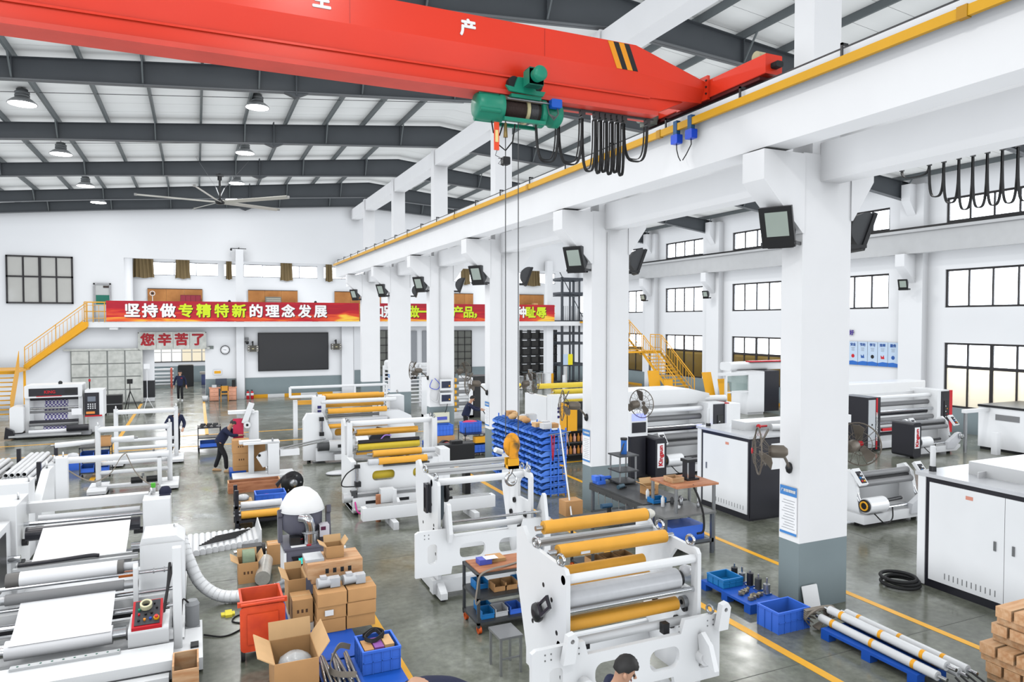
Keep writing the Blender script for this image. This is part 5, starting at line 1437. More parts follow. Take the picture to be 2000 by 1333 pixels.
w.c('left_motor', alu, (-0.2, 0.05, 0.42), (0.02, 0.05, 0.42), 0.12, n=16); w.b('left_gearbox', iron, (-0.02, -0.06, 0.34, 0.12, 0.1, 0.58))
w.c('air_cylinder', chrome, (0.12, -0.04, 0.65), (0.12, -0.02, 1.15), 0.04, n=12); w.b('cylinder_head', black, (0.06, -0.1, 0.68, 0.2, 0.02, 0.8), (0.06, -0.1, 1.12, 0.18, 0.0, 1.2))
w.t('air_hose', rubber, smooth_path([(0.1, -0.05, 1.15), (-0.15, -0.1, 1.0), (-0.25, -0.1, 0.75), (0.05, -0.1, 0.7)], 6), 0.015, 6)
w.t('pink_hose', M('pink_hose', (214, 60, 150), 0.5), smooth_path([(0.05, -0.1, 0.35), (0.1, -0.25, 0.12), (0.35, -0.3, 0.06), (0.5, -0.2, 0.03)], 6), 0.02, 6)
w.b('side_box', white_b, (2.2, 0.05, 0.5, 2.45, 0.55, 1.4))
for x in (0.05, 2.15):
    for y in (0.05, 1.15): w.c('levelling_pad', rubber, (x + 0.06, y, 0), (x + 0.06, y, 0.11), 0.05, n=10)
w.b('base_foot', white_b, (0.0, -0.1, 0.08, 0.14, 1.25, 0.2), (2.14, -0.1, 0.08, 2.28, 1.25, 0.2))
solo('servo_drive', MB().rbox(5.75, 17.5, 0.85, 6.7, 17.9, 1.35, 0.03, 'x').box(5.85, 17.55, 0, 6.0, 17.8, 0.86).box(6.45, 17.55, 0, 6.6, 17.8, 0.86).box(6.1, 17.6, 1.35, 6.4, 17.8, 1.42), black, 'black servo box beside the lemon roller slitter', 'drive')

# --- machine 1: tall slitter by the back, big side housings
w = Wt('slitter_frame', 'tall white slitter with blue switches farthest along the aisle', 'machine', (3.1, 23.3, 0), 'slitting machine frames', rel=True)
w.add('side_housing', MB().prism([(0.0, 0.1), (0.0, 1.4), (0.12, 1.6), (0.6, 1.6), (0.9, 0.9), (0.9, 0.1)], 'xz', 0.05, 0.35), white_b)
w.add('side_post', MB().rbox(0.35, 0.35, 0.1, 0.75, 0.75, 2.1, 0.03, 'z'), white_b)
w.add('side_post', MB().rbox(2.95, 0.6, 0.1, 3.45, 1.2, 2.0, 0.03, 'z'), white_b)
w.add('side_housing', MB().prism([(2.5, 0.1), (2.5, 1.55), (3.2, 1.55), (3.6, 1.35), (3.75, 0.9), (3.75, 0.1)], 'xz', 0.3, 0.6), white_b)
for z in (1.72, 1.58):
    w.b('switch', M('switch_navy', (40, 36, 110), 0.4), (0.48, 0.34, z, 0.6, 0.35, z + 0.09))
w.b('meter', blackm, (0.46, 0.34, 1.36, 0.62, 0.35, 1.5))
w.add('front_panel', MB().prism([(0.6, 0.55), (2.75, 0.55), (2.75, 1.35), (0.6, 1.35)], 'xz', 0.2, 0.26, [rrect(1.0, 0.8, 1.65, 1.05, 0.1)]), white_b)
w.c('inner_roll', orange, (0.9, 0.5, 0.92), (2.6, 0.5, 0.92), 0.14, n=18)
w.c('cross_tube', white_b, (0.6, 0.4, 1.92), (3.1, 0.4, 1.92), 0.07, n=16)
guide_rollers(w, 0.8, 2.75, [(0.7, 2.05, 0.09, orange, 'wrapped_roller'), (0.3, 1.62, 0.09, orange, 'wrapped_roller'), (0.75, 1.75, 0.06, orange, 'wrapped_roller'), (0.35, 1.45, 0.05, greyr, 'grey_roller'), (0.25, 1.3, 0.08, film, 'film_roll'), (0.2, 1.14, 0.075, orange, 'wrapped_roller'), (1.4, 2.0, 0.09, orange, 'wrapped_roller')])
for x in (0.5, 3.2):
    w.eyebolt(x, 0.6, 2.1, steel)
w.b('motor_mount', white_b, (0.9, -0.35, 0.12, 1.5, 0.1, 0.3), (0.35, -0.1, 0.08, 3.3, 0.3, 0.5))
mt_ = w.c('drive_motor', alu, (0.75, -0.15, 0.55), (1.6, -0.15, 0.55), 0.2, n=20)
w.b('motor_plate', black, (1.0, -0.36, 0.52, 1.45, -0.35, 0.62))
w.c('motor_gear', iron, (0.4, -0.15, 0.55), (0.75, -0.15, 0.55), 0.14, n=16); w.c('brake_drum', white_b, (1.6, -0.15, 0.55), (2.0, -0.15, 0.55), 0.26, n=22)
w.add('belt_guard', MB().prism([(2.0, 0.2), (2.5, 0.1), (2.75, 0.4), (2.7, 1.0), (2.3, 1.1), (2.0, 0.7)], 'xz', -0.3, -0.2), blackm)
w.t('hose', M('violet_hose', (170, 130, 220), 0.4), smooth_path([(2.4, -0.32, 0.2), (2.3, -0.34, 0.5), (2.5, -0.34, 0.8), (2.75, -0.3, 0.8)], 6), 0.02, 6)
w.c('air_cylinder', chrome, (0.55, 0.02, 0.95), (0.55, 0.02, 1.4), 0.05, n=12); w.b('cylinder_head', black, (0.48, -0.06, 0.88, 0.62, 0.06, 1.0), (0.48, -0.06, 1.36, 0.62, 0.06, 1.48))
for x in (0.2, 3.5):
    w.c('levelling_pad', rubber, (x, 0.4, 0), (x, 0.4, 0.12), 0.06, n=10)
# guard frame behind machine 1
gf = Wt('guard_frame', 'long white tube guard frame beside the striped skirting', 'frame', (5.2, 28.6, 0), rel=True)
for z in (1.62, 1.98):
    gf.c('rail', white, (-1.9, 0, z), (1.9, 0, z), 0.055, n=10)
for x in (-1.9, 1.9, 0.6):
    gf.c('upright', white, (x, 0, 1.6), (x, 0, 2.0), 0.05, n=10)
for x in (-1.0, 1.6):
    gf.b('stand', white, (x - 0.05, -0.05, 0, x + 0.05, 0.05, 1.6), (x - 0.08, -0.4, 0, x + 0.08, 0.4, 0.06))
gf.roll(-1.6, 1.4, 0.3, 1.35, 0.09, orange, 'wrapped_roller', 0.1)
gf.b('roller_post', white, (-1.75, 0.2, 0, -1.6, 0.4, 1.45)); gf.b('roller_post', white, (1.4, 0.2, 0, 1.55, 0.4, 1.45))
# ------------------------------------------------------------------ paper unwinding machine at the picture's lower corner
w = Wt('paper_unwinder', 'large white paper unwinding machine with red control box', 'machine', (-1.6, 12.0, 0))
w.b('front_beam', white_b, (-3.3, 9.75, 0.1, -0.32, 10.3, 0.34))
w.b('front_lip', white, (-3.3, 9.6, 0.04, -0.36, 9.74, 0.2))
w.b('beam_gap', iron, (-3.3, 9.735, 0.2, -0.34, 9.752, 0.215))
w.b('rear_base', white_b, (-3.3, 10.7, 0.06, -0.2, 14.1, 0.22))
rl_ = w.b('linear_rail', alu, (-2.12, 10.2, 0.34, -0.94, 10.29, 0.375))
gdot = M('rail_screw_green', (40, 110, 90), 0.5)
for k in range(10):
    w.c('rail_screw', gdot, (-2.04 + 0.12 * k, 10.245, 0.375), (-2.04 + 0.12 * k, 10.245, 0.379), 0.013, n=8, parent=rl_)
ft = w.b('foot_box', white_b, (-0.52, 10.02, 0.03, 0.03, 11.3, 0.19))
for x, y in ((-0.42, 10.1), (-0.05, 10.1), (-0.05, 11.2)):
    w.c('levelling_pad', rubber, (x, y, 0), (x, y, 0.05), 0.06, n=12)
w.b('foot_handle', black, (-0.12, 10.35, 0.19, -0.02, 10.5, 0.22))
w.c('unwind_roll', paper, (-2.25, 10.68, 0.42), (-1.06, 10.68, 0.42), 0.12, n=28)
w.c('unwind_chuck', chrome, (-1.06, 10.68, 0.42), (-0.9, 10.68, 0.42), 0.085, n=20); w.c('unwind_chuck', greyr, (-0.9, 10.68, 0.42), (-0.84, 10.68, 0.42), 0.1, n=20)
w.c('unwind_chuck', chrome, (-2.6, 10.68, 0.42), (-2.25, 10.68, 0.42), 0.085, n=20)
w.add('chuck_housing', MB().rbox(-0.86, 10.35, 0.3, -0.38, 10.98, 0.56, 0.05, 'x'), white_b)
cb = w.add('control_box', MB().prism([(10.36, 0.46), (10.36, 0.58), (10.78, 0.78), (10.82, 0.5)], 'yz', -0.82, -0.46), redacc)
m = MB(); m.add([(-0.8, 10.372, 0.592), (-0.48, 10.372, 0.592), (-0.48, 10.772, 0.783), (-0.8, 10.772, 0.783)], [(0, 1, 2, 3)]); 
def on_panel(x, u, h): return (x, 10.372 + 0.4 * u - h * 0.43, 0.592 + 0.191 * u + h * 0.9)
pm = MB()
P4 = [on_panel(-0.79, 0.03, 0.004), on_panel(-0.49, 0.03, 0.004), on_panel(-0.49, 0.97, 0.004), on_panel(-0.79, 0.97, 0.004)]
Q4 = [on_panel(-0.79, 0.03, -0.002), on_panel(-0.49, 0.03, -0.002), on_panel(-0.49, 0.97, -0.002), on_panel(-0.79, 0.97, -0.002)]
pm.add(Q4 + P4, [(4, 5, 6, 7), (0, 1, 5, 4), (1, 2, 6, 5), (2, 3, 7, 6), (3, 0, 4, 7), (3, 2, 1, 0)])
w.add('panel_face', pm, M('panel_charcoal', (58, 60, 66), 0.4), cb)
for x, u, col, r in ((-0.74, 0.2, black, 0.016), (-0.67, 0.2, M('button_amber', (240, 150, 40), 0.4), 0.016), (-0.6, 0.22, M('button_blue', (40, 80, 190), 0.4), 0.016), (-0.53, 0.22, yel, 0.035), (-0.74, 0.42, redacc, 0.014), (-0.66, 0.42, black, 0.016), (-0.59, 0.44, black, 0.016), (-0.74, 0.6, M('button_green', (30, 150, 110), 0.4), 0.016), (-0.53, 0.62, black, 0.014), (-0.56, 0.8, black, 0.012)):
    w.c('button', col, on_panel(x, u, 0.0), on_panel(x, u, 0.03), r, n=12, parent=cb)
w.c('stop_button', M('stop_red', (230, 60, 60), 0.4), on_panel(-0.53, 0.22, 0.03), on_panel(-0.53, 0.22, 0.055), 0.022, n=14, parent=cb)
solo('tape_roll', MB().ring(on_panel(-0.66, 0.72, 0.01), on_panel(-0.66, 0.72, 0.075), 0.075, 0.05, 24), M('buff_tape', (226, 222, 186), 0.4), 'buff roll of tape lying on the red control box', 'tape')
w.add('side_post', MB().rbox(-0.33, 10.42, 0.15, -0.22, 10.55, 1.55, 0.02, 'z'), white_b)
def sheet(x0, x1, pts, t=0.004):
    m = MB(); vs = []; n_ = len(pts)
    for y, z in pts: vs += [(x0, y, z), (x1, y, z)]
    fs = [(2 * i, 2 * i + 1, 2 * i + 3, 2 * i + 2) for i in range(n_ - 1)]
    m.add(vs, fs, True); m.add([(a, b, c - t) for a, b, c in vs], [f_[::-1] for f_ in fs], True)
    return m
w.add('paper_web', sheet(-2.2, -1.08, [(10.58, 0.505), (10.9, 0.6), (11.3, 0.8)]), paper)
w.c('grey_roller', greyr, (-2.38, 11.36, 0.84), (-0.98, 11.36, 0.84), 0.075, n=24); w.c('roller_end', steel, (-0.98, 11.36, 0.84), (-0.8, 11.36, 0.84), 0.06, n=16); w.c('roller_end', steel, (-2.8, 11.36, 0.84), (-2.38, 11.36, 0.84), 0.06, n=16)
w.c('upper_paper_roll', paper, (-2.26, 11.62, 1.02), (-1.08, 11.62, 1.02), 0.105, n=28); w.c('roll_collar', M('taupe_collar', (112, 110, 108), 0.5), (-2.42, 11.62, 1.02), (-2.26, 11.62, 1.02), 0.1, n=20); w.c('roll_collar', MATS['taupe_collar'], (-1.08, 11.62, 1.02), (-1.0, 11.62, 1.02), 0.1, n=20)
w.c('roll_shaft', film, (-1.0, 11.62, 1.02), (-0.82, 11.62, 1.02), 0.06, n=14); w.b('shaft_tray', M('orange_brown', (206, 110, 40), 0.6), (-1.06, 11.5, 0.9, -0.82, 11.7, 0.93))
for y, z in ((11.55, 0.93), (11.42, 0.68), (11.1, 0.55)):
    w.c('guide_rod', chrome, (-3.0, y, z), (-0.25, y, z), 0.03, n=12)
w.add('pivot_plate', MB().rbox(-0.86, 11.28, 0.55, -0.8, 11.44, 1.12, 0.05, 'x'), white_b)
for k in range(4):
    w.b('cross_member', [white_b, alu, black, white_b][k], (-3.0, 10.95 + 0.16 * k, 0.24 + 0.08 * k, -0.4, 11.03 + 0.16 * k, 0.3 + 0.1 * k))
w.b('cable_chain', black, (-0.36, 11.1, 0.2, -0.3, 11.9, 0.36))
for k in range(2):
    w.t('drive_cable', rubber, smooth_path([(-0.46, 10.82, 0.55), (-0.42, 11.2, 0.75), (-0.4 + 0.05 * k, 11.6, 1.0)], 5), 0.02, 6)
w.add('lower_cabinet', MB().rbox(-0.82, 11.95, 0.06, -0.2, 12.7, 1.2, 0.06, 'z'), white_b)
w.add('cabinet_cap', MB().prism([(-0.82, 1.2), (-0.2, 1.2), (-0.32, 1.3), (-0.78, 1.3)], 'xz', 11.97, 12.68), white_b)
for k in range(3):
    w.c('rod_collar', steel, (-0.62 + 0.14 * k, 11.55, 0.93), (-0.6 + 0.14 * k, 11.55, 0.93), 0.04, n=12)
w.b('grey_trough', greyr, (-2.45, 12.15, 0.9, -0.95, 12.35, 0.98)); w.b('trough_lip', alu, (-2.45, 12.12, 0.98, -0.85, 12.18, 1.02), (-2.45, 12.32, 0.98, -0.95, 12.38, 1.02))
ccp = smooth_path([(-2.4, 12.2, 1.05), (-1.9, 12.2, 1.06), (-1.5, 12.22, 1.07), (-1.38, 12.24, 1.05)], 8)
w.t('cable_chain', blackm, ccp, 0.03, 8)
w.add('paper_web', sheet(-2.28, -1.04, [(12.4, 0.98), (13.0, 1.15), (13.45, 1.3), (13.52, 1.28)]), paper)
w.c('dark_roller', blackm, (-2.52, 13.42, 1.18), (-0.9, 13.42, 1.18), 0.11, n=22)
w.c('film_roll', film, (-2.4, 13.72, 1.34), (-0.92, 13.72, 1.34), 0.06, n=16); w.c('guide_rod', chrome, (-2.6, 13.6, 1.3), (-0.86, 13.6, 1.3), 0.035, n=12)
for x in (-2.62, -0.92):
    for k, (y, z) in enumerate(((13.2, 0.8), (13.1, 0.6), (13.45, 1.05), (12.9, 0.95))):
        w.c('bearing_unit', [iron, steel, black, chrome][k], (x - 0.08, y, z), (x + 0.12, y, z), 0.055, n=14)
for y, z in ((13.2, 0.8), (12.8, 0.85), (13.1, 0.6)):
    w.c('guide_rod', steel, (-2.55, y, z), (-0.9, y, z), 0.025, n=10)
w.add('gantry_column', MB().rbox(-0.86, 13.35, 0.1, -0.44, 14.0, 1.56, 0.02, 'z'), white_b)
w.add('gantry_column', MB().rbox(-3.1, 13.1, 0.1, -2.58, 14.0, 1.72, 0.02, 'z'), white_b)
w.b('gantry_beam', white_b, (-2.6, 13.82, 1.42, -0.8, 14.0, 1.58)); w.b('left_panel', white_b, (-3.2, 11.6, 0.1, -2.66, 13.1, 1.5))
w.b('panel_slot', black, (-2.66, 12.2, 0.6, -2.655, 12.8, 1.4))
w.eyebolt(-0.75, 13.75, 1.58); w.eyebolt(-2.65, 13.6, 1.72); w.eyebolt(-0.35, 12.5, 1.24); w.eyebolt(-2.7, 12.0, 1.5)
mo = w.c('gear_motor', M('motor_grey', (150, 153, 156), 0.5), (-0.1, 11.15, 0.2), (-0.1, 11.15, 0.5), 0.095, n=18)
w.b('gearbox', MATS['motor_grey'], (-0.2, 11.05, 0.02, 0.0, 11.25, 0.2)); w.c('motor_cap', MATS['motor_grey'], (-0.1, 11.15, 0.5), (-0.1, 11.15, 0.56), 0.1, 0.07, n=18)
w.t('motor_cable', rubber, smooth_path([(-0.15, 11.1, 0.55), (-0.22, 11.05, 0.62), (-0.24, 11.05, 0.4)], 5), 0.012, 6)
wbx = Wt('wood_box', 'small open pine box beside the unwinder foot', 'box', (-0.18, 9.72, 0.0))
wbx.b('side', wood, (-0.32, 9.5, 0, -0.02, 9.52, 0.3)); wbx.b('side', wood, (-0.32, 9.9, 0, -0.02, 9.92, 0.36)); wbx.b('side', wood, (-0.32, 9.52, 0, -0.3, 9.9, 0.36)); wbx.b('side', wood, (-0.04, 9.52, 0, -0.02, 9.9, 0.36)); wbx.b('bottom', wood, (-0.3, 9.52, 0.01, -0.04, 9.9, 0.03))
cn = Wt('drink_can', 'green and white drink carton on the unwinder column', 'carton', (-0.72, 13.85, 1.58), rel=True)
cn.b('lower_half', white, (-0.035, -0.03, 0, 0.035, 0.03, 0.09)); cn.b('upper_half', M('leaf_green', (90, 200, 60), 0.4), (-0.035, -0.03, 0.09, 0.035, 0.03, 0.17))
solo('navy_hat', MB().lathe([(0.0, 0.13), (0.06, 0.12), (0.1, 0.06), (0.1, 0.0)], (-0.53, 13.8, 1.56), 14).prism([(-0.6, 13.74), (-0.46, 13.74), (-0.44, 13.62), (-0.62, 13.62)], 'xy', 1.565, 1.575), M('dark_navy_cloth', (30, 34, 60), 0.8), 'navy cap lying on the unwinder column', 'cap')
# second machine body behind it
w = Wt('unfinished_machine', 'white unfinished machine body behind the paper unwinder', 'machine', (-3.3, 17.0, 0))
w.add('front_box', MB().rbox(-4.3, 16.0, 0.05, -2.95, 16.6, 1.5, 0.03, 'z'), white_b)
w.add('side_wedge', MB().prism([(16.6, 0.05), (18.0, 0.05), (18.0, 1.45), (17.5, 1.45), (16.6, 1.0)], 'yz', -3.0, -2.85), white_b)
w.eyebolt(-2.95, 17.8, 1.45, R=0.06); w.eyebolt(-2.98, 16.2, 1.5)
# white steel column piece standing behind
w = Wt('steel_post', 'white flat steel post with bolt slots behind the machine body', 'post', (-3.06, 20.5, 0))
w.add('blade', MB().prism([(20.4, 0.05), (20.6, 0.05), (20.6, 1.1), (20.52, 1.25), (20.4, 1.2)], 'yz', -3.2, -2.95, []), white_b)
w.b('floor_plate', white_b, (-3.4, 20.1, 0, -2.8, 20.9, 0.05)); w.eyebolt(-3.05, 20.5, 1.22, R=0.05)

# ------------------------------------------------------------------ two white H-shaped trolleys with lifting sling
def hframe(x, y, label, sling=False):
    w = Wt('roll_stand', label, 'stand', (x, y, 0), 'white roll stands', rel=True)
    for s_ in (-0.86, 0.86):
        w.c('upright', white, (s_, 0, 0.08), (s_, 0, 1.78), 0.065, n=14)
        w.add('foot_plate', MB().prism([(-0.5, 0.05), (0.45, 0.05), (0.5, 0.09), (0.5, 0.17), (-0.45, 0.17), (-0.5, 0.13)], 'yz', s_ - 0.22, s_ + 0.22), white)
        for dx, dy in ((-0.15, -0.4), (0.15, -0.4), (0.15, 0.4)):
            w.c('castor', rubber, (s_ + dx - 0.02, dy, 0.035), (s_ + dx + 0.02, dy, 0.035), 0.035, n=12)
        w.eyebolt(s_, 0.0, 1.76, R=0.05)
    w.c('top_tube', white, (-0.86, 0, 1.68), (0.86, 0, 1.68), 0.075, n=14)
    w.c('lower_tube', white, (-0.86, 0.0, 0.52), (0.86, 0.0, 0.52), 0.055, n=12); w.c('lower_tube', white, (-0.86, 0.1, 0.75), (0.86, 0.1, 0.75), 0.055, n=12)
    for dx in (0.05, 0.42):
        w.c('drive_block', black, (dx - 0.14, -0.05, 0.27), (dx + 0.14, -0.05, 0.27), 0.085, n=16)
    w.b('block_shelf', white, (-0.86, -0.15, 0.12, 0.86, 0.1, 0.18))
    w.c('bolt', steel, (0.2, -0.05, 0.36), (0.2, -0.05, 0.44), 0.03, n=8)
    return w
a = hframe(-1.57, 21.7, 'white roll stand nearer the paper unwinder')
b = hframe(-1.5, 25.6, 'white roll stand that the bending worker handles')
w = Wt('white_beam_post', 'white beam carried by a post with eye bolts beside the roll stand', 'beam part', (-3.2, 21.2, 0))
w.c('beam', white, (-3.3, 21.3, 0.98), (-0.72, 21.35, 0.98), 0.085, n=14)
w.add('post', MB().rbox(-3.45, 21.15, 0.0, -3.2, 21.4, 0.95, 0.03, 'z'), white); w.b('post', white, (-1.0, 21.25, 0, -0.9, 21.45, 0.9))
w.eyebolt(-3.35, 21.25, 0.98, R=0.07)
slg = M('grey_webbing', (138, 130, 120), 0.9, var=0.15, scale=8)
solo('lifting_sling', MB().ribbon(smooth_path([(-3.3, 21.1, 1.1), (-3.0, 21.05, 0.75), (-2.5, 21.0, 0.45), (-2.1, 21.05, 0.6), (-1.85, 21.15, 1.0), (-1.7, 21.2, 1.12)], 8), 0.06, 0.012, (0, 1, 0.3)), slg, 'grey webbing sling draped over the white beam', 'sling')
solo('lifting_sling', MB().ribbon(smooth_path([(-1.72, 21.1, 1.08), (-1.5, 21.0, 0.6), (-1.2, 20.9, 0.3), (-0.95, 20.9, 0.25)], 8), 0.05, 0.012, (0, 1, 0.3)), slg, 'grey webbing sling trailing down to the stand foot', 'sling')
w = Wt('spare_roller', 'loose white roller resting on a tool trolley', 'roller', (-2.7, 24.0, 0.95))
w.c('tube', white, (-3.75, 23.9, 1.0), (-1.75, 24.1, 1.06), 0.075, n=16); w.c('journal', steel, (-3.85, 23.89, 1.0), (-3.75, 23.9, 1.0), 0.03, n=10); w.c('journal', steel, (-1.75, 24.1, 1.06), (-1.65, 24.11, 1.06), 0.03, n=10)
w = Wt('tool_trolley', 'small steel trolley stacked with blue part bins', 'trolley', (-2.75, 24.1, 0))
for z in (0.12, 0.5, 0.86): w.b('shelf', iron, (-3.15, 23.8, z, -2.35, 24.4, z + 0.03))
for x in (-3.15, -2.38):
    for y in (23.8, 24.37): w.b('leg', iron, (x, y, 0.05, x + 0.03, y + 0.03, 0.9))
for x in (-3.1, -2.4): w.c('castor', rubber, (x, 23.85, 0.05), (x + 0.04, 23.85, 0.05), 0.05, n=12)
def bin_(x, y, z, l, d, h, mat, label, grp, name='parts_bin'):
    t = thing(name, label, 'bin', (x, y, z), 0, grp)
    m = MB(); tt = 0.012
    m.box(-l / 2, -d / 2, 0, l / 2, d / 2, tt)
    m.box(-l / 2, d / 2 - tt, tt, l / 2, d / 2, h); m.box(-l / 2, -d / 2, tt, -l / 2 + tt, d / 2 - tt, h); m.box(l / 2 - tt, -d / 2, tt, l / 2, d / 2 - tt, h)
    m.box(-l / 2 + tt, -d / 2, tt, l / 2 - tt, -d / 2 + tt, h * 0.6)
    obj('shell', m, mat, t)
    obj('rim', MB().box(-l / 2 - 0.006, -d / 2 - 0.012, h * 0.55, l / 2 + 0.006, -d / 2, h * 0.62), mat, t)
    return t
for k in range(4):
    bin_(-2.95 + 0.38 * (k % 2), 24.05, 0.155 + 0.38 * (k // 2), 0.34, 0.4, 0.2, blue, 'blue parts bin on the small trolley, %s shelf, %s' % (('bottom', 'middle')[k // 2], ('stair side', 'aisle side')[k % 2]), 'bins on the small trolley')
crt = Wt('open_carton', 'brown carton tilted on the tool trolley', 'carton', (-2.55, 24.05, 0.89), rel=True)
crt.b('wall', card, (-0.2, -0.15, 0, 0.2, -0.14, 0.28)); crt.b('wall', card, (-0.2, 0.14, 0, 0.2, 0.15, 0.28)); crt.b('wall', card, (-0.2, -0.14, 0, -0.19, 0.14, 0.28)); crt.b('wall', card, (0.19, -0.14, 0, 0.2, 0.14, 0.28))

# ------------------------------------------------------------------ rack of white tubes
w = Wt('tube_rack', 'dark steel rack holding white tubes near the stairs', 'rack', (-4.45, 24.2, 0))
for x in (-4.95, -4.0):
    for y in (22.7, 25.3):
        w.b('upright', blackm, (x, y, 0, x + 0.1, y + 0.12, 0.75))
for y in (22.75, 25.35): w.b('cross_bar', blackm, (-4.95, y, 0.1, -3.9, y + 0.08, 0.18))
for x in (-5.9,):
    for y in (22.7, 25.3): w.b('upright', blackm, (x, y, 0, x + 0.1, y + 0.12, 0.75))
w.b('cross_bar', blackm, (-5.9, 22.75, 0.1, -4.9, 22.83, 0.18), (-5.9, 25.35, 0.1, -4.9, 25.43, 0.18))
k = 0
for row, n_ in ((0, 6), (1, 5), (2, 4)):
    for i in range(n_):
        x = -4.78 + 0.137 * i + 0.068 * row; z = 0.25 + 0.12 * row
        t = tag(obj('white_tube', MB().ring((0, -1.75, 0), (0, 1.55, 0), 0.066, 0.05, 14), M('tube_white', (228, 230, 232), 0.35), None, (x, 24.2, z)), 'white tube in the rack beside the yellow line, %s layer, %s place' % (ORD[row], ORD[i]), 'tube', 'white tubes in the rack')
for row, n_ in ((0, 5), (1, 4)):
    for i in range(n_):
        x = -5.72 + 0.137 * i + 0.068 * row; z = 0.25 + 0.12 * row
        tag(obj('white_tube', MB().ring((0, -1.75, 0), (0, 1.55, 0), 0.066, 0.05, 14), MATS['tube_white'], None, (x, 24.2, z)), 'white tube in the rack half by the frame edge, %s layer, %s place' % (ORD[row], ORD[i]), 'tube', 'white tubes in the rack')
solo('blue_tub', MB().open_box(-3.75, 25.2, 0, -3.3, 25.6, 0.3, 0.015), blue, 'blue tub standing behind the tube rack', 'tub')
solo('bagged_parts', MB().ball((-3.52, 25.4, 0.38), 0.2, 10, (1, 0.8, 0.7)), film, 'white bag of parts in the blue tub', 'bag')

# ------------------------------------------------------------------ flexo printing machine at the stairs
w = Wt('label_printer', 'white label printing machine with purple dotted web by the stairs', 'machine', (-4.9, 33.0, 0))
w.add('top_hood', MB().rbox(-6.15, 32.9, 1.55, -4.2, 34.0, 2.05, 0.06, 'y'), white_b)
w.b('hood_screen', blackm, (-6.0, 32.885, 1.62, -4.35, 32.9, 1.92)); w.b('hood_stripe', redacc, (-5.75, 32.875, 1.6, -4.9, 32.886, 1.63))
w.txt('brand_mark', 'KING', 0.16, redacc, (-5.3, 32.88, 1.77), FACE_CAM, bold=0.004, depth=0.002)
w.b('display', black, (-4.8, 32.875, 1.7, -4.4, 32.886, 1.86))
w.b('frame_post', white_b, (-6.15, 33.0, 0.2, -6.0, 34.0, 1.6)); w.b('frame_post', white_b, (-4.35, 33.0, 0.2, -4.2, 34.0, 1.6)); w.b('back_panel', paper, (-6.0, 33.9, 0.4, -4.35, 33.95, 1.55))
dot = D.materials.new('purple_dot_print'); dot.use_nodes = True
nt = dot.node_tree; bs_ = nt.nodes['Principled BSDF']; bs_.inputs['Roughness'].default_value = 0.6
tc = nt.nodes.new('ShaderNodeTexCoord'); ckr = nt.nodes.new('ShaderNodeTexChecker'); ckr.inputs['Scale'].default_value = 16
ckr.inputs[1].default_value = rgb((96, 84, 160)); ckr.inputs[2].default_value = rgb((240, 240, 248))
nt.links.new(tc.outputs['Object'], ckr.inputs['Vector']); nt.links.new(ckr.outputs['Color'], bs_.inputs['Base Color']); MATS['purple_dot_print'] = dot
for z0, z1, y in ((1.1, 1.45, 33.3), (0.95, 1.1, 33.15), (0.62, 0.92, 33.2), (0.22, 0.45, 32.9)):
    w.add('printed_web', sheet(-5.55, -4.75, [(y, z0), (y + 0.12, z1)], 0.006), dot)
for y, z, r, m_ in ((33.2, 1.5, 0.08, blackm), (33.1, 1.12, 0.05, chrome), (33.1, 0.98, 0.05, greyr), (33.0, 0.58, 0.08, blackm), (32.9, 0.5, 0.06, greyr), (32.8, 0.22, 0.09, paper)):
    w.c('press_roller', m_, (-6.0, y, z), (-4.35, y, z), r, n=16)
w.add('side_tower', MB().rbox(-6.6, 32.7, 0.25, -6.15, 33.6, 1.25, 0.08, 'y'), white_b)
w.b('base', M('grey_base', (176, 178, 182), 0.5), (-6.6, 32.6, 0.05, -3.9, 33.9, 0.2)); w.b('base_rail', alu, (-6.6, 32.45, 0.1, -4.2, 32.6, 0.17))
w.add('corner_bumper', MB().prism([(-6.75, 0.05), (-6.4, 0.05), (-6.45, 0.35), (-6.7, 0.5)], 'xz', 32.5, 32.7), blackm)
w.c('motor', blackm, (-4.7, 32.55, 0.35), (-3.95, 32.55, 0.35), 0.13, n=16)
w.add('control_cabinet', MB().rbox(-4.1, 32.75, 0.75, -3.45, 33.8, 1.8, 0.04, 'z'), white_b)
w.b('control_face', blackm, (-4.1, 32.735, 0.8, -3.6, 32.75, 1.7)); w.b('red_trim', redacc, (-4.1, 32.73, 0.74, -3.5, 32.75, 0.8))
w.b('touch_screen', M('lcd_grey', (120, 128, 140), 0.2), (-4.0, 32.725, 1.35, -3.72, 32.735, 1.55))
for i in range(4):
    for j in range(3):
        w.c('key', paper, (-3.98 + 0.08 * i, 32.735, 1.08 + 0.08 * j), (-3.98 + 0.08 * i, 32.725, 1.08 + 0.08 * j), 0.025, n=8)
w.b('orange_tray', M('orange_tray', (240, 150, 70), 0.5), (-4.05, 32.68, 0.86, -3.75, 32.74, 0.95)); w.b('cabinet_leg', white_b, (-4.0, 33.0, 0.1, -3.5, 33.6, 0.75))
w.c('signal_lamp', black, (-4.0, 33.4, 1.8), (-4.0, 33.4, 2.1), 0.02, n=8); w.c('signal_lamp_red', redacc, (-4.0, 33.4, 2.1), (-4.0, 33.4, 2.2), 0.04, n=10)
w.b('paper_tag', paper, (-4.55, 32.7, 0.85, -4.2, 32.72, 1.1))
w.add('hood_knob', MB().ball((-5.0, 33.3, 2.1), 0.08, 10), black)
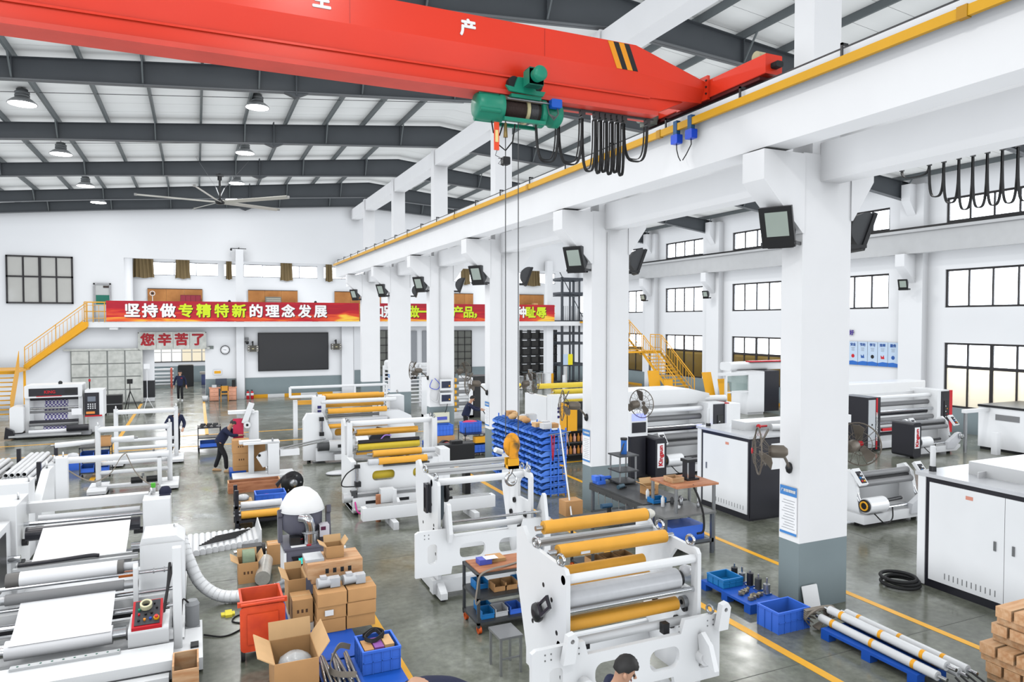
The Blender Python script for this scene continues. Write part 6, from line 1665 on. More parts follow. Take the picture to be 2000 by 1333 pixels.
# camera tripod and black equipment trunk by the sliding door
tp = Wt('camera_tripod', 'black camera tripod by the galvanised door', 'tripod', (-3.0, 39.3, 0), rel=True)
for k in range(3):
    t_ = k * 2.09 + 0.3
    tp.c('leg', black, (0.42 * math.cos(t_), 0.42 * math.sin(t_), 0), (0, 0, 1.15), 0.02, n=8)
tp.c('column', black, (0, 0, 1.0), (0, 0, 1.5), 0.02, n=8); tp.b('camera', black, (-0.12, -0.1, 1.5, 0.12, 0.1, 1.72)); tp.c('lens', black, (0, -0.1, 1.6), (0, -0.22, 1.6), 0.05, n=12)
tp = Wt('light_stand', 'thin white light stand beside the tripod', 'stand', (-2.3, 40.2, 0), rel=True)
for k in range(3):
    t_ = k * 2.09
    tp.c('leg', white, (0.35 * math.cos(t_), 0.35 * math.sin(t_), 0), (0, 0, 0.7), 0.014, n=6)
tp.c('column', white, (0, 0, 0.6), (0, 0, 2.2), 0.014, n=6); tp.b('lamp_head', white, (-0.14, -0.06, 2.15, 0.14, 0.06, 2.4))
tk = Wt('equipment_trunk', 'black wheeled equipment trunk beside the tripod', 'trunk', (-3.75, 39.6, 0), rel=True)
tk.add('body', MB().rbox(-0.4, -0.3, 0.1, 0.4, 0.3, 0.95, 0.04, 'z'), black)
for x in (-0.3, 0.3): tk.c('wheel', rubber, (x - 0.03, -0.25, 0.06), (x + 0.03, -0.25, 0.06), 0.06, n=12)
tk.b('edge_trim', steel, (-0.41, -0.31, 0.5, 0.41, -0.3, 0.54))
# ------------------------------------------------------------------ hopper loader with white cover
grm = M('slate_violet_enamel', (98, 98, 112), 0.4)
w = Wt('vacuum_loader', 'grey vacuum loader with white covered drum behind the cartons', 'machine', (1.68, 12.4, 0))
w.add('cabinet', MB().rbox(1.28, 12.0, 0.06, 2.05, 12.75, 0.84, 0.02, 'z'), grm)
w.b('side_panel', white_b, (1.26, 11.98, 0.08, 1.3, 12.5, 0.8)); w.b('side_panel', white_b, (2.04, 12.0, 0.3, 2.08, 12.7, 0.82))
w.add('top_plate', MB().rbox(1.26, 11.97, 0.84, 2.07, 12.78, 0.87, 0.02, 'z'), grm)
dp = w.add('display', MB().prism([(1.38, 0.72), (1.92, 0.72), (1.86, 0.56), (1.44, 0.56)], 'xz', 11.97, 12.0), black)
w.txt('display_text', '顺中诺', 0.11, M('teal_glow', (40, 190, 180), 0.4, emit=0.6), (1.65, 11.966, 0.64), FACE_CAM, dp, bold=0.003, depth=0.001)
for x in (1.22, 2.02):
    w.add('drum_arm', MB().prism([(12.4, 0.85), (12.55, 0.85), (12.6, 1.35), (12.4, 1.42), (12.4, 1.3), (12.47, 1.25)], 'yz', x, x + 0.07), grm)
w.add('drum', MB().lathe([(0.18, 0.0), (0.33, 0.14), (0.335, 0.45)], (1.62, 12.5, 0.92), 28), grm)
w.add('fabric_cover', MB().lathe([(0.36, 0.0), (0.365, 0.04), (0.33, 0.14), (0.26, 0.26), (0.14, 0.36), (0.0, 0.4)], (1.62, 12.5, 1.36), 28), M('white_fabric', (244, 244, 244), 0.8, var=0.03, scale=5, bump=0.5))
w.add('cover_band', MB().torus((1.62, 12.5, 1.37), 0.362, 0.012, (0, 0, 1), 28, 6), white)
w.add('steel_elbow', MB().tube(smooth_path([(1.56, 12.2, 1.3), (1.66, 12.12, 1.28), (1.7, 12.12, 1.15), (1.7, 12.14, 1.02)], 6), 0.085, 14), chrome)
w.c('steel_pot', chrome, (1.7, 12.15, 0.87), (1.7, 12.15, 1.08), 0.12, n=22); w.add('clamp_ring', MB().torus((1.7, 12.15, 1.06), 0.125, 0.012, (0, 0, 1), 22, 6), steel)
w.b('meter_box', M('pale_meter', (214, 210, 218), 0.4), (1.86, 12.15, 0.95, 2.02, 12.35, 1.14)); w.b('meter_screen', M('maroon_screen', (90, 30, 70), 0.3), (1.88, 12.145, 1.06, 1.96, 12.15, 1.12)); w.b('meter_base', M('dark_smoke', (70, 62, 66), 0.3), (1.86, 12.16, 0.87, 2.02, 12.34, 0.95))
w.b('relay_box', black, (1.38, 12.1, 0.87, 1.54, 12.28, 1.0)); w.t('red_lead', redacc, smooth_path([(1.54, 12.2, 0.92), (1.6, 12.15, 0.97), (1.6, 12.12, 1.05)], 5), 0.008, 6)
w.b('note_paper', paper, (1.38, 11.99, 0.872, 1.62, 12.09, 0.876)); w.b('red_clip', redacc, (1.63, 12.0, 0.87, 1.7, 12.04, 0.885))
w.c('outlet_stub', steel, (1.15, 11.95, 0.25), (1.3, 12.05, 0.25), 0.1, n=16)
for x in (1.32, 1.98): w.c('castor', rubber, (x, 12.1, 0.03), (x + 0.03, 12.1, 0.03), 0.03, n=10)
duct = M('translucent_duct', (240, 242, 244), 0.3, var=0.03, scale=20)
dpts = smooth_path([(-0.5, 13.0, 1.0), (-0.3, 12.85, 1.02), (-0.18, 12.65, 0.75), (0.0, 12.5, 0.35), (0.3, 12.35, 0.13), (0.7, 12.2, 0.12), (1.0, 12.0, 0.2), (1.2, 11.98, 0.25)], 9)
dh = Wt('suction_hose', 'thick pale ribbed suction hose from unwinder to vacuum loader', 'hose', (0.4, 12.35, 0.0))
dh.t('hose_wall', duct, dpts, 0.095, 14)
for i in range(2, len(dpts) - 2, 2):
    d_ = dpts[i + 1] - dpts[i - 1]
    dh.add('hose_rib', MB().torus(dpts[i], 0.097, 0.006, d_, 16, 5), duct)
solo('blue_bag', MB().ball((0.98, 11.5, 0.18), 0.22, 12, (1.0, 1.1, 0.75)), M('pale_blue_film', (140, 200, 236), 0.35, var=0.1, scale=6, bump=0.8), 'crumpled pale blue plastic bag behind the orange bin', 'bag')
# ------------------------------------------------------------------ orange wheelie bin
obm = two_tone('dirty_orange_plastic', (240, 84, 36), (214, 64, 30), 4, 0.45, (0.35, 0.7))
w = Wt('wheelie_bin', 'dirty orange wheelie bin with its lid hanging open', 'bin', (0.78, 10.35, 0))
m = MB(); a4 = [(0.58, 10.2, 0.1), (0.98, 10.2, 0.1), (0.98, 10.55, 0.1), (0.58, 10.55, 0.1)]; b4 = [(0.5, 10.12, 0.78), (1.06, 10.12, 0.78), (1.06, 10.72, 0.78), (0.5, 10.72, 0.78)]
c4 = [(0.53, 10.15, 0.78), (1.03, 10.15, 0.78), (1.03, 10.69, 0.78), (0.53, 10.69, 0.78)]; d4 = [(0.6, 10.23, 0.14), (0.96, 10.23, 0.14), (0.96, 10.53, 0.14), (0.6, 10.53, 0.14)]
m.add(a4 + b4 + c4 + d4, [(3, 2, 1, 0)] + [(i, (i + 1) % 4, 4 + (i + 1) % 4, 4 + i) for i in range(4)] + [(4 + i, 4 + (i + 1) % 4, 8 + (i + 1) % 4, 8 + i) for i in range(4)] + [(8 + i, 8 + (i + 1) % 4, 12 + (i + 1) % 4, 12 + i) for i in range(4)] + [(12, 13, 14, 15)])
w.add('tub', m, obm); w.b('rim', obm, (0.46, 10.08, 0.74, 1.1, 10.14, 0.8)); w.b('rubbish', M('rust_rubbish', (150, 50, 34), 0.9, var=0.3, scale=14), (0.55, 10.17, 0.5, 1.01, 10.66, 0.58))
m = MB(); m.M = Matrix.Translation((0.78, 10.06, 0.14)) @ Matrix.Rotation(math.radians(-3), 4, 'X'); m.rbox(-0.29, -0.03, 0.0, 0.29, 0.03, 0.6, 0.06, 'y'); m.box(-0.2, -0.045, 0.1, 0.2, -0.03, 0.5)
w.add('lid', m, obm); w.c('handle', obm, (0.5, 10.05, 0.78), (1.06, 10.05, 0.78), 0.02, n=10)
for x in (0.5, 1.0): w.c('wheel', rubber, (x, 10.12, 0.1), (x + 0.05, 10.12, 0.1), 0.1, n=18)
w.c('axle', steel, (0.5, 10.12, 0.1), (1.05, 10.12, 0.1), 0.012, n=8)
solo('power_cord', MB().tube(smooth_path([(0.05, 11.15, 0.02), (0.3, 11.0, 0.012), (0.5, 11.1, 0.012), (0.62, 11.3, 0.012), (0.45, 11.5, 0.012), (0.55, 11.7, 0.012), (0.8, 11.6, 0.012)], 8), 0.012, 6), rubber, 'black power cord looping over the floor behind the orange bin', 'cord')
solo('yellow_rag', MB().box(0.3, 11.75, 0.0, 0.5, 11.87, 0.03).box(0.36, 11.7, 0.0, 0.46, 11.92, 0.04), M('yellow_cloth', (232, 216, 70), 0.8), 'crumpled yellow rag on the floor near the hose', 'rag')
# ------------------------------------------------------------------ cartons
def carton(x0, y0, z0, x1, y1, z1, label, grp=None, flaps=False, mat=card, marks=True):
    w = Wt('carton', label, 'carton', ((x0 + x1) / 2, (y0 + y1) / 2, z0), grp)
    t = 0.012
    if flaps:
        w.b('bottom', mat, (x0, y0, z0, x1, y1, z0 + t))
        w.b('wall', mat, (x0, y0, z0 + t, x0 + t, y1, z1)); w.b('wall', mat, (x1 - t, y0, z0 + t, x1, y1, z1)); w.b('wall', mat, (x0 + t, y0, z0 + t, x1 - t, y0 + t, z1)); w.b('wall', mat, (x0 + t, y1 - t, z0 + t, x1 - t, y1, z1))
        h = (x1 - x0) * 0.45
        w.add('flap', MB().bar((x0, (y0 + y1) / 2, z1), (x0 - h * 0.8, (y0 + y1) / 2, z1 + h * 0.5), y1 - y0, t), card2); w.add('flap', MB().bar((x1, (y0 + y1) / 2, z1), (x1 + h * 0.55, (y0 + y1) / 2, z1 + h * 0.75), y1 - y0, t), card2)
        w.add('flap', MB().bar(((x0 + x1) / 2, y1, z1), ((x0 + x1) / 2, y1 + h * 0.3, z1 + h * 0.9), x1 - x0, t), card2)
    else:
        w.b('body', mat, (x0, y0, z0, x1, y1, z1 - 0.004)); w.b('flap', mat, (x0, y0, z1 - 0.004, x1, (y0 + y1) / 2 - 0.003, z1)); w.b('flap', mat, (x0, (y0 + y1) / 2 + 0.003, z1 - 0.004, x1, y1, z1))
        w.b('tape', M('packing_tape', (214, 172, 124), 0.25), (x0 + 0.0, (y0 + y1) / 2 - 0.025, z1, x1, (y0 + y1) / 2 + 0.025, z1 + 0.001))
    if marks:
        cx, cz = (x0 + x1) / 2, (z0 + z1) / 2
        w.b('printed_mark', M('carton_ink', (96, 66, 44), 0.7), *[(cx - 0.08 + 0.06 * k, y0 - 0.001, cz - 0.02, cx - 0.05 + 0.06 * k, y0, cz + 0.03) for k in range(3)])
    return w
plt = M('pallet_blue', (24, 90, 196), 0.5, var=0.08)
def pallet(x0, y0, x1, y1, label, along='y'):
    w = Wt('pallet', label, 'pallet', ((x0 + x1) / 2, (y0 + y1) / 2, 0), 'blue plastic pallets')
    w.b('deck', plt, (x0, y0, 0.11, x1, y1, 0.15))
    for i in range(3):
        if along == 'y': a = y0 + (y1 - y0 - 0.14) * i / 2; w.b('block', plt, (x0, a, 0, x0 + 0.14, a + 0.14, 0.11)); w.b('block', plt, (x1 - 0.14, a, 0, x1, a + 0.14, 0.11))
        else: a = x0 + (x1 - x0 - 0.14) * i / 2; w.b('block', plt, (a, y0, 0, a + 0.14, y0 + 0.14, 0.11)); w.b('block', plt, (a, y1 - 0.14, 0, a + 0.14, y1, 0.11))
    return w
pallet(1.14, 9.35, 2.0, 11.6, 'blue pallet under the carton stack beside the vacuum loader')
for i in range(2):
    for j in range(3):
        x0 = 1.5 + 0.43 * i
        carton(x0 + 0.01 * j, 10.17 + 0.02 * ((i + j) % 2), 0.155 + 0.19 * j, x0 + 0.41 + 0.01 * j, 10.62, 0.34 + 0.19 * j, 'brown carton in the front stack, %s layer, %s side' % (('bottom', 'middle', 'top')[j], ('bin', 'aisle')[i]), 'front carton stack', marks=False)
solo('shipping_label', MB().box(1.62, 10.165, 0.4, 1.74, 10.169, 0.48), paper, 'white shipping label on the middle carton of the front stack', 'label')
carton(1.2, 10.35, 0.28, 1.48, 10.7, 0.62, 'tall carton with printed arrows in front of the loader', flaps=False)
carton(1.19, 10.75, 0.28, 1.44, 11.25, 0.78, 'open tall carton holding small parts against the loader', flaps=True)
solo('stacked_sheets', MB().box(1.2, 10.35, 0.155, 1.49, 11.2, 0.27), M('pale_board', (226, 214, 204), 0.7), 'pale boards under the tall cartons', 'board')
w = Wt('timber_crate', 'film wrapped timber crate with black handling symbols', 'crate', (1.85, 10.85, 0.73))
w.b('side_board', wood, (1.45, 10.6, 0.8, 2.25, 10.63, 0.98)); w.b('lid_board', wood, (1.45, 10.6, 0.98, 2.25, 11.15, 1.02)); w.b('side_board', wood, (1.45, 11.12, 0.8, 2.25, 11.15, 0.98)); w.b('end_board', wood, (1.45, 10.63, 0.8, 1.48, 11.12, 0.98), ); w.b('end_board', wood, (2.22, 10.63, 0.8, 2.25, 11.12, 0.98))
w.b('skid', wood, (1.5, 10.6, 0.73, 1.6, 11.15, 0.8)); w.b('skid', wood, (2.1, 10.6, 0.73, 2.2, 11.15, 0.8))
for k in range(4): w.b('handling_symbol', black, (1.7 + 0.11 * k, 10.598, 0.86, 1.75 + 0.11 * k, 10.6, 0.93))
w.b('film_wrap', film, (1.43, 10.7, 1.02, 1.7, 11.05, 1.06))
for x, n_ in ((1.55, 'bin side'), (1.92, 'aisle side')):
    w = Wt('wrapped_motor', 'film wrapped gear motor lying on the cartons, ' + n_, 'motor', (x + 0.15, 10.4, 0.72), 'wrapped gear motors')
    w.c('motor_body', film, (x, 10.4, 0.8), (x + 0.18, 10.42, 0.8), 0.075, n=16); w.b('gear_head', film, (x + 0.18, 10.35, 0.73, x + 0.32, 10.48, 0.86)); w.b('terminal_box', film, (x + 0.04, 10.36, 0.86, x + 0.13, 10.45, 0.9))
carton(1.74, 10.75, 1.025, 2.0, 11.0, 1.2, 'small open carton on top of the timber crate', flaps=True, marks=False)
carton(0.8, 8.75, 0.0, 1.32, 9.45, 0.5, 'big open carton in front of the orange bin', flaps=True, marks=False)
solo('plastic_packing', MB().ball((1.08, 9.1, 0.3), 0.22, 12, (1, 1.1, 0.7)), M('crumpled_film', (196, 196, 196), 0.25, var=0.2, scale=10, bump=1.0), 'crumpled clear film inside the big open carton', 'film')
pallet(1.36, 8.3, 2.35, 9.3, 'blue pallet carrying steel bars beside the blue crate')
for k in range(8):
    tag(obj('steel_bar', MB().cyl((0, -0.6, 0), (0, 0.6, 0), 0.022, n=10), steel if k % 2 else chrome, None, (1.4 + 0.052 * k, 8.8, 0.175 + 0.02 * (k % 2)), (0, 0, 0.06 * (k % 3) - 0.06)), 'steel bar lying on the pallet beside the big carton', 'bar', 'steel bars on the pallet')
solo('belt_sling', MB().ribbon(smooth_path([(1.8, 9.3, 0.3), (1.65, 9.25, 0.36), (1.52, 9.05, 0.3), (1.48, 8.9, 0.24), (1.55, 8.75, 0.24), (1.75, 8.65, 0.24)], 8), 0.07, 0.014, (0.3, 0.3, 1)), slg, 'grey webbing sling lying across the steel bars', 'sling')
def ribbed_crate(x0, y0, z0, x1, y1, z1, label, mat=blue, grp='blue plastic crates', rz=0):
    w = Wt('plastic_crate', label, 'crate', ((x0 + x1) / 2, (y0 + y1) / 2, z0), grp)
    w.add('shell', MB().open_box(x0, y0, z0, x1, y1, z1, 0.014), mat)
    w.b('rim', mat, (x0 - 0.012, y0 - 0.012, z1 - 0.03, x1 + 0.012, y0, z1)); w.b('rim', mat, (x0 - 0.012, y1, z1 - 0.03, x1 + 0.012, y1 + 0.012, z1)); w.b('rim', mat, (x0 - 0.012, y0, z1 - 0.03, x0, y1, z1)); w.b('rim', mat, (x1, y0, z1 - 0.03, x1 + 0.012, y1, z1))
    n_ = max(2, int((x1 - x0) / 0.11))
    for k in range(n_ + 1):
        x = x0 + (x1 - x0) * k / n_; w.b('rib', mat, (x - 0.006, y0 - 0.01, z0, x + 0.006, y0, z1 - 0.03))
    n_ = max(2, int((y1 - y0) / 0.11))
    for k in range(n_ + 1):
        y = y0 + (y1 - y0) * k / n_; w.b('rib', mat, (x0 - 0.01, y - 0.006, z0, x0, y + 0.006, z1 - 0.03))
    w.b('rib', mat, (x0 - 0.01, y0 - 0.01, (z0 + z1) / 2, x1, y0, (z0 + z1) / 2 + 0.012))
    return w
ribbed_crate(1.86, 8.75, 0.155, 2.33, 9.25, 0.45, 'blue crate of small boxes on the pallet at the aisle line')
w = Wt('rubber_belt', 'looped black rubber belt on the blue crate', 'belt', (2.05, 9.1, 0.44))
w.add('loop', MB().ribbon(smooth_path([(1.95, 9.2, 0.46), (2.1, 9.25, 0.5), (2.2, 9.1, 0.5), (2.05, 9.0, 0.46), (1.95, 9.08, 0.48), (2.1, 9.18, 0.52), (2.18, 9.05, 0.47)], 6), 0.05, 0.02, (0, 0.3, 1)), rubber)
for k in range(3): solo('small_box', MB().box(1.9 + 0.13 * k, 8.85, 0.17, 2.02 + 0.13 * k, 9.15, 0.42 + 0.015 * k), [card, M('purple_print', (150, 90, 170), 0.6), card2][k], ['brown box in the blue crate on the pallet', 'purple printed box in the blue crate', 'pale box in the blue crate on the pallet'][k], 'box')
solo('dark_bag', MB().ball((2.05, 8.1, 0.12), 0.2, 12, (1.2, 0.7, 0.6)), rubber, 'black bag beside the aisle line at the frame bottom', 'bag')
# mat with black rods, carton with green cloth, wrapped tube
w = Wt('foam_sheet', 'white ribbed foam sheet with black rods lying on the floor', 'sheet', (0.35, 15.7, 0))
for k in range(14): w.c('foam_rib', white, (-0.4 + 0.115 * k, 14.95 + 0.03 * k, 0.045), (-0.4 + 0.115 * k, 16.2, 0.06), 0.07, n=10)
w.add('raised_end', MB().prism([(1.1, 0.05), (1.16, 0.3), (1.18, 0.3), (1.18, 0.02)], 'xz', 15.3, 16.3), white)
for k in range(7): tag(obj('black_rod', MB().cyl((-0.35, -0.12, 0), (0.35, 0.16, 0), 0.012, n=6), black, None, (0.35 + 0.05 * k, 15.35 + 0.085 * k, 0.142)), 'thin black rod on the white foam sheet', 'rod', 'black rods on the foam sheet')
carton(0.62, 13.1, 0.0, 0.95, 13.5, 0.36, 'open carton with folded green cloth beside the foam sheet', flaps=True)
solo('green_cloth', MB().rbox(0.7, 13.15, 0.1, 0.9, 13.45, 0.52, 0.08, 'x'), M('sage_cloth', (142, 158, 132), 0.9, var=0.15, scale=8), 'folded sage green cloth in the open carton', 'cloth')
solo('wrapped_tube', MB().cyl((1.0, 12.9, 0.12), (1.12, 13.7, 0.16), 0.13, n=16), M('silver_film', (206, 202, 194), 0.25, metal=0.3, var=0.15, scale=9, bump=0.6), 'film wrapped tube beside the carton of cloth', 'tube')
carton(1.18, 13.9, 0.0, 1.5, 14.2, 0.38, 'small carton behind the wrapped tube', marks=False)
solo('white_cylinder', MB().cyl((1.9, 12.95, 0.45), (2.35, 13.0, 0.45), 0.12, n=18).cyl((2.35, 13.0, 0.45), (2.45, 13.01, 0.45), 0.03, n=8).box(2.0, 12.85, 0, 2.2, 13.1, 0.35), white, 'white roller end on a block behind the loader', 'roller')
w = Wt('gear_unit', 'black and steel gear unit behind the loader', 'gear', (0.95, 14.3, 0)); w.b('housing', iron, (0.75, 14.2, 0.0, 1.1, 14.45, 0.3)); w.c('shaft', chrome, (0.6, 14.3, 0.2), (1.2, 14.3, 0.2), 0.04, n=12); w.c('flange', black, (1.1, 14.3, 0.2), (1.16, 14.3, 0.2), 0.13, n=16)
# ------------------------------------------------------------------ roll cart
w = Wt('roll_cart', 'black steel cart carrying wrapped rollers and a blue crate', 'cart', (1.25, 16.7, 0))
w.b('deck', blackm, (0.75, 16.4, 0.18, 1.75, 17.0, 0.24))
for y in (16.4, 16.95): w.b('post', blackm, (0.72, y, 0.06, 0.8, y + 0.08, 0.9))
w.b('end_bar', blackm, (0.72, 16.4, 0.5, 0.78, 17.0, 0.56))
for x in (0.8, 1.68):
    for y in (16.45, 16.95): w.c('castor', rubber, (x, y, 0.06), (x + 0.04, y, 0.06), 0.06, n=12)
for y, z, m_, n_ in ((16.5, 0.33, orange, 'orange wrapped roller on the cart deck'), (16.65, 0.5, film, 'film wrapped roller above the orange one'), (16.8, 0.33, paper, 'white roller at the back of the cart')):
    t = Wt('wrapped_roll', n_, 'roller', (1.2, y, z - 0.09)); t.c('body', m_, (0.85, y, z), (1.72, y, z), 0.085, n=18); t.c('journal', steel, (0.7, y, z), (0.85, y, z), 0.03, n=10)
ribbed_crate(1.2, 17.05, 0.35, 1.85, 17.5, 0.62, 'blue crate with pink bundle behind the roll cart')
solo('pink_bundle', MB().ball((1.45, 17.25, 0.5), 0.13, 10, (1.3, 1, 0.6)), M('pink_plastic', (214, 50, 160), 0.5), 'pink plastic bundle inside the blue crate', 'bundle')
solo('crate_stool', MB().box(1.15, 17.0, 0, 1.9, 17.55, 0.345), iron, 'dark steel box holding up the blue crate', 'box')
w = Wt('parts_tray', 'pale tray of bagged parts beside the blue crate', 'tray', (0.95, 17.2, 0)); w.b('tray', card2, (0.75, 17.05, 0, 1.12, 17.4, 0.5)); w.add('bagged_parts', MB().ball((0.93, 17.2, 0.55), 0.14, 10, (1, 1, 0.6)), film)
w = Wt('long_timber_box', 'long narrow timber crate beside the press parts', 'crate', (1.4, 20.3, 0)); w.b('side_board', wood2, (0.72, 20.1, 0.0, 2.05, 20.13, 0.28)); w.b('side_board', wood2, (0.72, 20.5, 0, 2.05, 20.53, 0.28)); w.b('end_board', wood, (0.72, 20.13, 0, 0.75, 20.5, 0.28)); w.b('end_board', wood, (2.02, 20.13, 0, 2.05, 20.5, 0.28)); w.b('base_board', wood2, (0.75, 20.13, 0, 2.02, 20.5, 0.04))
w = Wt('black_disc', 'black flanged disc standing behind the covered drum', 'disc', (2.25, 19.5, 0)); w.add('disc', MB().lathe([(0.0, 0), (0.28, 0.0), (0.3, 0.02), (0.3, 0.06), (0.0, 0.06)], (2.27, 19.5, 0.3), 28, (0.25, -1, 0)), black); w.add('hub', MB().lathe([(0.1, 0), (0.1, 0.12), (0.05, 0.16)], (2.28, 19.44, 0.3), 16, (0.25, -1, 0)), steel); w.add('guard', MB().prism([(1.85, 0.3), (2.05, 0.5), (2.2, 0.58), (2.3, 0.52), (2.0, 0.35), (1.9, 0.2)], 'xz', 19.4, 19.5), blackm)
for k in range(6):
    t_ = k * 1.047; w.c('bolt', steel, (2.28 + 0.21 * math.cos(t_), 19.43, 0.3 + 0.21 * math.sin(t_)), (2.285 + 0.21 * math.cos(t_), 19.415, 0.3 + 0.21 * math.sin(t_)), 0.025, n=8)
# ------------------------------------------------------------------ press parts with cartons by the worker
w = Wt('press_machine', 'white press frame with pivot arms beside the cartons', 'machine', (1.7, 22.0, 0))
w.b('base_plate', white, (0.9, 21.4, 0.04, 2.6, 22.2, 0.12)); w.add('post', MB().rbox(1.35, 21.9, 0.1, 1.5, 22.1, 1.0, 0.02, 'z'), white); w.add('post', MB().rbox(1.86, 21.6, 0.1, 2.18, 21.9, 1.0, 0.03, 'z'), white); w.b('top_slab', white, (1.2, 21.7, 1.0, 2.2, 22.1, 1.06)); w.b('ledge', white, (1.1, 21.9, 1.0, 1.7, 22.2, 1.08))
w.add('pivot_arm', MB().prism([(1.55, 0.62), (1.65, 0.75), (1.85, 0.8), (1.87, 0.35), (1.72, 0.32)], 'xz', 21.7, 21.8), white); w.c('pivot', black, (1.63, 21.68, 0.68), (1.63, 21.72, 0.68), 0.04, n=12); w.b('slide_block', white, (2.2, 21.65, 0.62, 2.75, 21.85, 0.8)); w.eyebolt(2.0, 21.75, 1.05, steel)
for y in (21.7, 22.05): w.c('guide_rod', chrome, (2.2, y, 0.78), (3.6, y + 0.2, 0.95), 0.025, n=10)
for x in (1.0, 2.5): w.c('levelling_pad', rubber, (x, 21.6, 0), (x, 21.6, 0.05), 0.06, n=10)
w = Wt('press_machine', 'tall white press post with red panel beside the worker', 'machine', (1.45, 23.1, 0))
w.add('post', MB().rbox(1.45, 23.0, 0.05, 1.72, 23.3, 1.8, 0.02, 'z'), white); w.b('table', white, (0.85, 22.95, 1.76, 1.6, 23.25, 1.85)); w.b('red_panel', M('raspberry_panel', (206, 40, 80), 0.5), (0.98, 22.98, 1.0, 1.28, 23.0, 1.62)); w.b('arm', white, (1.1, 23.05, 1.6, 1.2, 23.15, 1.8)); w.b('base', white, (1.2, 22.9, 0.0, 1.95, 23.6, 0.06))
m = MB(); m.M = Matrix.Translation((1.4, 22.95, 1.75)) @ Matrix.Rotation(0.35, 4, 'Y'); m.box(-0.08, -0.04, -0.3, 0.08, 0.04, 0.35); w.add('tilted_arm', m, white); w.add('cam', MB().ring((1.38, 22.88, 1.42), (1.38, 22.98, 1.42), 0.1, 0.04, 18), white); w.c('cam_pin', black, (1.38, 22.87, 1.42), (1.38, 22.92, 1.42), 0.035, n=10)
for j, (z0, z1, dx, n_) in enumerate(((0.06, 0.28, 0, 'flattened taped carton at the bottom of the worker stack'), (0.285, 0.66, 0, 'middle brown carton of the worker stack'), (0.665, 1.05, -0.02, 'top brown carton the worker steadies'))):
    carton(0.95 + dx, 22.35, z0, 1.42 + dx, 22.8, z1, n_, 'cartons by the worker', marks=j > 0)
pallet(0.85, 22.3, 1.3, 23.0, 'blue pallet under the cartons beside the worker')
for j, (z0, z1, n_) in enumerate(((0.13, 0.55, 'lower carton between the press posts'), (0.555, 0.95, 'upper carton between the press posts'))): carton(1.52, 22.2, z0, 1.84, 22.55, z1, n_, 'cartons in the press', marks=False)
w = Wt('tool_cart', 'low black tool cart with blue drawers behind the worker', 'cart', (0.35, 27.0, 0))
for z in (0.15, 0.5, 0.85): w.b('shelf', blackm, (0.0, 26.7, z, 0.75, 27.3, z + 0.03))
for x in (0.0, 0.72):
    for y in (26.7, 27.27): w.b('leg', blackm, (x, y, 0.06, x + 0.03, y + 0.03, 0.9))
for k in range(4): w.add('castor', MB().cyl((0.02 + 0.7 * (k % 2), 26.75 + 0.5 * (k // 2), 0.05), (0.06 + 0.7 * (k % 2), 26.75 + 0.5 * (k // 2), 0.05), 0.05, n=10), rubber)
for k in range(3): solo('hand_tool', MB().cyl((0.1 + 0.2 * k, 26.9, 0.92), (0.25 + 0.2 * k, 27.0, 0.96), 0.04, n=10).box(0.1 + 0.2 * k, 26.85, 0.885, 0.2 + 0.2 * k, 26.95, 1.0), iron, 'dark hand tool on the low black cart, %s' % ('stair side', 'middle', 'aisle side')[k], 'tool')
bin_(0.37, 26.95, 0.185, 0.6, 0.35, 0.2, blue, 'blue bin on the bottom shelf of the black cart', 'bins on black cart')
# bubble wrap on the floor by the far slitter
solo('bubble_wrap', MB().ball((3.9, 21.4, 0.04), 0.45, 14, (1.0, 0.6, 0.14)), film, 'sheet of bubble wrap on the floor before the far slitter', 'wrap')
# ------------------------------------------------------------------ steel trolley with part bins, stool
w = Wt('steel_trolley', 'dark steel trolley with part bins before the orange roller slitter', 'trolley', (4.3, 9.85, 0))
for z, m_ in ((0.14, iron), (0.5, iron), (0.86, iron)): w.b('shelf', m_, (3.7, 9.55, z, 4.9, 10.2, z + 0.035))
w.b('top_board', wood2, (3.74, 9.58, 0.895, 4.86, 10.17, 0.91))
for x in (3.7, 4.86):
    for y in (9.55, 10.16): w.b('leg', iron, (x, y, 0.1, x + 0.04, y + 0.04, 0.89))
for x in (3.72, 4.84):
    for y in (9.6, 10.15): w.add('castor', MB().ring((x, y, 0.06), (x + 0.045, y, 0.06), 0.06, 0.03, 14), M('castor_orange', (226, 96, 36), 0.5))
for k, (x, y, z, m_, n_) in enumerate(((3.9, 9.75, 0.177, blue2, 'blue bin of bolts on the bottom shelf, outer corner'), (4.12, 9.75, 0.177, film, 'clear bin of fittings on the bottom shelf'), (4.36, 9.75, 0.177, blue, 'royal blue bin of bolts on the bottom shelf'), (3.95, 10.0, 0.177, blue2, 'blue bin at the back of the bottom shelf'), (3.9, 10.0, 0.537, blue2, 'tilted blue bin on the middle shelf'), (4.5, 9.85, 0.537, blue2, 'blue bin on the middle shelf beside the slitter'), (4.12, 9.8, 0.537, card, 'brown card bin on the middle shelf'), (4.3, 9.8, 0.537, card, 'second card bin on the middle shelf'))):
    bin_(x, y, z, 0.2, 0.22, 0.12, m_, n_, 'bins on the steel trolley')
w = Wt('opened_parcel', 'opened parcel with blue box and papers on the trolley top', 'box', (4.0, 10.0, 0.912)); w.b('blue_box', M('violet_blue', (90, 100, 200), 0.5), (3.85, 9.85, 0.912, 4.05, 10.02, 0.99)); w.b('carton_tray', card, (4.05, 9.9, 0.912, 4.3, 10.15, 0.96)); w.b('paper', paper, (3.95, 9.84, 0.99, 4.15, 10.0, 0.994))
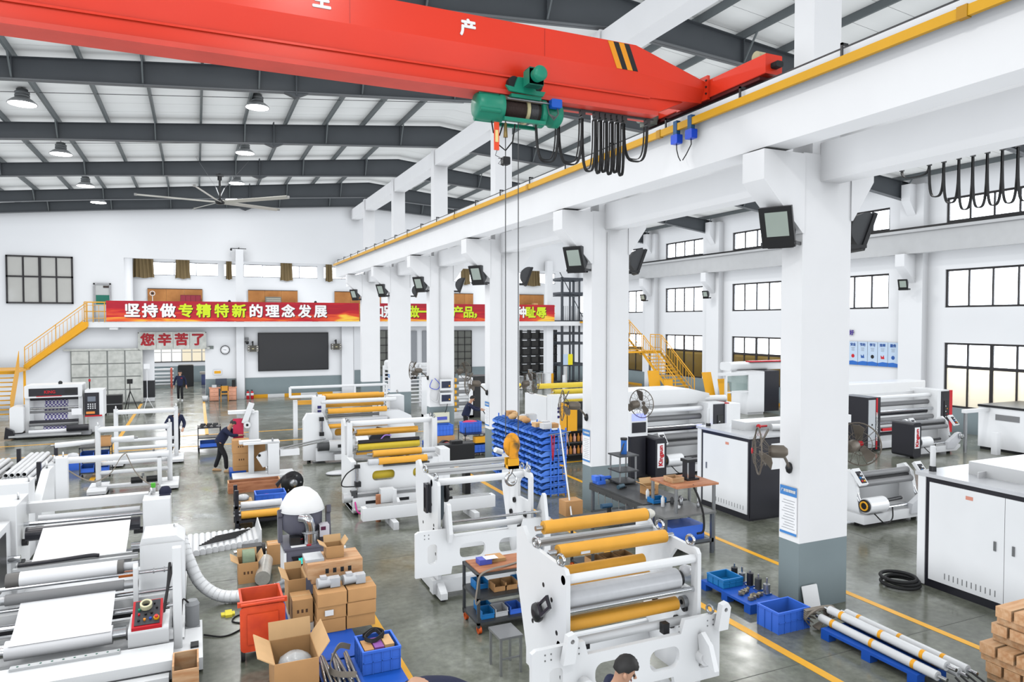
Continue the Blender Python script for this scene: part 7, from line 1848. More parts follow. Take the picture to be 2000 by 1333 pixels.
solo('webbing_strap', MB().ribbon(smooth_path([(4.5, 9.75, 0.93), (4.2, 9.65, 0.93), (3.95, 9.58, 0.94), (3.72, 9.5, 0.9), (3.66, 9.48, 0.7), (3.64, 9.48, 0.5), (3.7, 9.46, 0.55)], 8), 0.035, 0.008, (0, 1, 0.2)), slg, 'grey strap trailing off the steel trolley', 'strap')
w = Wt('steel_stool', 'bare steel stool between trolley and orange roller slitter', 'stool', (3.3, 8.45, 0)); w.o = Vector((3.3, 8.45, 0))
w.b('seat', steel, (3.62, 8.2, 0.47, 3.95, 8.6, 0.5))
for x in (3.63, 3.91):
    for y in (8.21, 8.56): w.b('leg', steel, (x, y, 0, x + 0.03, y + 0.03, 0.47))
w.b('stretcher', steel, (3.64, 8.22, 0.2, 3.93, 8.24, 0.22))
w.r.location = (3.2, 8.55, 0)
# trolley behind the orange roller slitter
w = Wt('steel_trolley', 'dark trolley of cartons between the orange roller slitter and workbench', 'trolley', (6.9, 11.0, 0))
for z in (0.14, 0.55, 0.95): w.b('shelf', iron, (6.3, 10.7, z, 7.4, 11.5, z + 0.035))
for x in (6.3, 7.36):
    for y in (10.7, 11.46): w.b('leg', iron, (x, y, 0.1, x + 0.04, y + 0.04, 0.95)); w.add('castor', MB().ring((x, y, 0.06), (x + 0.045, y, 0.06), 0.06, 0.03, 14), MATS['castor_orange'])
for k in range(4): solo('card_tray', MB().open_box(6.35 + 0.26 * k, 10.8, 0.59, 6.58 + 0.26 * k, 11.1, 0.72, 0.008), card if k % 2 else card2, 'card tray on the middle shelf of the dark trolley, %s from the slitter' % ORD[k], 'tray', 'card trays on the dark trolley')
for k in range(3): solo('card_tray', MB().open_box(6.4 + 0.3 * k, 10.85, 0.178, 6.66 + 0.3 * k, 11.15, 0.32, 0.008), card, 'card tray on the low shelf of the dark trolley, %s from the slitter' % ORD[k], 'tray', 'card trays on the dark trolley')
solo('red_bag', MB().ball((7.65, 10.6, 0.16), 0.22, 12, (1.0, 0.8, 0.7)), M('red_nylon', (206, 20, 50), 0.6, var=0.2, scale=8, bump=0.6), 'red bag on the floor beside the dark trolley', 'bag')
w = Wt('cordless_drill', 'blue cordless drill on the dark trolley', 'drill', (6.9, 11.2, 0.987)); w.c('body', M('drill_blue', (40, 80, 110), 0.4), (6.78, 11.2, 1.17), (7.0, 11.2, 1.17), 0.045, n=12); w.b('grip', black, (6.92, 11.17, 1.02, 6.98, 11.23, 1.16)); w.b('battery', black, (6.88, 11.15, 0.987, 7.02, 11.25, 1.04))
# ------------------------------------------------------------------ wall of blue part bins
rk = Wt('bin_rack', 'tall blue steel rack holding rows of blue part bins', 'rack', (8.45, 18.1, 0))
bst = M('rack_blue', (70, 130, 244), 0.45)
for y in (16.38, 18.1, 19.86):
    for x in (8.38, 8.6, 8.82): rk.b('upright', bst, (x, y, 0, x + 0.03, y + 0.03, 1.78))
for j in range(8): rk.b('end_bar', bst, (8.18, 16.37, 0.06 + 0.23 * j, 8.86, 16.39, 0.085 + 0.23 * j))
rk.b('back_sheet', bst, (8.5, 16.42, 0.04, 8.52, 19.85, 1.72))
def bin_mesh(w_, d_, h_):
    m = MB(); t = 0.008
    m.prism([(-d_, 0.0), (0, 0.0), (0, h_), (-d_ * 0.55, h_), (-d_, h_ * 0.55)], 'xz', -w_ / 2, -w_ / 2 + t); m.prism([(-d_, 0.0), (0, 0.0), (0, h_), (-d_ * 0.55, h_), (-d_, h_ * 0.55)], 'xz', w_ / 2 - t, w_ / 2)
    m.box(-d_, -w_ / 2 + t, 0, 0, w_ / 2 - t, t); m.box(-d_, -w_ / 2 + t, t, -d_ + t, w_ / 2 - t, h_ * 0.55); m.box(-t, -w_ / 2 + t, t, 0, w_ / 2 - t, h_)
    return m.mesh('parts_bin')
bmA = bin_mesh(0.194, 0.3, 0.13)
tints = [M('bin_blue_a', (84, 142, 250), 0.4, var=0.04), M('bin_blue_b', (100, 154, 255), 0.4, var=0.04), M('bin_blue_c', (68, 126, 240), 0.4, var=0.04)]
bms = []
for c_ in tints:
    q = bmA.copy(); q.materials.append(c_); bms.append(q)
random.seed(5)
for j in range(10):
    for i in range(16):
        tag(obj('parts_bin', random.choice(bms), None, None, (8.47 - 0.05 * random.random(), 16.53 + 0.212 * i, 0.06 + 0.168 * j), (0, math.radians(-6), 0)), 'blue part bin of the aisle rack, %s row up, %s from the tool end' % (ORD[j], ORD[i]), 'bin', 'part bins facing the aisle')
for j in range(10):
    for i in range(2):
        tag(obj('parts_bin', bms[(i + j) % 3], None, None, (8.55 + 0.3 * (i + 1) * 0.5, 16.53 + 0.02 * i, 0.06 + 0.168 * j), (0, 0, 0)), 'blue part bin behind the hung tools, %s row up, %s column' % (ORD[j], ('aisle', 'window')[i]), 'bin', 'part bins at the rack end')
for k in range(14):
    x, y = 8.3 + 0.4 * random.random(), 16.6 + 3.1 * random.random()
    solo('rack_top_parcel', MB().box(x - 0.12, y - 0.12, 1.76, x + 0.12, y + 0.12, 1.84 + 0.1 * random.random()) if k % 2 else MB().ball((x, y, 1.82), 0.14, 8, (1, 1, 0.6)), [card2, film, card][k % 3], ['pale parcel', 'bag of fittings', 'small brown parcel'][k % 3] + ' lying on top of the blue bin rack', 'parcel', 'things on the bin rack')
tb = Wt('tool_rail', 'steel rail with hanging tools on the rack end', 'tools', (8.5, 16.33, 0.7))
tb.c('rail', steel, (8.3, 16.34, 1.62), (8.95, 16.34, 1.68), 0.015, n=8)
tb.add('red_strap', MB().ribbon([(8.38, 16.32, 1.62), (8.4, 16.32, 1.2), (8.42, 16.32, 0.95)], 0.03, 0.008, (1, 0, 0)), redacc); tb.add('red_strap', MB().ribbon([(8.46, 16.32, 1.62), (8.44, 16.32, 1.2), (8.42, 16.32, 0.95)], 0.025, 0.008, (1, 0, 0)), redacc)
for x, z0, z1 in ((8.6, 1.1, 1.55), (8.72, 1.25, 1.62), (8.85, 1.3, 1.6), (8.55, 0.9, 1.2), (8.68, 0.9, 1.2)): tb.c('wrench', chrome, (x, 16.32, z1), (x + 0.05, 16.32, z0), 0.009, n=6); tb.add('wrench_ring', MB().torus((x, 16.32, z1 + 0.02), 0.022, 0.008, (0, 1, 0), 12, 5), chrome)
tb.c('hammer_head', yel, (8.62, 16.31, 0.82), (8.72, 16.31, 0.8), 0.025, n=10); tb.c('hammer_handle', steel, (8.7, 16.31, 0.8), (8.7, 16.31, 0.45), 0.013, n=8)
# ------------------------------------------------------------------ cable reels, crates and cart beside the rack
w = Wt('cable_reel', 'black cable reel wound with red and blue cable', 'reel', (7.5, 21.9, 0))
for k, (c_, r) in enumerate(((black, 0.3), (redacc, 0.25), (M('cable_navy', (44, 56, 110), 0.5), 0.25), (blue, 0.26), (black, 0.31))): w.c(['flange', 'red_winding', 'dark_winding', 'blue_winding', 'flange'][k], c_, (7.42 - 0.0 + 0.06 * k, 22.3 - 0.13 * k, 0.34), (7.42 + 0.06 * k + 0.05, 22.3 - 0.13 * k - 0.1, 0.34), r, n=26)
w.add('hub_ring', MB().lathe([(0.0, 0), (0.11, 0.0), (0.11, 0.02), (0.0, 0.02)], (7.73, 21.66, 0.34), 20, (0.45, -1, 0)), paper)
for k in range(12):
    t_ = k * PI / 6; w.add('flange_mark', MB().ball((7.73 + 0.2 * math.cos(t_) * 0.9, 21.65 + 0.08 * math.cos(t_), 0.34 + 0.2 * math.sin(t_)), 0.025, 6), paper)
w.b('stand', blackm, (7.35, 21.7, 0, 7.8, 21.75, 0.05), (7.35, 22.2, 0, 7.8, 22.25, 0.05), (7.55, 21.7, 0.04, 7.6, 22.25, 0.08))
w = Wt('bin_cart', 'black wire cart with blue crates beside the cable reel', 'cart', (8.6, 22.7, 0))
for z in (0.1, 0.42, 0.74): w.b('shelf', blackm, (8.2, 22.3, z, 9.0, 23.0, z + 0.02))
for x in (8.2, 8.97):
    for y in (22.3, 22.97): w.c('post', blackm, (x, y, 0), (x, y, 1.0), 0.015, n=6)
w.b('yellow_box', yel, (8.55, 22.25, 0.46, 9.0, 22.5, 0.66))
ribbed_crate(8.25, 22.65, 0.765, 8.92, 22.98, 1.12, 'blue crate with pink straps on the wire cart'); solo('pink_straps', MB().ball((8.55, 22.8, 1.1), 0.28, 10, (1, 0.6, 0.25)), M('pink_strap', (226, 60, 110), 0.6), 'tangle of pink straps in the crate on the wire cart', 'straps')
ribbed_crate(7.75, 24.4, 0.42, 8.5, 24.9, 0.8, 'blue crate on a carton below the electrical boxes'); carton(7.75, 24.35, 0.12, 8.55, 24.95, 0.415, 'brown carton under the blue crate by the column', marks=False); pallet(7.6, 24.3, 8.7, 25.3, 'blue pallet under the carton beside the electrical box column')
ribbed_crate(8.45, 22.35, 0.125, 8.93, 22.7, 0.38, 'dark blue crate low on the wire cart', blue)
solo('black_sack', MB().ball((9.35, 23.2, 0.3), 0.3, 12, (0.9, 0.9, 1.0)), rubber, 'black sack behind the wire cart', 'sack')
# electrical boxes on column four
for z, n_ in ((2.0, 'upper'), (1.45, 'lower')):
    w = Wt('control_box', n_ + ' white electrical control box on the column', 'control box', (9.3, 27.45, z - 0.25), 'electrical boxes')
    w.b('case', white, (9.0, 27.4, z - 0.25, 9.55, 27.56, z + 0.2)); w.b('screen', M('dark_lcd', (50, 56, 80), 0.3), (9.06, 27.39, z - 0.15, 9.45, 27.4, z + 0.12)); w.b('button_strip', yel, (9.36, 27.385, z - 0.1, 9.42, 27.39, z - 0.04))
w = Wt('socket_box', 'cream socket box with blue sockets on the column base', 'socket box', (9.0, 27.4, 0.5)); w.b('case', M('cream_case', (226, 226, 206), 0.5), (8.75, 27.42, 0.45, 9.4, 27.56, 0.85)); w.b('socket_plate', M('socket_blue', (90, 100, 200), 0.4), (8.85, 27.41, 0.55, 9.3, 27.42, 0.68))
for k, (c_, pts) in enumerate(((M('blue_wire', (70, 90, 220), 0.5), [(8.7, 27.5, 2.2), (8.6, 27.5, 1.9), (8.9, 27.48, 1.8), (9.0, 27.45, 2.0), (8.8, 27.5, 2.25)]), (white, [(8.65, 27.5, 1.9), (8.6, 27.5, 1.5), (8.9, 27.48, 1.3), (9.0, 27.48, 1.7)]), (rubber, [(9.3, 27.38, 1.2), (9.25, 27.36, 1.0), (9.2, 27.38, 0.85)]))):
    solo('wire_loop', MB().tube(smooth_path(pts, 6), 0.015, 6), c_, ['blue wire looped beside the upper electrical box', 'white wire looped beside the lower electrical box', 'black wires running down to the socket box'][k], 'wire')
# ------------------------------------------------------------------ workbench
w = Wt('workbench', 'dark steel workbench beside the grey column base', 'workbench', (8.75, 12.6, 0))
w.b('top', iron, (8.25, 12.0, 0.82, 9.35, 14.15, 0.86)); w.b('top', M('bench_grey', (128, 130, 130), 0.4, metal=0.4, var=0.15, scale=4), (8.1, 11.05, 0.8, 9.32, 11.99, 0.84))
for x, y in ((8.27, 14.05), (9.28, 14.05), (8.27, 12.1), (9.28, 12.1), (8.13, 11.1), (9.25, 11.1)): w.b('leg', M('bench_leg', (112, 118, 126), 0.4, metal=0.5), (x, y, 0, x + 0.06, y + 0.06, 0.82))
w.b('lower_rail', MATS['bench_leg'], (8.13, 11.1, 0.25, 9.3, 11.15, 0.3)); w.b('lower_shelf', iron, (8.2, 11.1, 0.22, 9.3, 14.0, 0.25)); w.b('front_apron', iron, (8.24, 12.0, 0.7, 8.26, 14.15, 0.82))
for k in range(6): w.c('hanging_spanner', chrome, (8.22, 12.3 + 0.28 * k, 0.74), (8.22, 12.3 + 0.28 * k, 0.45), 0.012, n=6)
w = Wt('raised_shelf', 'wooden shelf on steel posts over the workbench', 'shelf', (8.98, 11.65, 0.84)); w.b('board', wood2, (8.48, 11.2, 1.32, 9.5, 12.1, 1.36))
for x, y in ((8.5, 11.25), (9.42, 11.25), (8.5, 12.02), (9.42, 12.02)): w.c('post', steel, (x, y, 0.84 if y < 12 and x < 9.35 else 0.0), (x, y, 1.32), 0.035, n=10)
w = Wt('press_cylinder', 'black square pneumatic cylinder on the wooden shelf', 'cylinder', (9.15, 11.7, 1.36)); w.b('base', black, (9.0, 11.55, 1.36, 9.3, 11.85, 1.4)); w.b('barrel', blackm, (9.06, 11.61, 1.4, 9.24, 11.79, 1.72)); w.b('cap', black, (9.03, 11.58, 1.72, 9.27, 11.82, 1.78)); w.b('tie_rod', chrome, (9.05, 11.6, 1.4, 9.07, 11.62, 1.72))
solo('wood_tray', MB().open_box(8.6, 11.5, 1.362, 8.88, 11.8, 1.46, 0.015), wood, 'small wooden tray on the raised shelf', 'tray')
w = Wt('arbor_stand', 'three deck steel stand with blue jack on the workbench', 'stand', (8.9, 13.8, 0.86))
for z in (0.9, 1.15, 1.5): w.b('deck', iron, (8.68, 13.55, z, 9.2, 14.05, z + 0.03))
for x in (8.72, 9.14):
    for y in (13.6, 14.0): w.c('post', steel, (x, y, 0.86), (x, y, 1.52), 0.022, n=8)
w.c('jack', M('jack_blue', (40, 110, 200), 0.4), (8.95, 13.8, 1.53), (8.95, 13.8, 1.85), 0.07, n=14); w.c('jack_cap', black, (8.95, 13.8, 1.85), (8.95, 13.8, 1.9), 0.08, n=14); w.c('lever', iron, (8.8, 13.75, 1.5), (8.95, 13.75, 1.85), 0.015, n=6)
w = Wt('bench_vice', 'blue bench vice on the workbench corner', 'vice', (8.4, 14.0, 0.86)); w.b('base', blue, (8.3, 13.85, 0.86, 8.5, 14.1, 0.93)); w.b('jaw', blue, (8.26, 13.9, 0.93, 8.38, 14.08, 1.04)); w.b('jaw', blue, (8.42, 13.9, 0.93, 8.52, 14.08, 1.03)); w.c('screw', blue, (8.5, 14.0, 0.97), (8.72, 14.0, 0.97), 0.04, n=10)
carton(8.75, 12.6, 0.862, 9.05, 12.85, 1.05, 'open printed carton on the workbench', flaps=True); bin_(8.62, 12.05, 0.862, 0.32, 0.22, 0.1, blue2, 'bright blue bin on the workbench', 'workbench bins')
for k, (x, y, h_, c_, n_) in enumerate(((8.6, 12.35, 0.2, white, 'white spray can with red band on the workbench'), (8.55, 11.75, 0.22, white, 'white spray can beside the blue bin'), (9.1, 11.9, 0.14, blackm, 'short black can under the raised shelf'), (9.0, 11.75, 0.16, steel, 'steel bush under the raised shelf'), (8.85, 11.85, 0.15, iron, 'dark steel bush under the raised shelf'), (9.2, 11.45, 0.12, steel, 'small steel block near the bench corner'), (8.75, 11.5, 0.07, alu, 'flat aluminium block on the bench end'))): solo('bench_item', MB().lathe([(0.035, 0), (0.037, 0.01), (0.037, h_ * 0.8), (0.02, h_ * 0.88), (0.02, h_)], (x, y, 0.862 if y > 12 else 0.842), 14), c_, n_, 'can')
w = Wt('cordless_drill', 'teal cordless drill lying on the workbench', 'drill', (8.55, 13.3, 0.86)); w.c('body', M('drill_teal', (60, 90, 106), 0.4), (8.45, 13.25, 0.92), (8.65, 13.35, 0.92), 0.045, n=12); w.b('grip', black, (8.6, 13.32, 0.862, 8.72, 13.4, 0.9))
solo('blue_toolbox', MB().rbox(8.4, 11.25, 0.252, 9.2, 11.75, 0.55, 0.02, 'z'), blue, 'blue tool box on the lower bench shelf', 'toolbox'); solo('black_pump', MB().ball((8.9, 12.0, 0.45), 0.2, 12, (1.3, 0.8, 0.9)), black, 'black pump on the lower bench shelf', 'pump')
w = Wt('air_hose', 'black hose hanging from the raised shelf', 'hose', (9.0, 11.2, 0.4)); w.t('hose', rubber, smooth_path([(8.9, 11.25, 1.36), (8.95, 11.12, 1.1), (9.0, 11.05, 0.8), (8.98, 11.02, 0.5), (8.85, 11.05, 0.45)], 6), 0.022, 8)
carton(7.85, 14.55, 0, 8.3, 14.9, 0.35, 'carton on the floor at the grey column base', marks=False); solo('white_pole', MB().cyl((7.9, 14.35, 0.0), (8.5, 16.1, 1.9), 0.02, n=8), white, 'slim white pole leaning beside the column', 'pole')
# ------------------------------------------------------------------ white cabinets with black frame
def cabinet(x0, y0, y1, x1, h, label, doors=2):
    w = Wt('machine_cabinet', label, 'cabinet', ((x0 + x1) / 2, (y0 + y1) / 2, 0), 'white machine cabinets')
    w.b('core', blackm, (x0 + 0.02, y0 + 0.02, 0.0, x1, y1, h - 0.06)); w.add('top_plate', MB().rbox(x0 - 0.01, y0, h - 0.06, x1, y1 + 0.2, h, 0.02, 'z'), M('cabinet_top', (214, 216, 220), 0.2, metal=0.2)); w.b('corner_post', white_b, (x0 + 0.0, y1, 0.02, x0 + 0.3, y1 + 0.14, h - 0.06))
    L_ = (y1 - y0 - 0.14) / doors
    for k in range(doors):
        a = y0 + 0.07 + L_ * k
        d = w.b('door', white_b, (x0, a + 0.004, 0.14, x0 + 0.02, a + L_ - 0.004, h - 0.14)); w.b('door_handle', steel, (x0 - 0.012, a + (0.12 if k else L_ - 0.16), 0.95, x0, a + (0.16 if k else L_ - 0.12), 1.1), parent=d)
        for q in range(12): w.b('vent_slot', greyr, (x0 - 0.002, a + 0.12 + L_ * 0.06 * q, 0.22 + 0.0, x0, a + 0.135 + L_ * 0.06 * q, 0.32), parent=d)
        w.b('warning_label', M('label_salmon', (226, 150, 130), 0.5), (x0 - 0.002, a + L_ * 0.4, h - 0.3, x0, a + L_ * 0.4 + 0.12, h - 0.24), parent=d)
    return w
w = cabinet(11.48, 12.5, 14.2, 13.3, 1.95, 'white cabinet with black front by the workbench', 1)
w.b('front_panel', blackm, (11.5, 12.48, 0.05, 13.3, 12.5, 1.86)); w.b('control_panel', white_b, (12.1, 12.46, 1.15, 12.9, 12.48, 1.75)); w.b('screen', black, (12.35, 12.45, 1.35, 12.7, 12.46, 1.6)); w.b('duct', white_b, (12.0, 13.2, 1.95, 15.5, 13.7, 2.15)); w.c('sensor_post', white_b, (11.7, 14.2, 2.0), (11.7, 14.2, 2.4), 0.035, n=10); w.c('post_base', black, (11.7, 14.2, 1.95), (11.7, 14.2, 2.02), 0.06, n=10); w.add('red_valve', MB().ball((12.3, 13.1, 2.05), 0.06, 10).cyl((12.3, 13.1, 2.05), (12.55, 13.1, 2.05), 0.025, n=8), redacc); w.c('white_pipe', white_b, (12.6, 13.0, 2.02), (13.3, 12.7, 2.02), 0.09, n=14)
w = cabinet(11.5, 5.6, 8.25, 14.2, 1.96, 'tall white double door cabinet at the frame edge', 2)
w.b('duct', white_b, (12.1, 7.0, 1.96, 15.5, 7.9, 2.18)); w.c('sensor_post', white_b, (11.75, 8.3, 2.05), (11.75, 8.3, 2.4), 0.045, n=12); w.c('post_base', black, (11.75, 8.3, 1.95), (11.75, 8.3, 2.05), 0.06, n=10); w.add('red_valve', MB().ball((12.75, 6.95, 2.03), 0.06, 10).cyl((12.45, 6.95, 2.03), (12.75, 6.95, 2.03), 0.03, n=8), redacc); w.b('notice', paper, (11.9, 7.6, 1.96, 12.1, 7.62, 2.06)); w.c('shaft', chrome, (12.8, 6.9, 2.03), (15, 6.9, 2.03), 0.03, n=8)
solo('hose_coil', MB().torus((11.1, 8.4, 0.05), 0.3, 0.03, (0, 0, 1), 24, 6).torus((11.12, 8.38, 0.1), 0.26, 0.03, (0, 0, 1), 24, 6).torus((11.08, 8.42, 0.15), 0.28, 0.03, (0, 0, 1), 24, 6), rubber, 'coil of black hose at the tall cabinet base', 'hose')
# ------------------------------------------------------------------ unwinder and rewinder stands
def winder(x, y, label, side=False, s=1.0):
    w = Wt('winder_stand', label, 'machine', (x, y, 0), 'winder stands', rel=True)
    w.add('bed', MB().prism([(-1.1, 0.1), (0.9, 0.1), (1.1, 0.22), (1.1, 0.3), (-1.1, 0.3)], 'xz', -0.3, 0.35), white_b); w.b('rear_plate', white_b, (-1.1, 0.35, 0.1, 1.0, 0.42, 0.95))
    for s_ in (-1.0, 0.85): w.add('side_arm', MB().prism([(-0.1, 0.3), (0.4, 0.3), (0.42, 1.15), (0.25, 1.22), (0.05, 1.05)], 'yz', s_, s_ + 0.1), white_b); w.c('air_cylinder', chrome, (s_ + 0.05, -0.05, 0.55), (s_ + 0.05, 0.15, 0.95), 0.05, n=12); w.c('levelling_pad', rubber, (s_ + 0.05, 0, 0), (s_ + 0.05, 0, 0.1), 0.06, n=10)
    for z, yy in ((1.08, 0.15), (0.9, 0.05)): w.c('grey_roller', greyr, (-0.9, yy, z), (0.85, yy, z), 0.075, n=18)
    w.b('roller_gap', black, (-0.85, 0.06, 0.96, 0.8, 0.1, 1.02))
    for s_ in (-1.02, 1.0):
        m = MB(); m.M = Matrix.Translation((s_, -0.05, 1.08)) @ Matrix.Rotation(math.radians(50), 4, 'X'); m.box(-0.09, -0.2, 0, 0.13, 0.2, 0.08); p = w.add('control_head', m, white_b)
        m = MB(); m.M = Matrix.Translation((s_, -0.05, 1.08)) @ Matrix.Rotation(math.radians(50), 4, 'X'); m.box(-0.06, -0.17, 0.08, 0.1, 0.12, 0.085); w.add('key_plate', m, blackm, p)
        for i in range(6):
            m = MB(); m.M = Matrix.Translation((s_, -0.05, 1.08)) @ Matrix.Rotation(math.radians(50), 4, 'X'); m.cyl((-0.02 + 0.07 * (i % 2), -0.12 + 0.08 * (i // 2), 0.085), (-0.02 + 0.07 * (i % 2), -0.12 + 0.08 * (i // 2), 0.1), 0.022, n=8); w.add('button', m, [redacc, yel, blue2, paper, black, paper][i], p)
    w.c('chuck_drum', white_b, (-1.0, -0.25, 0.5), (-0.45, -0.25, 0.5), 0.17, n=22); w.c('chuck_face', black, (-1.04, -0.25, 0.5), (-1.0, -0.25, 0.5), 0.14, n=20); w.add('chuck_ring', MB().torus((-1.045, -0.25, 0.5), 0.09, 0.02, (1, 0, 0), 18, 6), yel)
    w.add('swing_arm', MB().prism([(0.35, 0.2), (0.75, 0.2), (1.15, 0.55), (1.05, 0.72), (0.9, 0.7), (0.4, 0.42)], 'xz', -0.35, -0.22), M('cast_grey', (206, 208, 212), 0.4)); w.add('arm_chuck', MB().lathe([(0.06, 0), (0.09, 0.02), (0.09, 0.08), (0.05, 0.12)], (1.0, -0.36, 0.6), 16, (-0.6, -1, 0)), chrome)
    w.c('bed_shaft', chrome, (-0.5, -0.2, 0.38), (0.6, -0.2, 0.38), 0.04, n=10); w.c('spring', black, (-0.2, -0.1, 0.5), (0.4, -0.05, 0.5), 0.04, n=10); w.t('cable', rubber, smooth_path([(-0.9, -0.4, 0.35), (-0.7, -0.5, 0.15), (-0.4, -0.45, 0.2), (-0.2, -0.3, 0.4)], 6), 0.015, 6)
    if side:
        p = w.add('drive_cover', MB().rbox(-1.5, -0.45, 0.05, -1.12, 0.35, 1.2, 0.08, 'y'), blackm); w.b('badge', paper, (-1.44, -0.46, 0.35, -1.2, -0.45, 1.05), parent=p); w.txt('brand_mark', 'Kingsun', 0.19, redacc, (-1.32, -0.462, 0.7), (PI / 2, -PI / 2, 0), p, bold=0.008, depth=0.002)
    return w
winder(14.45, 11.3, 'white winder stand with grey rollers behind the front column'); winder(13.5, 17.3, 'white winder stand with black drive cover behind the workbench', True); winder(23.1, 16.4, 'white winder stand with black drive cover before the red striped tower', True)
# ------------------------------------------------------------------ printing presses of the window bay
def press(x, y, wd, label, hood=True):
    w = Wt('printing_press', label, 'machine', (x, y, 0), 'window bay printing presses', rel=True)
    tw = w.b('front_tower', blackm, (0, -0.25, 0.05, 0.62, 0.9, 1.9)); w.b('tower_door', M('pale_door', (196, 201, 206), 0.4), (0.02, -0.26, 0.15, 0.36, -0.25, 1.82), parent=tw); w.b('red_stripe', redacc, (0.4, -0.26, 1.25, 0.47, -0.25, 1.88), parent=tw); w.b('red_stripe', redacc, (0.4, -0.26, 0.08, 0.47, -0.25, 0.5), parent=tw)
    w.txt('vertical_name', 'KINGSUNMACHINERY', 0.1, wl, (0.435, -0.262, 0.88), (PI / 2, -PI / 2, 0), tw, bold=0.003, depth=0.001); w.c('door_port', black, (0.2, -0.265, 0.95), (0.2, -0.26, 0.95), 0.035, n=10, parent=tw)
    w.b('rear_tower', white_b, (wd - 0.7, -0.1, 0.05, wd - 0.05, 1.0, 2.0)); w.b('rear_face', blackm, (wd - 0.5, -0.12, 0.4, wd - 0.05, -0.1, 1.95)); w.b('red_edge', redacc, (wd - 0.05, -0.12, 0.4, wd + 0.12, 0.9, 1.98)); w.b('key_panel', black, (wd - 0.35, -0.14, 0.9, wd - 0.12, -0.12, 1.6))
    for i in range(5): w.c('key', [paper, redacc, paper, yel, paper][i], (wd - 0.28 + 0.08 * (i % 2), -0.14, 1.0 + 0.1 * i), (wd - 0.28 + 0.08 * (i % 2), -0.15, 1.0 + 0.1 * i), 0.02, n=6)
    for k, (yy, z, r, m_) in enumerate(((0.2, 1.82, 0.07, white_b), (0.3, 1.55, 0.09, greyr), (0.1, 1.32, 0.05, chrome), (0.35, 1.2, 0.08, blackm), (0.1, 1.02, 0.08, greyr), (0.3, 0.86, 0.06, chrome), (0.1, 0.7, 0.06, greyr), (0.2, 0.5, 0.07, blackm))): w.c('press_roller', m_, (0.62, yy, z), (wd - 0.7, yy, z), r, n=16)
    w.b('base', white_b, (0.6, -0.1, 0.05, wd - 0.6, 0.9, 0.3)); w.b('back_plate', white_b, (0.6, 0.85, 0.3, wd - 0.6, 0.9, 1.9)); w.b('red_lever', redacc, (0.9, -0.12, 0.66, wd - 1.2, -0.06, 0.76))
    if hood: w.add('hood', MB().prism([(0.2, 1.95), (wd - 0.2, 1.95), (wd - 0.25, 2.25), (wd - 1.0, 2.42), (0.7, 2.42), (0.25, 2.2)], 'xz', 0.4, 1.6), white_b)
    return w
press(21.3, 17.7, 4.5, 'printing press with red striped black tower near the posters', False)
w = Wt('white_duct', 'long white drying duct over the press by the posters', 'duct', (24.5, 20.0, 0)); w.add('duct', MB().rbox(20.6, 19.6, 1.6, 27.2, 20.4, 2.15, 0.05, 'x'), white_b)
for x in (21.0, 26.5): w.b('leg', white_b, (x, 19.8, 0, x + 0.12, 20.2, 1.6))
w = press(11.35, 17.9, 4.0, 'printing press with white hood behind the workbench column')
w.b('operator_desk', blackm, (0.05, -0.7, 0.05, 0.55, -0.3, 1.25)); w.b('desk_panel', white_b, (0.0, -0.72, 1.25, 0.6, -0.28, 1.95)); w.b('desk_screen', M('glow_violet', (150, 160, 250), 0.3, emit=0.5), (0.06, -0.73, 1.7, 0.54, -0.72, 1.9)); w.b('desk_keys', blackm, (0.06, -0.73, 1.35, 0.54, -0.72, 1.65)); w.b('status_light', M('blue_led', (40, 60, 255), 0.3, emit=3.0), (3.3, -0.2, 0.95, 3.38, -0.13, 1.25)); w.c('hood_pipe', white_b, (3.0, 0.6, 2.05), (4.4, 0.4, 2.05), 0.12, n=14); w.b('side_cabinet', white_b, (3.95, -0.2, 0.05, 4.5, 0.9, 1.95))
w = Wt('glass_cabinet', 'white cabinet with glass side and dark end beside the leaning panels', 'cabinet', (22.5, 27.2, 0))
w.b('white_door', white_b, (22.6, 26.8, 0.1, 23.6, 26.85, 1.95)); w.b('dark_end', blackm, (23.6, 26.85, 0.1, 24.6, 28.0, 2.1)); w.b('top_rail', white, (20.9, 26.8, 1.95, 23.6, 27.0, 2.08)); w.b('post', white, (21.2, 26.8, 0, 21.3, 26.9, 1.95)); w.b('shelf', white, (21.3, 26.8, 1.1, 22.6, 26.9, 1.16)); w.b('glass', glass_mat('cabinet_glass', (220, 230, 228), 0.1, 0.2), (21.35, 26.86, 1.2, 22.6, 26.87, 1.92)); w.add('side_hood', MB().rbox(20.3, 26.6, 0.2, 21.0, 27.2, 1.0, 0.1, 'y'), white_b); w.b('hood_slot', black, (20.7, 26.59, 0.3, 20.95, 26.6, 0.9)); w.add('top_hood', MB().rbox(22.2, 27.6, 2.1, 26.0, 28.4, 2.5, 0.12, 'x'), white_b); w.b('hood_red', redacc, (23.4, 27.5, 2.5, 26.0, 27.9, 2.56)); w.b('floor_bed', white, (18.5, 27.0, 0.1, 21, 27.5, 0.45)); w.b('back_wall', white_b, (22.6, 26.85, 0, 23.6, 28.0, 2.1))
w.r.location.x += 1.9
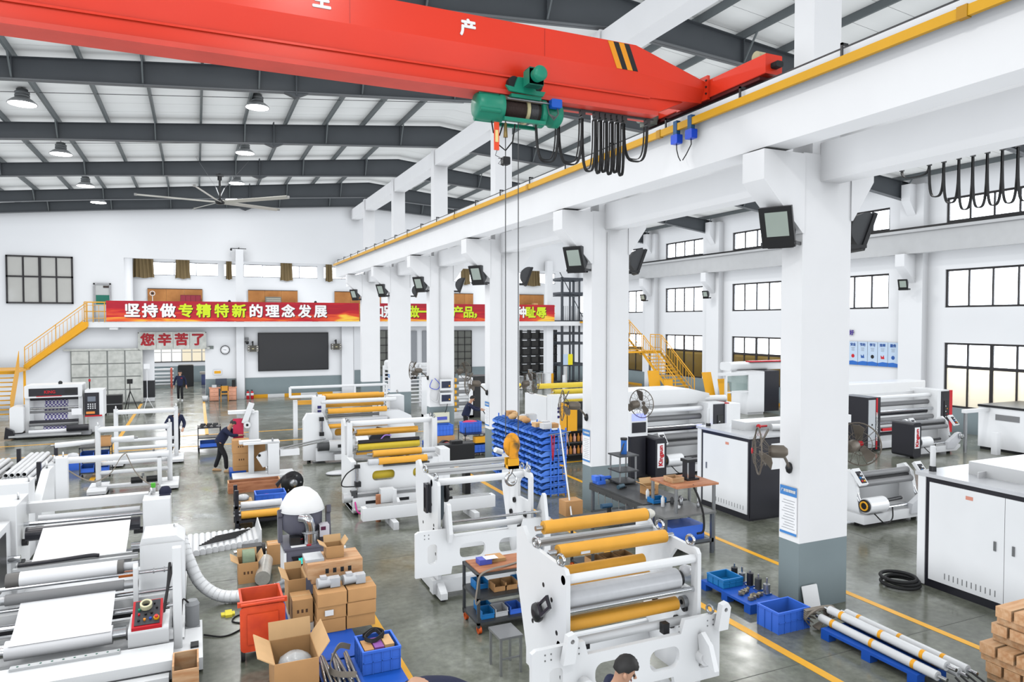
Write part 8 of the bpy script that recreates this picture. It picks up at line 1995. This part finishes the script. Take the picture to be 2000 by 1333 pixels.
w = Wt('arm_cabinet', 'white cabinet with projecting arm near the big window', 'cabinet', (26.0, 15.8, 0)); w.b('body', white_b, (25.6, 14.6, 0.1, 28.0, 16.4, 1.52)); w.b('top_band', black, (25.58, 14.58, 1.52, 28.02, 16.42, 1.6)); w.b('arm', white_b, (24.3, 16.0, 1.38, 25.6, 16.15, 1.5)); w.c('arm_leg', steel, (24.4, 16.07, 0.0), (24.4, 16.07, 1.38), 0.06, n=10); w.b('vent', greyr, (25.59, 15.0, 1.1, 25.6, 15.8, 1.3)); w.b('gauge_stand', white_b, (24.9, 15.3, 0, 25.1, 15.5, 0.75)); w.b('plinth', black, (25.65, 14.65, 0, 27.95, 16.35, 0.1))
# ------------------------------------------------------------------ slitter in the window bay with lemon rolls, shelf of orange bottles
w = Wt('slitter_frame', 'white slitter with lemon rollers behind the blue bin rack', 'machine', (11.2, 22.0, 0), 'slitting machine frames', rel=True)
for x in (0.0, 2.6): w.add('side_plate', MB().rbox(x, -0.2, 0.1, x + 0.5, 0.2, 2.0, 0.03, 'z'), white_b); w.b('side_wall', white_b, (x, 0.2, 0.1, x + 0.2, 2.0, 1.9))
for z in (1.5, 1.38, 1.2): w.b('switch', M('switch_navy', (40, 36, 110), 0.4), (0.22, -0.21, z, 0.32, -0.2, z + 0.08))
for k, (y, z, r) in enumerate(((1.9, 2.12, 0.1), (0.6, 2.02, 0.1), (0.4, 1.7, 0.1), (0.0, 1.45, 0.12), (0.9, 1.85, 0.08))): w.roll(0.5, 2.6, y, z, r, lemon, 'wrapped_roller', 0.08)
w.c('cross_tube', white_b, (0.4, -0.1, 1.92), (2.7, -0.1, 1.92), 0.09, n=14); w.b('front_panel', white_b, (0.4, -0.15, 0.2, 2.7, -0.05, 1.1)); w.b('charging_post', white_b, (1.6, 1.95, 1.9, 1.68, 2.03, 2.5)); w.b('base', white_b, (0.0, -0.3, 0.0, 3.1, 2.0, 0.12))
w = Wt('bottle_shelf', 'black and orange shelf unit of small bottles behind the bin rack', 'shelf', (11.5, 20.3, 0))
w.b('back', black, (10.9, 20.6, 0, 12.3, 20.64, 1.9)); w.b('orange_side', yel, (10.88, 20.2, 0.9, 10.92, 20.6, 1.9)); w.b('orange_side', yel, (10.95, 20.19, 1.0, 11.3, 20.21, 1.85))
for z in (0.2, 0.6, 1.0): w.b('shelf_board', iron, (10.9, 20.2, z, 12.3, 20.6, z + 0.03))
for j in range(2):
    for i in range(9): tag(obj('small_bottle', MB().lathe([(0.05, 0), (0.052, 0.15), (0.025, 0.2), (0.025, 0.26)], n=10), M('amber_bottle', (206, 130, 30), 0.4) if i % 2 else M('pink_cap_bottle', (226, 170, 150), 0.4), None, (11.0 + 0.145 * i, 20.35, 0.23 + 0.4 * j)), ['amber', 'pale'][(i + 1) % 2] + ' bottle on the %s shelf behind the bin rack' % ('lower', 'upper')[j], 'bottle', 'bottles on the shelf')
# ------------------------------------------------------------------ frames and machines between the far columns
w = Wt('wire_frame_machine', 'tall white barred machine between the last two columns', 'machine', (10.3, 37.0, 0), None, rel=True)
for k in range(10): w.c('bar', white, (-1.4, -0.6, 0.25 + 0.2 * k), (1.4, -0.6, 0.25 + 0.2 * k), 0.035, n=8)
for x in (-1.4, -0.3, 0.55, 1.4): w.b('upright', white, (x - 0.05, -0.6, 0, x + 0.05, -0.5, 2.25))
w.b('black_panel', black, (-1.2, -0.45, 0.2, -0.4, -0.4, 1.3)); w.b('black_panel', black, (0.6, -0.45, 0.2, 1.3, -0.4, 1.6)); w.b('black_panel', black, (-1.3, -0.45, 1.4, 0.4, -0.4, 1.9)); w.add('white_cowl', MB().rbox(-1.2, -0.5, 1.95, -0.4, 0.2, 2.5, 0.15, 'y'), white_b); w.add('white_cowl', MB().rbox(0.2, -0.5, 1.9, 1.4, 0.2, 2.3, 0.12, 'y'), white_b)
w = Wt('roller_machine', 'white machine with grey rollers beyond the electrical box column', 'machine', (11.4, 31.5, 0), None, rel=True)
w.b('side_plate', white_b, (0.3, -0.2, 0, 0.5, 1.2, 1.9)); w.b('side_plate', white_b, (-1.6, -0.2, 0, -1.4, 1.2, 1.9)); w.b('base', white_b, (-1.6, -0.2, 0, 0.5, 1.2, 0.12)); w.b('dark_tower', black, (0.55, -0.2, 0, 1.5, 0.8, 1.95)); w.b('name_plate', blackm, (-1.6, -0.25, 1.95, -0.4, -0.15, 2.2)); w.txt('brand_mark', 'KING', 0.2, wl, (-0.8, -0.255, 2.07), FACE_CAM, bold=0.006, depth=0.002)
for k in range(6): w.roll(-1.4, 0.3, -0.1, 0.4 + 0.28 * k, 0.09, greyr if k % 2 else alu, 'roller', 0.05); w.c('roller_mark', yel, (-0.4, -0.1, 0.4 + 0.28 * k), (-0.3, -0.1, 0.4 + 0.28 * k), 0.093, n=12)
w = Wt('foam_machine', 'white rounded machine with yellow roll handled by the worker', 'machine', (12.3, 29.2, 0), None, rel=True); w.add('body', MB().rbox(-0.6, -0.3, 0, 0.3, 0.6, 1.75, 0.1, 'y'), white_b); w.c('yellow_roll', lemon, (-0.1, -0.2, 1.65), (1.0, -0.2, 1.65), 0.12, n=16); w.b('black_slot', black, (-0.5, -0.31, 1.0, -0.25, -0.3, 1.5))
# ------------------------------------------------------------------ column fans, notices
fanm = M('fan_bronze', (112, 104, 94), 0.5, metal=0.3)
def wall_fan(x, y, z, rz, label, arm):
    w = Wt('wall_fan', label, 'fan', (x, y, z), 'column fans', rel=True, rz=rz)
    w.add('motor', MB().lathe([(0.0, 0), (0.08, 0.01), (0.1, 0.05), (0.1, 0.22), (0.05, 0.28)], (0, 0.05, 0), 16, (0, 1, 0)), fanm)
    cage = w.add('cage', MB().torus((0, -0.1, 0), 0.36, 0.012, (0, 1, 0), 28, 6), fanm); w.add('cage_ring', MB().torus((0, -0.16, 0), 0.2, 0.006, (0, 1, 0), 20, 5), fanm, cage)
    for k in range(16):
        t_ = k * PI / 8; w.add('cage_wire', MB().tube([(0.04 * math.cos(t_), -0.19, 0.04 * math.sin(t_)), (0.2 * math.cos(t_), -0.16, 0.2 * math.sin(t_)), (0.36 * math.cos(t_), -0.1, 0.36 * math.sin(t_)), (0.2 * math.cos(t_), -0.03, 0.2 * math.sin(t_)), (0.08 * math.cos(t_), 0.06, 0.08 * math.sin(t_))], 0.0035, 4), fanm, cage)
    for k in range(3):
        m = MB(); m.M = Matrix.Rotation(k * 2.094 + 0.4, 4, 'Y') @ Matrix.Rotation(0.45, 4, 'Z'); m.prism([(0.04, -0.05), (0.32, -0.1), (0.34, 0.02), (0.3, 0.1), (0.04, 0.05)], 'xz', -0.105, -0.095); w.add('blade', m, fanm)
    w.add('hub_badge', MB().lathe([(0.0, 0), (0.045, 0), (0.05, 0.02), (0, 0.03)], (0, -0.2, 0), 14, (0, 1, 0)), redacc if 'front column' in label else fanm)
    inv = Matrix.Rotation(-rz, 3, 'Z'); q = inv @ (Vector(arm) - Vector((x, y, z)))
    w.t('wall_arm', fanm, smooth_path([(0, 0.25, -0.02), tuple(Vector((0, 0.25, -0.02)).lerp(q, 0.6) + Vector((0, 0, 0.02))), tuple(q)], 6), 0.022, 8); w.add('wall_bracket', MB().ball(tuple(q), 0.06, 8, (1, 1, 1.6)), black)
R_ = math.radians
for k, n_ in enumerate(('front column', 'workbench column', 'bin rack column', 'electrical box column')):
    y = COLY[k] + 0.2
    wall_fan(8.0, y - 0.1, 2.58, R_(-125), 'bronze fan on the aisle side of the ' + n_, (8.6, y, 2.25)); wall_fan(10.15, y + 0.05, 2.5, R_(110), 'bronze fan on the window side of the ' + n_, (9.68, y, 2.3))
nb = M('notice_blue', (70, 140, 214), 0.5)
for k, (y, n_) in enumerate(((8.49, 'front column'), (14.92, 'workbench column'), (21.35, 'bin rack column'), (34.2, 'second last column'))):
    w = Wt('notice_board', 'blue and white notice board on the ' + n_, 'sign', (8.6, y, 1.3)); w.b('sheet', paper, (8.605, y - 0.17, 1.18, 8.62, y + 0.18, 1.95)); w.b('header', nb, (8.602, y - 0.17, 1.8, 8.605, y + 0.18, 1.95)); w.b('footer', nb, (8.602, y - 0.17, 1.18, 8.605, y + 0.18, 1.22))
    for q in range(11): w.b('text_line', M('text_grey', (150, 154, 160), 0.6), (8.603, y - 0.13 + 0.02 * (q % 2), 1.27 + 0.045 * q, 8.605, y + 0.14 - 0.03 * (q % 3), 1.277 + 0.045 * q))
    w.txt('heading', '厂房管理制度', 0.05, paper, (8.6015, y, 1.875), FACE_LEFT, bold=0.002, depth=0.0005)
# ------------------------------------------------------------------ floor items by the front column
ribbed_crate(7.72, 7.78, 0, 8.32, 8.2, 0.32, 'blue crate on the floor beside the front column'); pallet(7.85, 8.5, 8.5, 9.7, 'blue pallet of motors beside the front column'); ribbed_crate(7.92, 9.2, 0.155, 8.32, 9.6, 0.3, 'shallow blue crate on the motor pallet', blue2)
for k in range(5): w = Wt('servo_motor', 'steel servo motor standing on the blue pallet, %s from the crate' % ('first', 'second', 'third', 'fourth', 'fifth')[k], 'motor', (8.42, 8.75 + 0.19 * k, 0.155), 'servo motors on the pallet', rel=True); w.c('body', [steel, iron, blackm, steel, black][k], (0, 0, 0), (0, 0, 0.16 + 0.03 * (k % 3)), 0.055, n=14); w.c('shaft', chrome, (0, 0, 0.16), (0, 0, 0.26), 0.015, n=8); w.b('flange', chrome, (-0.06, -0.06, 0, 0.06, 0.06, 0.02))
for k in range(7): tag(obj('metal_fitting', MB().cyl((0, 0, 0), (0.05, 0.04, 0.05), 0.03, n=8).box(-0.04, -0.03, 0, 0.03, 0.03, 0.05), M('brass_steel', (150, 142, 126), 0.35, metal=0.7), None, (8.0 + 0.09 * (k % 4), 8.65 + 0.12 * (k // 4) + 0.03 * k, 0.155), (0, 0, k)), 'small worn fitting in the heap on the motor pallet', 'fitting', 'fittings on the pallet')
m = MB(); m.M = Matrix.Rotation(R_(-14), 4, 'X'); m.rbox(-0.16, 0, 0, 0.16, 0.012, 0.42, 0.02, 'y'); tag(obj('white_board', m, white, None, (8.82, 8.15, 0.0)), 'white board leaning against the front column', 'board')
pallet(8.2, 5.95, 8.75, 7.45, 'blue pallet under the taped white rollers')
tp_ = M('tape_orange', (246, 172, 20), 0.4); rol = M('roller_satin_white', (222, 224, 226), 0.3)
for k, (x, z, y0, y1, n_) in enumerate(((8.3, 0.215, 5.75, 7.6, 'outer lower white roller with orange tape bands'), (8.42, 0.33, 5.72, 7.55, 'upper white roller with orange tape bands'), (8.62, 0.215, 5.7, 7.55, 'inner white roller with orange tape bands'), (8.82, 0.2, 5.72, 7.6, 'white taped roller beside the yellow aisle line'))):
    w = Wt('taped_roller', n_, 'roller', (x, 6.7, z - 0.062), 'taped rollers'); w.c('tube', rol, (x, y0, z), (x + 0.06, y1, z), 0.06, n=18); w.c('journal', chrome, (x, y0 - 0.12, z), (x, y0, z), 0.025, n=10); w.c('journal', chrome, (x + 0.06, y1, z), (x + 0.06, y1 + 0.08, z), 0.025, n=10)
    for u in (0.16, 0.5, 0.86): yy = y0 + (y1 - y0) * u; w.c('tape_band', tp_, (x + 0.06 * u, yy, z), (x + 0.06 * u, yy + 0.05, z), 0.0615, n=18)
for k in range(4): solo('roller_cable', MB().tube(smooth_path([(8.4 + 0.1 * k, 5.6, 0.25), (8.45 + 0.1 * k, 5.45 - 0.05 * k, 0.12), (8.6 + 0.1 * k, 5.45, 0.03), (8.75 + 0.05 * k, 5.6, 0.03)], 6), 0.012, 6), rubber, 'black cable curling from the taped roller ends, %s strand' % ('first', 'second', 'third', 'fourth')[k], 'cable')
w = Wt('sling_heap', 'heap of grey lifting slings at the front column', 'sling', (8.4, 7.7, 0))
for k in range(5): w.add('sling_coil', MB().ribbon(smooth_path([(8.3 + 0.05 * k, 7.75, 0.05 + 0.05 * k), (8.15, 7.7, 0.2 + 0.03 * k), (8.25 + 0.1 * k, 7.65, 0.32), (8.5 + 0.06 * k, 7.7, 0.3 - 0.04 * k), (8.6, 7.75, 0.1), (8.35, 7.72 - 0.02 * k, 0.03)], 6), 0.06, 0.012, (0.2, 1, 0.2)), slg)
for j, (dx, dy) in enumerate(((0.0, 0.0), (-0.05, 0.05), (0.1, 0.0), (0.08, -0.06))):
    w = Wt('timber_pallet', 'pale timber pallet in the frame corner stack, %s from floor' % ('first', 'second', 'third', 'fourth')[j], 'pallet', (9.7 + dx, 5.2 + dy, 0.24 * j), 'timber pallet stack', rel=True)
    for k in range(3): w.b('runner', wood, (-0.45 + 0.4 * k, -0.55, 0, -0.35 + 0.4 * k, 0.55, 0.1))
    for k in range(5): w.b('plank', wood, (-0.5, -0.55 + 0.225 * k, 0.1, 0.5, -0.36 + 0.225 * k, 0.235))
# ------------------------------------------------------------------ people
PEND = []
def skin_part(name, chains, mat, parent, levels=2):
    """one continuous surface grown around connected joints; chains of (joint key, position, radius)"""
    V, idx, E, Rr = [], {}, [], []
    for ch in chains:
        prev = None
        for key, p, r in ch:
            if key not in idx: idx[key] = len(V); V.append(p); Rr.append(r)
            if prev is not None and (prev, idx[key]) not in E: E.append((prev, idx[key]))
            prev = idx[key]
    me = D.meshes.new(name); me.from_pydata([tuple(v) for v in V], E, [])
    o = D.objects.new(name + '_skin', me); COL.objects.link(o)
    o.modifiers.new('skin', 'SKIN'); s = o.modifiers.new('sub', 'SUBSURF'); s.levels = levels; s.render_levels = levels
    for i, sv in enumerate(me.skin_vertices[0].data):
        sv.radius = (Rr[i], Rr[i]); sv.use_root = (i == 0)
    PEND.append((name, o, mat, parent))
def person(label, loc, rz, J, top=navy, legs=trous, hairc=hair, hand_bend=0.5, red_tab=True):
    t = thing('person', label, 'person', loc, rz)
    P = {k: Vector(v) for k, v in J.items() if isinstance(v, tuple)}
    up = (P['head'] - P['neck']).normalized(); fw = Vector(J.get('face', (0, -1, 0))); fw = (fw - up * fw.dot(up)).normalized(); sd = up.cross(fw)
    H = P['head']
    ch = [[('pel', P['pel'], 0.13), ('sp', P['pel'].lerp(P['chest'], 0.5), 0.125), ('ch', P['chest'], 0.14), ('nk', P['neck'], 0.055), ('h0', H - up * 0.05, 0.078), ('h1', H + up * 0.03, 0.092), ('h2', H + up * 0.085, 0.07)]]
    dwn = (P['pel'] - P['chest']).normalized()
    jk, tr = [[('lo', P['pel'] + dwn * 0.1, 0.165), ('pel', P['pel'], 0.17), ('sp', P['pel'].lerp(P['chest'], 0.5), 0.168), ('ch', P['chest'], 0.182), ('nb', P['chest'].lerp(P['neck'], 0.62), 0.085)]], [[('wst', P['pel'] - dwn * 0.08, 0.14), ('pel', P['pel'] + Vector((0, 0, 0.02)), 0.15)]]
    for s in 'LR':
        sh, el, wr, hp, kn, an = (P[k + s] for k in ('sh', 'el', 'wr', 'hip', 'kn', 'an'))
        f = (wr - el).normalized(); side = f.cross(Vector((0, 0, 1))); side = side.normalized() if side.length > 0.1 else Vector((1, 0, 0)); dn = f.cross(side).normalized()
        pm = wr + f * 0.075
        ch.append([('ch', P['chest'], 0.14), ('sh' + s, sh, 0.055), ('el' + s, el, 0.042), ('wr' + s, wr, 0.028), ('pm' + s, pm, 0.033)])
        for i, (q, l) in enumerate(((-0.03, 0.085), (-0.01, 0.1), (0.01, 0.095), (0.03, 0.075))):
            a = pm + side * q + f * 0.03; b = a + f * l * 0.5 - dn * 0.01 * hand_bend; c = b + f * l * 0.4 - dn * 0.035 * hand_bend
            ch.append([('pm' + s, pm, 0.033), ('a%d' % i + s, a, 0.0095), ('b%d' % i + s, b, 0.009), ('c%d' % i + s, c, 0.0075)])
        ch.append([('pm' + s, pm, 0.033), ('t1' + s, wr + f * 0.06 + side * 0.045, 0.011), ('t2' + s, wr + f * 0.1 + side * 0.06 - dn * 0.02, 0.009)])
        ch.append([('pel', P['pel'], 0.13), ('hip' + s, hp, 0.08), ('kn' + s, kn, 0.055), ('an' + s, an, 0.038)])
        jk.append([('ch', P['chest'], 0.182), ('sh' + s, sh, 0.075), ('el' + s, el, 0.06), ('wr' + s, wr - f * 0.02, 0.046)])
        tr.append([('pel', P['pel'] + Vector((0, 0, 0.02)), 0.145), ('hip' + s, hp, 0.098), ('kn' + s, kn, 0.074), ('an' + s, an + Vector((0, 0, 0.0)), 0.062)])
        fd = Vector(J.get('toe' + s, (0, -1, 0)))
        m = MB(); a = an + Vector((0, 0, -0.06)); m.tube([a - fd * 0.07 + Vector((0, 0, -0.02)), a - fd * 0.03, a + fd * 0.06 + Vector((0, 0, -0.01)), a + fd * 0.16 + Vector((0, 0, -0.02)), a + fd * 0.19 + Vector((0, 0, -0.025))], [0.03, 0.05, 0.05, 0.042, 0.02], 10); obj('shoe', m, J.get('shoe') or M('pale_shoe', (206, 196, 186), 0.7), t)
    skin_part('body', ch, skin, t, 2); skin_part('jacket', jk, top, t, 2); skin_part('trousers', tr, legs, t, 2)
    # hair cap, ears, face
    hm = MB(); vs, fs = [], []; n_, rws = 18, 8
    for i in range(rws + 1):
        for k in range(n_):
            u = 2 * PI * k / n_; c = math.cos(u); low = 1.95 if c < -0.2 else (1.25 if c > 0.45 else 1.6)
            th = low * i / rws; jit = 1 + 0.025 * math.sin(5 * u + 3 * i)
            vs.append(H + up * 0.02 + (fw * (0.108 * math.sin(th) * c) + sd * (0.09 * math.sin(th) * math.sin(u)) + up * (0.118 * math.cos(th))) * jit)
    for i in range(rws):
        for k in range(n_): fs.append((i * n_ + k, (i + 1) * n_ + k, (i + 1) * n_ + (k + 1) % n_, i * n_ + (k + 1) % n_))
    hm.add(vs, fs, True); obj('hair', hm, hairc, t)
    for s in (-1, 1):
        obj('ear', MB().ball(H + sd * 0.085 * s - up * 0.015, 0.03, 10, (0.6, 0.6, 1.0)), skin, t); obj('eye', MB().ball(H + fw * 0.079 + sd * 0.033 * s, 0.012, 8), black, t)
    obj('nose', MB().cyl(H + fw * 0.08 + up * 0.005, H + fw * 0.105 - up * 0.03, 0.008, 0.016, 8), skin, t); obj('mouth', MB().bar(H + fw * 0.079 - up * 0.058 - sd * 0.022, H + fw * 0.079 - up * 0.058 + sd * 0.022, 0.012, 0.008), M('lip', (170, 96, 86), 0.5), t)
    if red_tab: obj('chest_tab', MB().box(0.04, -0.165, 0.0, 0.12, -0.155, 0.03), redacc, t, tuple(P['chest'] + Vector((0, 0, 0.02)))) if abs(P['chest'].y - P['pel'].y) < 0.1 else None
    return t
def stand(**k):
    J = dict(pel=(0, 0, 0.93), chest=(0, -0.01, 1.27), neck=(0, 0, 1.46), head=(0, -0.02, 1.6), shL=(0.18, 0, 1.38), shR=(-0.18, 0, 1.38), elL=(0.26, 0.02, 1.12), elR=(-0.26, 0.02, 1.12), wrL=(0.27, -0.08, 0.88), wrR=(-0.27, -0.08, 0.88), hipL=(0.09, 0, 0.86), hipR=(-0.09, 0, 0.86), knL=(0.1, -0.03, 0.47), knR=(-0.1, -0.03, 0.47), anL=(0.11, 0.03, 0.09), anR=(-0.11, 0.03, 0.09))
    J.update(k); return J
person('walking man in navy jacket coming through the doorway', (-0.88, 44.7, 0), 0, stand(knL=(0.09, -0.12, 0.5), anL=(0.1, -0.1, 0.09), anR=(-0.1, 0.16, 0.1), wrL=(0.32, -0.02, 0.86), wrR=(-0.32, 0.02, 0.86), elL=(0.29, 0.05, 1.12), elR=(-0.29, 0.03, 1.12), shoe=white))
person('grey haired worker holding a tool behind the white roll stand', (-0.72, 27.0, 0), 0.25, stand(chest=(0, -0.16, 1.2), neck=(0, -0.28, 1.36), head=(0.03, -0.36, 1.46), face=(0.2, -1, -0.5), shL=(0.19, -0.17, 1.3), shR=(-0.19, -0.17, 1.3), elL=(0.27, -0.22, 1.05), elR=(-0.33, -0.15, 1.05), wrL=(0.17, -0.42, 0.9), wrR=(-0.3, -0.38, 0.85)), hairc=M('grey_hair', (120, 116, 112), 0.6))
person('worker with grey gloves leaning over the taped cartons', (0.62, 23.2, 0), R_(68), stand(chest=(0, -0.17, 1.2), neck=(0, -0.3, 1.36), head=(0, -0.39, 1.46), face=(0, -1, -0.45), shL=(0.18, -0.2, 1.3), shR=(-0.18, -0.2, 1.3), elL=(0.2, -0.42, 1.12), elR=(-0.16, -0.42, 1.12), wrL=(0.12, -0.6, 1.09), wrR=(-0.05, -0.6, 1.12), knR=(-0.1, -0.2, 0.48), anR=(-0.1, -0.22, 0.09), anL=(0.1, 0.2, 0.1), knL=(0.1, 0.06, 0.48), shoe=M('tan_shoe', (196, 160, 120), 0.7)), hairc=M('dark_grey_hair', (52, 50, 50), 0.6))
person('dark haired worker holding a hose beyond the blue crates', (9.5, 25.8, 0), R_(75), stand(chest=(0, -0.12, 1.24), neck=(0, -0.2, 1.42), head=(0, -0.26, 1.55), face=(0, -1, -0.35), shL=(0.18, -0.13, 1.34), shR=(-0.18, -0.13, 1.34), elL=(0.2, -0.38, 1.18), elR=(-0.2, -0.35, 1.16), wrL=(0.12, -0.62, 1.14), wrR=(-0.1, -0.6, 1.12)))
solo('held_hose', MB().tube(smooth_path([(10.15, 25.75, 1.15), (10.35, 25.7, 0.8), (10.5, 25.65, 0.3), (10.75, 25.65, 0.05)], 6), 0.02, 6), rubber, 'black hose held by the worker beyond the blue crates', 'hose')
person('black haired worker in the foreground below the orange rollers', (3.2, 5.1, 0.05), R_(60), stand(neck=(0, -0.05, 1.44), head=(0, -0.11, 1.58), face=(0, -1, -0.4), elL=(0.22, -0.2, 1.12), elR=(-0.22, -0.2, 1.12), wrL=(0.14, -0.4, 1.05), wrR=(-0.14, -0.4, 1.05)))
person('worker in navy jacket bending low beside the blue crate', (2.2, 6.35, 0.0), R_(-80), stand(pel=(0, 0.1, 0.95), chest=(0, -0.3, 1.22), neck=(0, -0.5, 1.12), head=(0, -0.6, 1.02), face=(0, -0.3, -1), shL=(0.18, -0.36, 1.12), shR=(-0.18, -0.36, 1.12), elL=(0.24, -0.45, 0.85), elR=(-0.24, -0.45, 0.85), wrL=(0.18, -0.6, 0.65), wrR=(-0.18, -0.6, 0.65), hipL=(0.09, 0.08, 0.88), hipR=(-0.09, 0.08, 0.88)), red_tab=False)
for x, n_ in ((1.85, 'dark haired person behind the banner near the mezzanine pillar'), (6.9, 'dark haired person behind the banner beside the brown board')):
    person(n_, (x, 46.0, 4.52), PI, stand(pel=(0, 0, 0.5), chest=(0, -0.02, 0.84), neck=(0, -0.03, 1.03), head=(0, -0.06, 1.17), shL=(0.18, 0, 0.95), shR=(-0.18, 0, 0.95), elL=(0.24, -0.1, 0.7), elR=(-0.24, -0.1, 0.7), wrL=(0.15, -0.32, 0.66), wrR=(-0.15, -0.32, 0.66), hipL=(0.09, -0.05, 0.48), hipR=(-0.09, -0.05, 0.48), knL=(0.11, -0.45, 0.48), knR=(-0.11, -0.45, 0.48), anL=(0.11, -0.45, 0.09), anR=(-0.11, -0.45, 0.09)))
    solo('work_stool', MB().cyl((x, 46.05, 4.52), (x, 46.05, 4.88), 0.16, n=14), iron, 'round stool under the ' + n_.replace('dark haired ', ''), 'stool')
dg = bpy.context.evaluated_depsgraph_get()
for name, o, mat, parent in PEND:
    me = D.meshes.new_from_object(o.evaluated_get(dg)); me.name = name
    me.polygons.foreach_set('use_smooth', [True] * len(me.polygons)); me.materials.clear(); obj(name, me, mat, parent)
for name, o, mat, parent in PEND:
    q = o.data; D.objects.remove(o); D.meshes.remove(q)
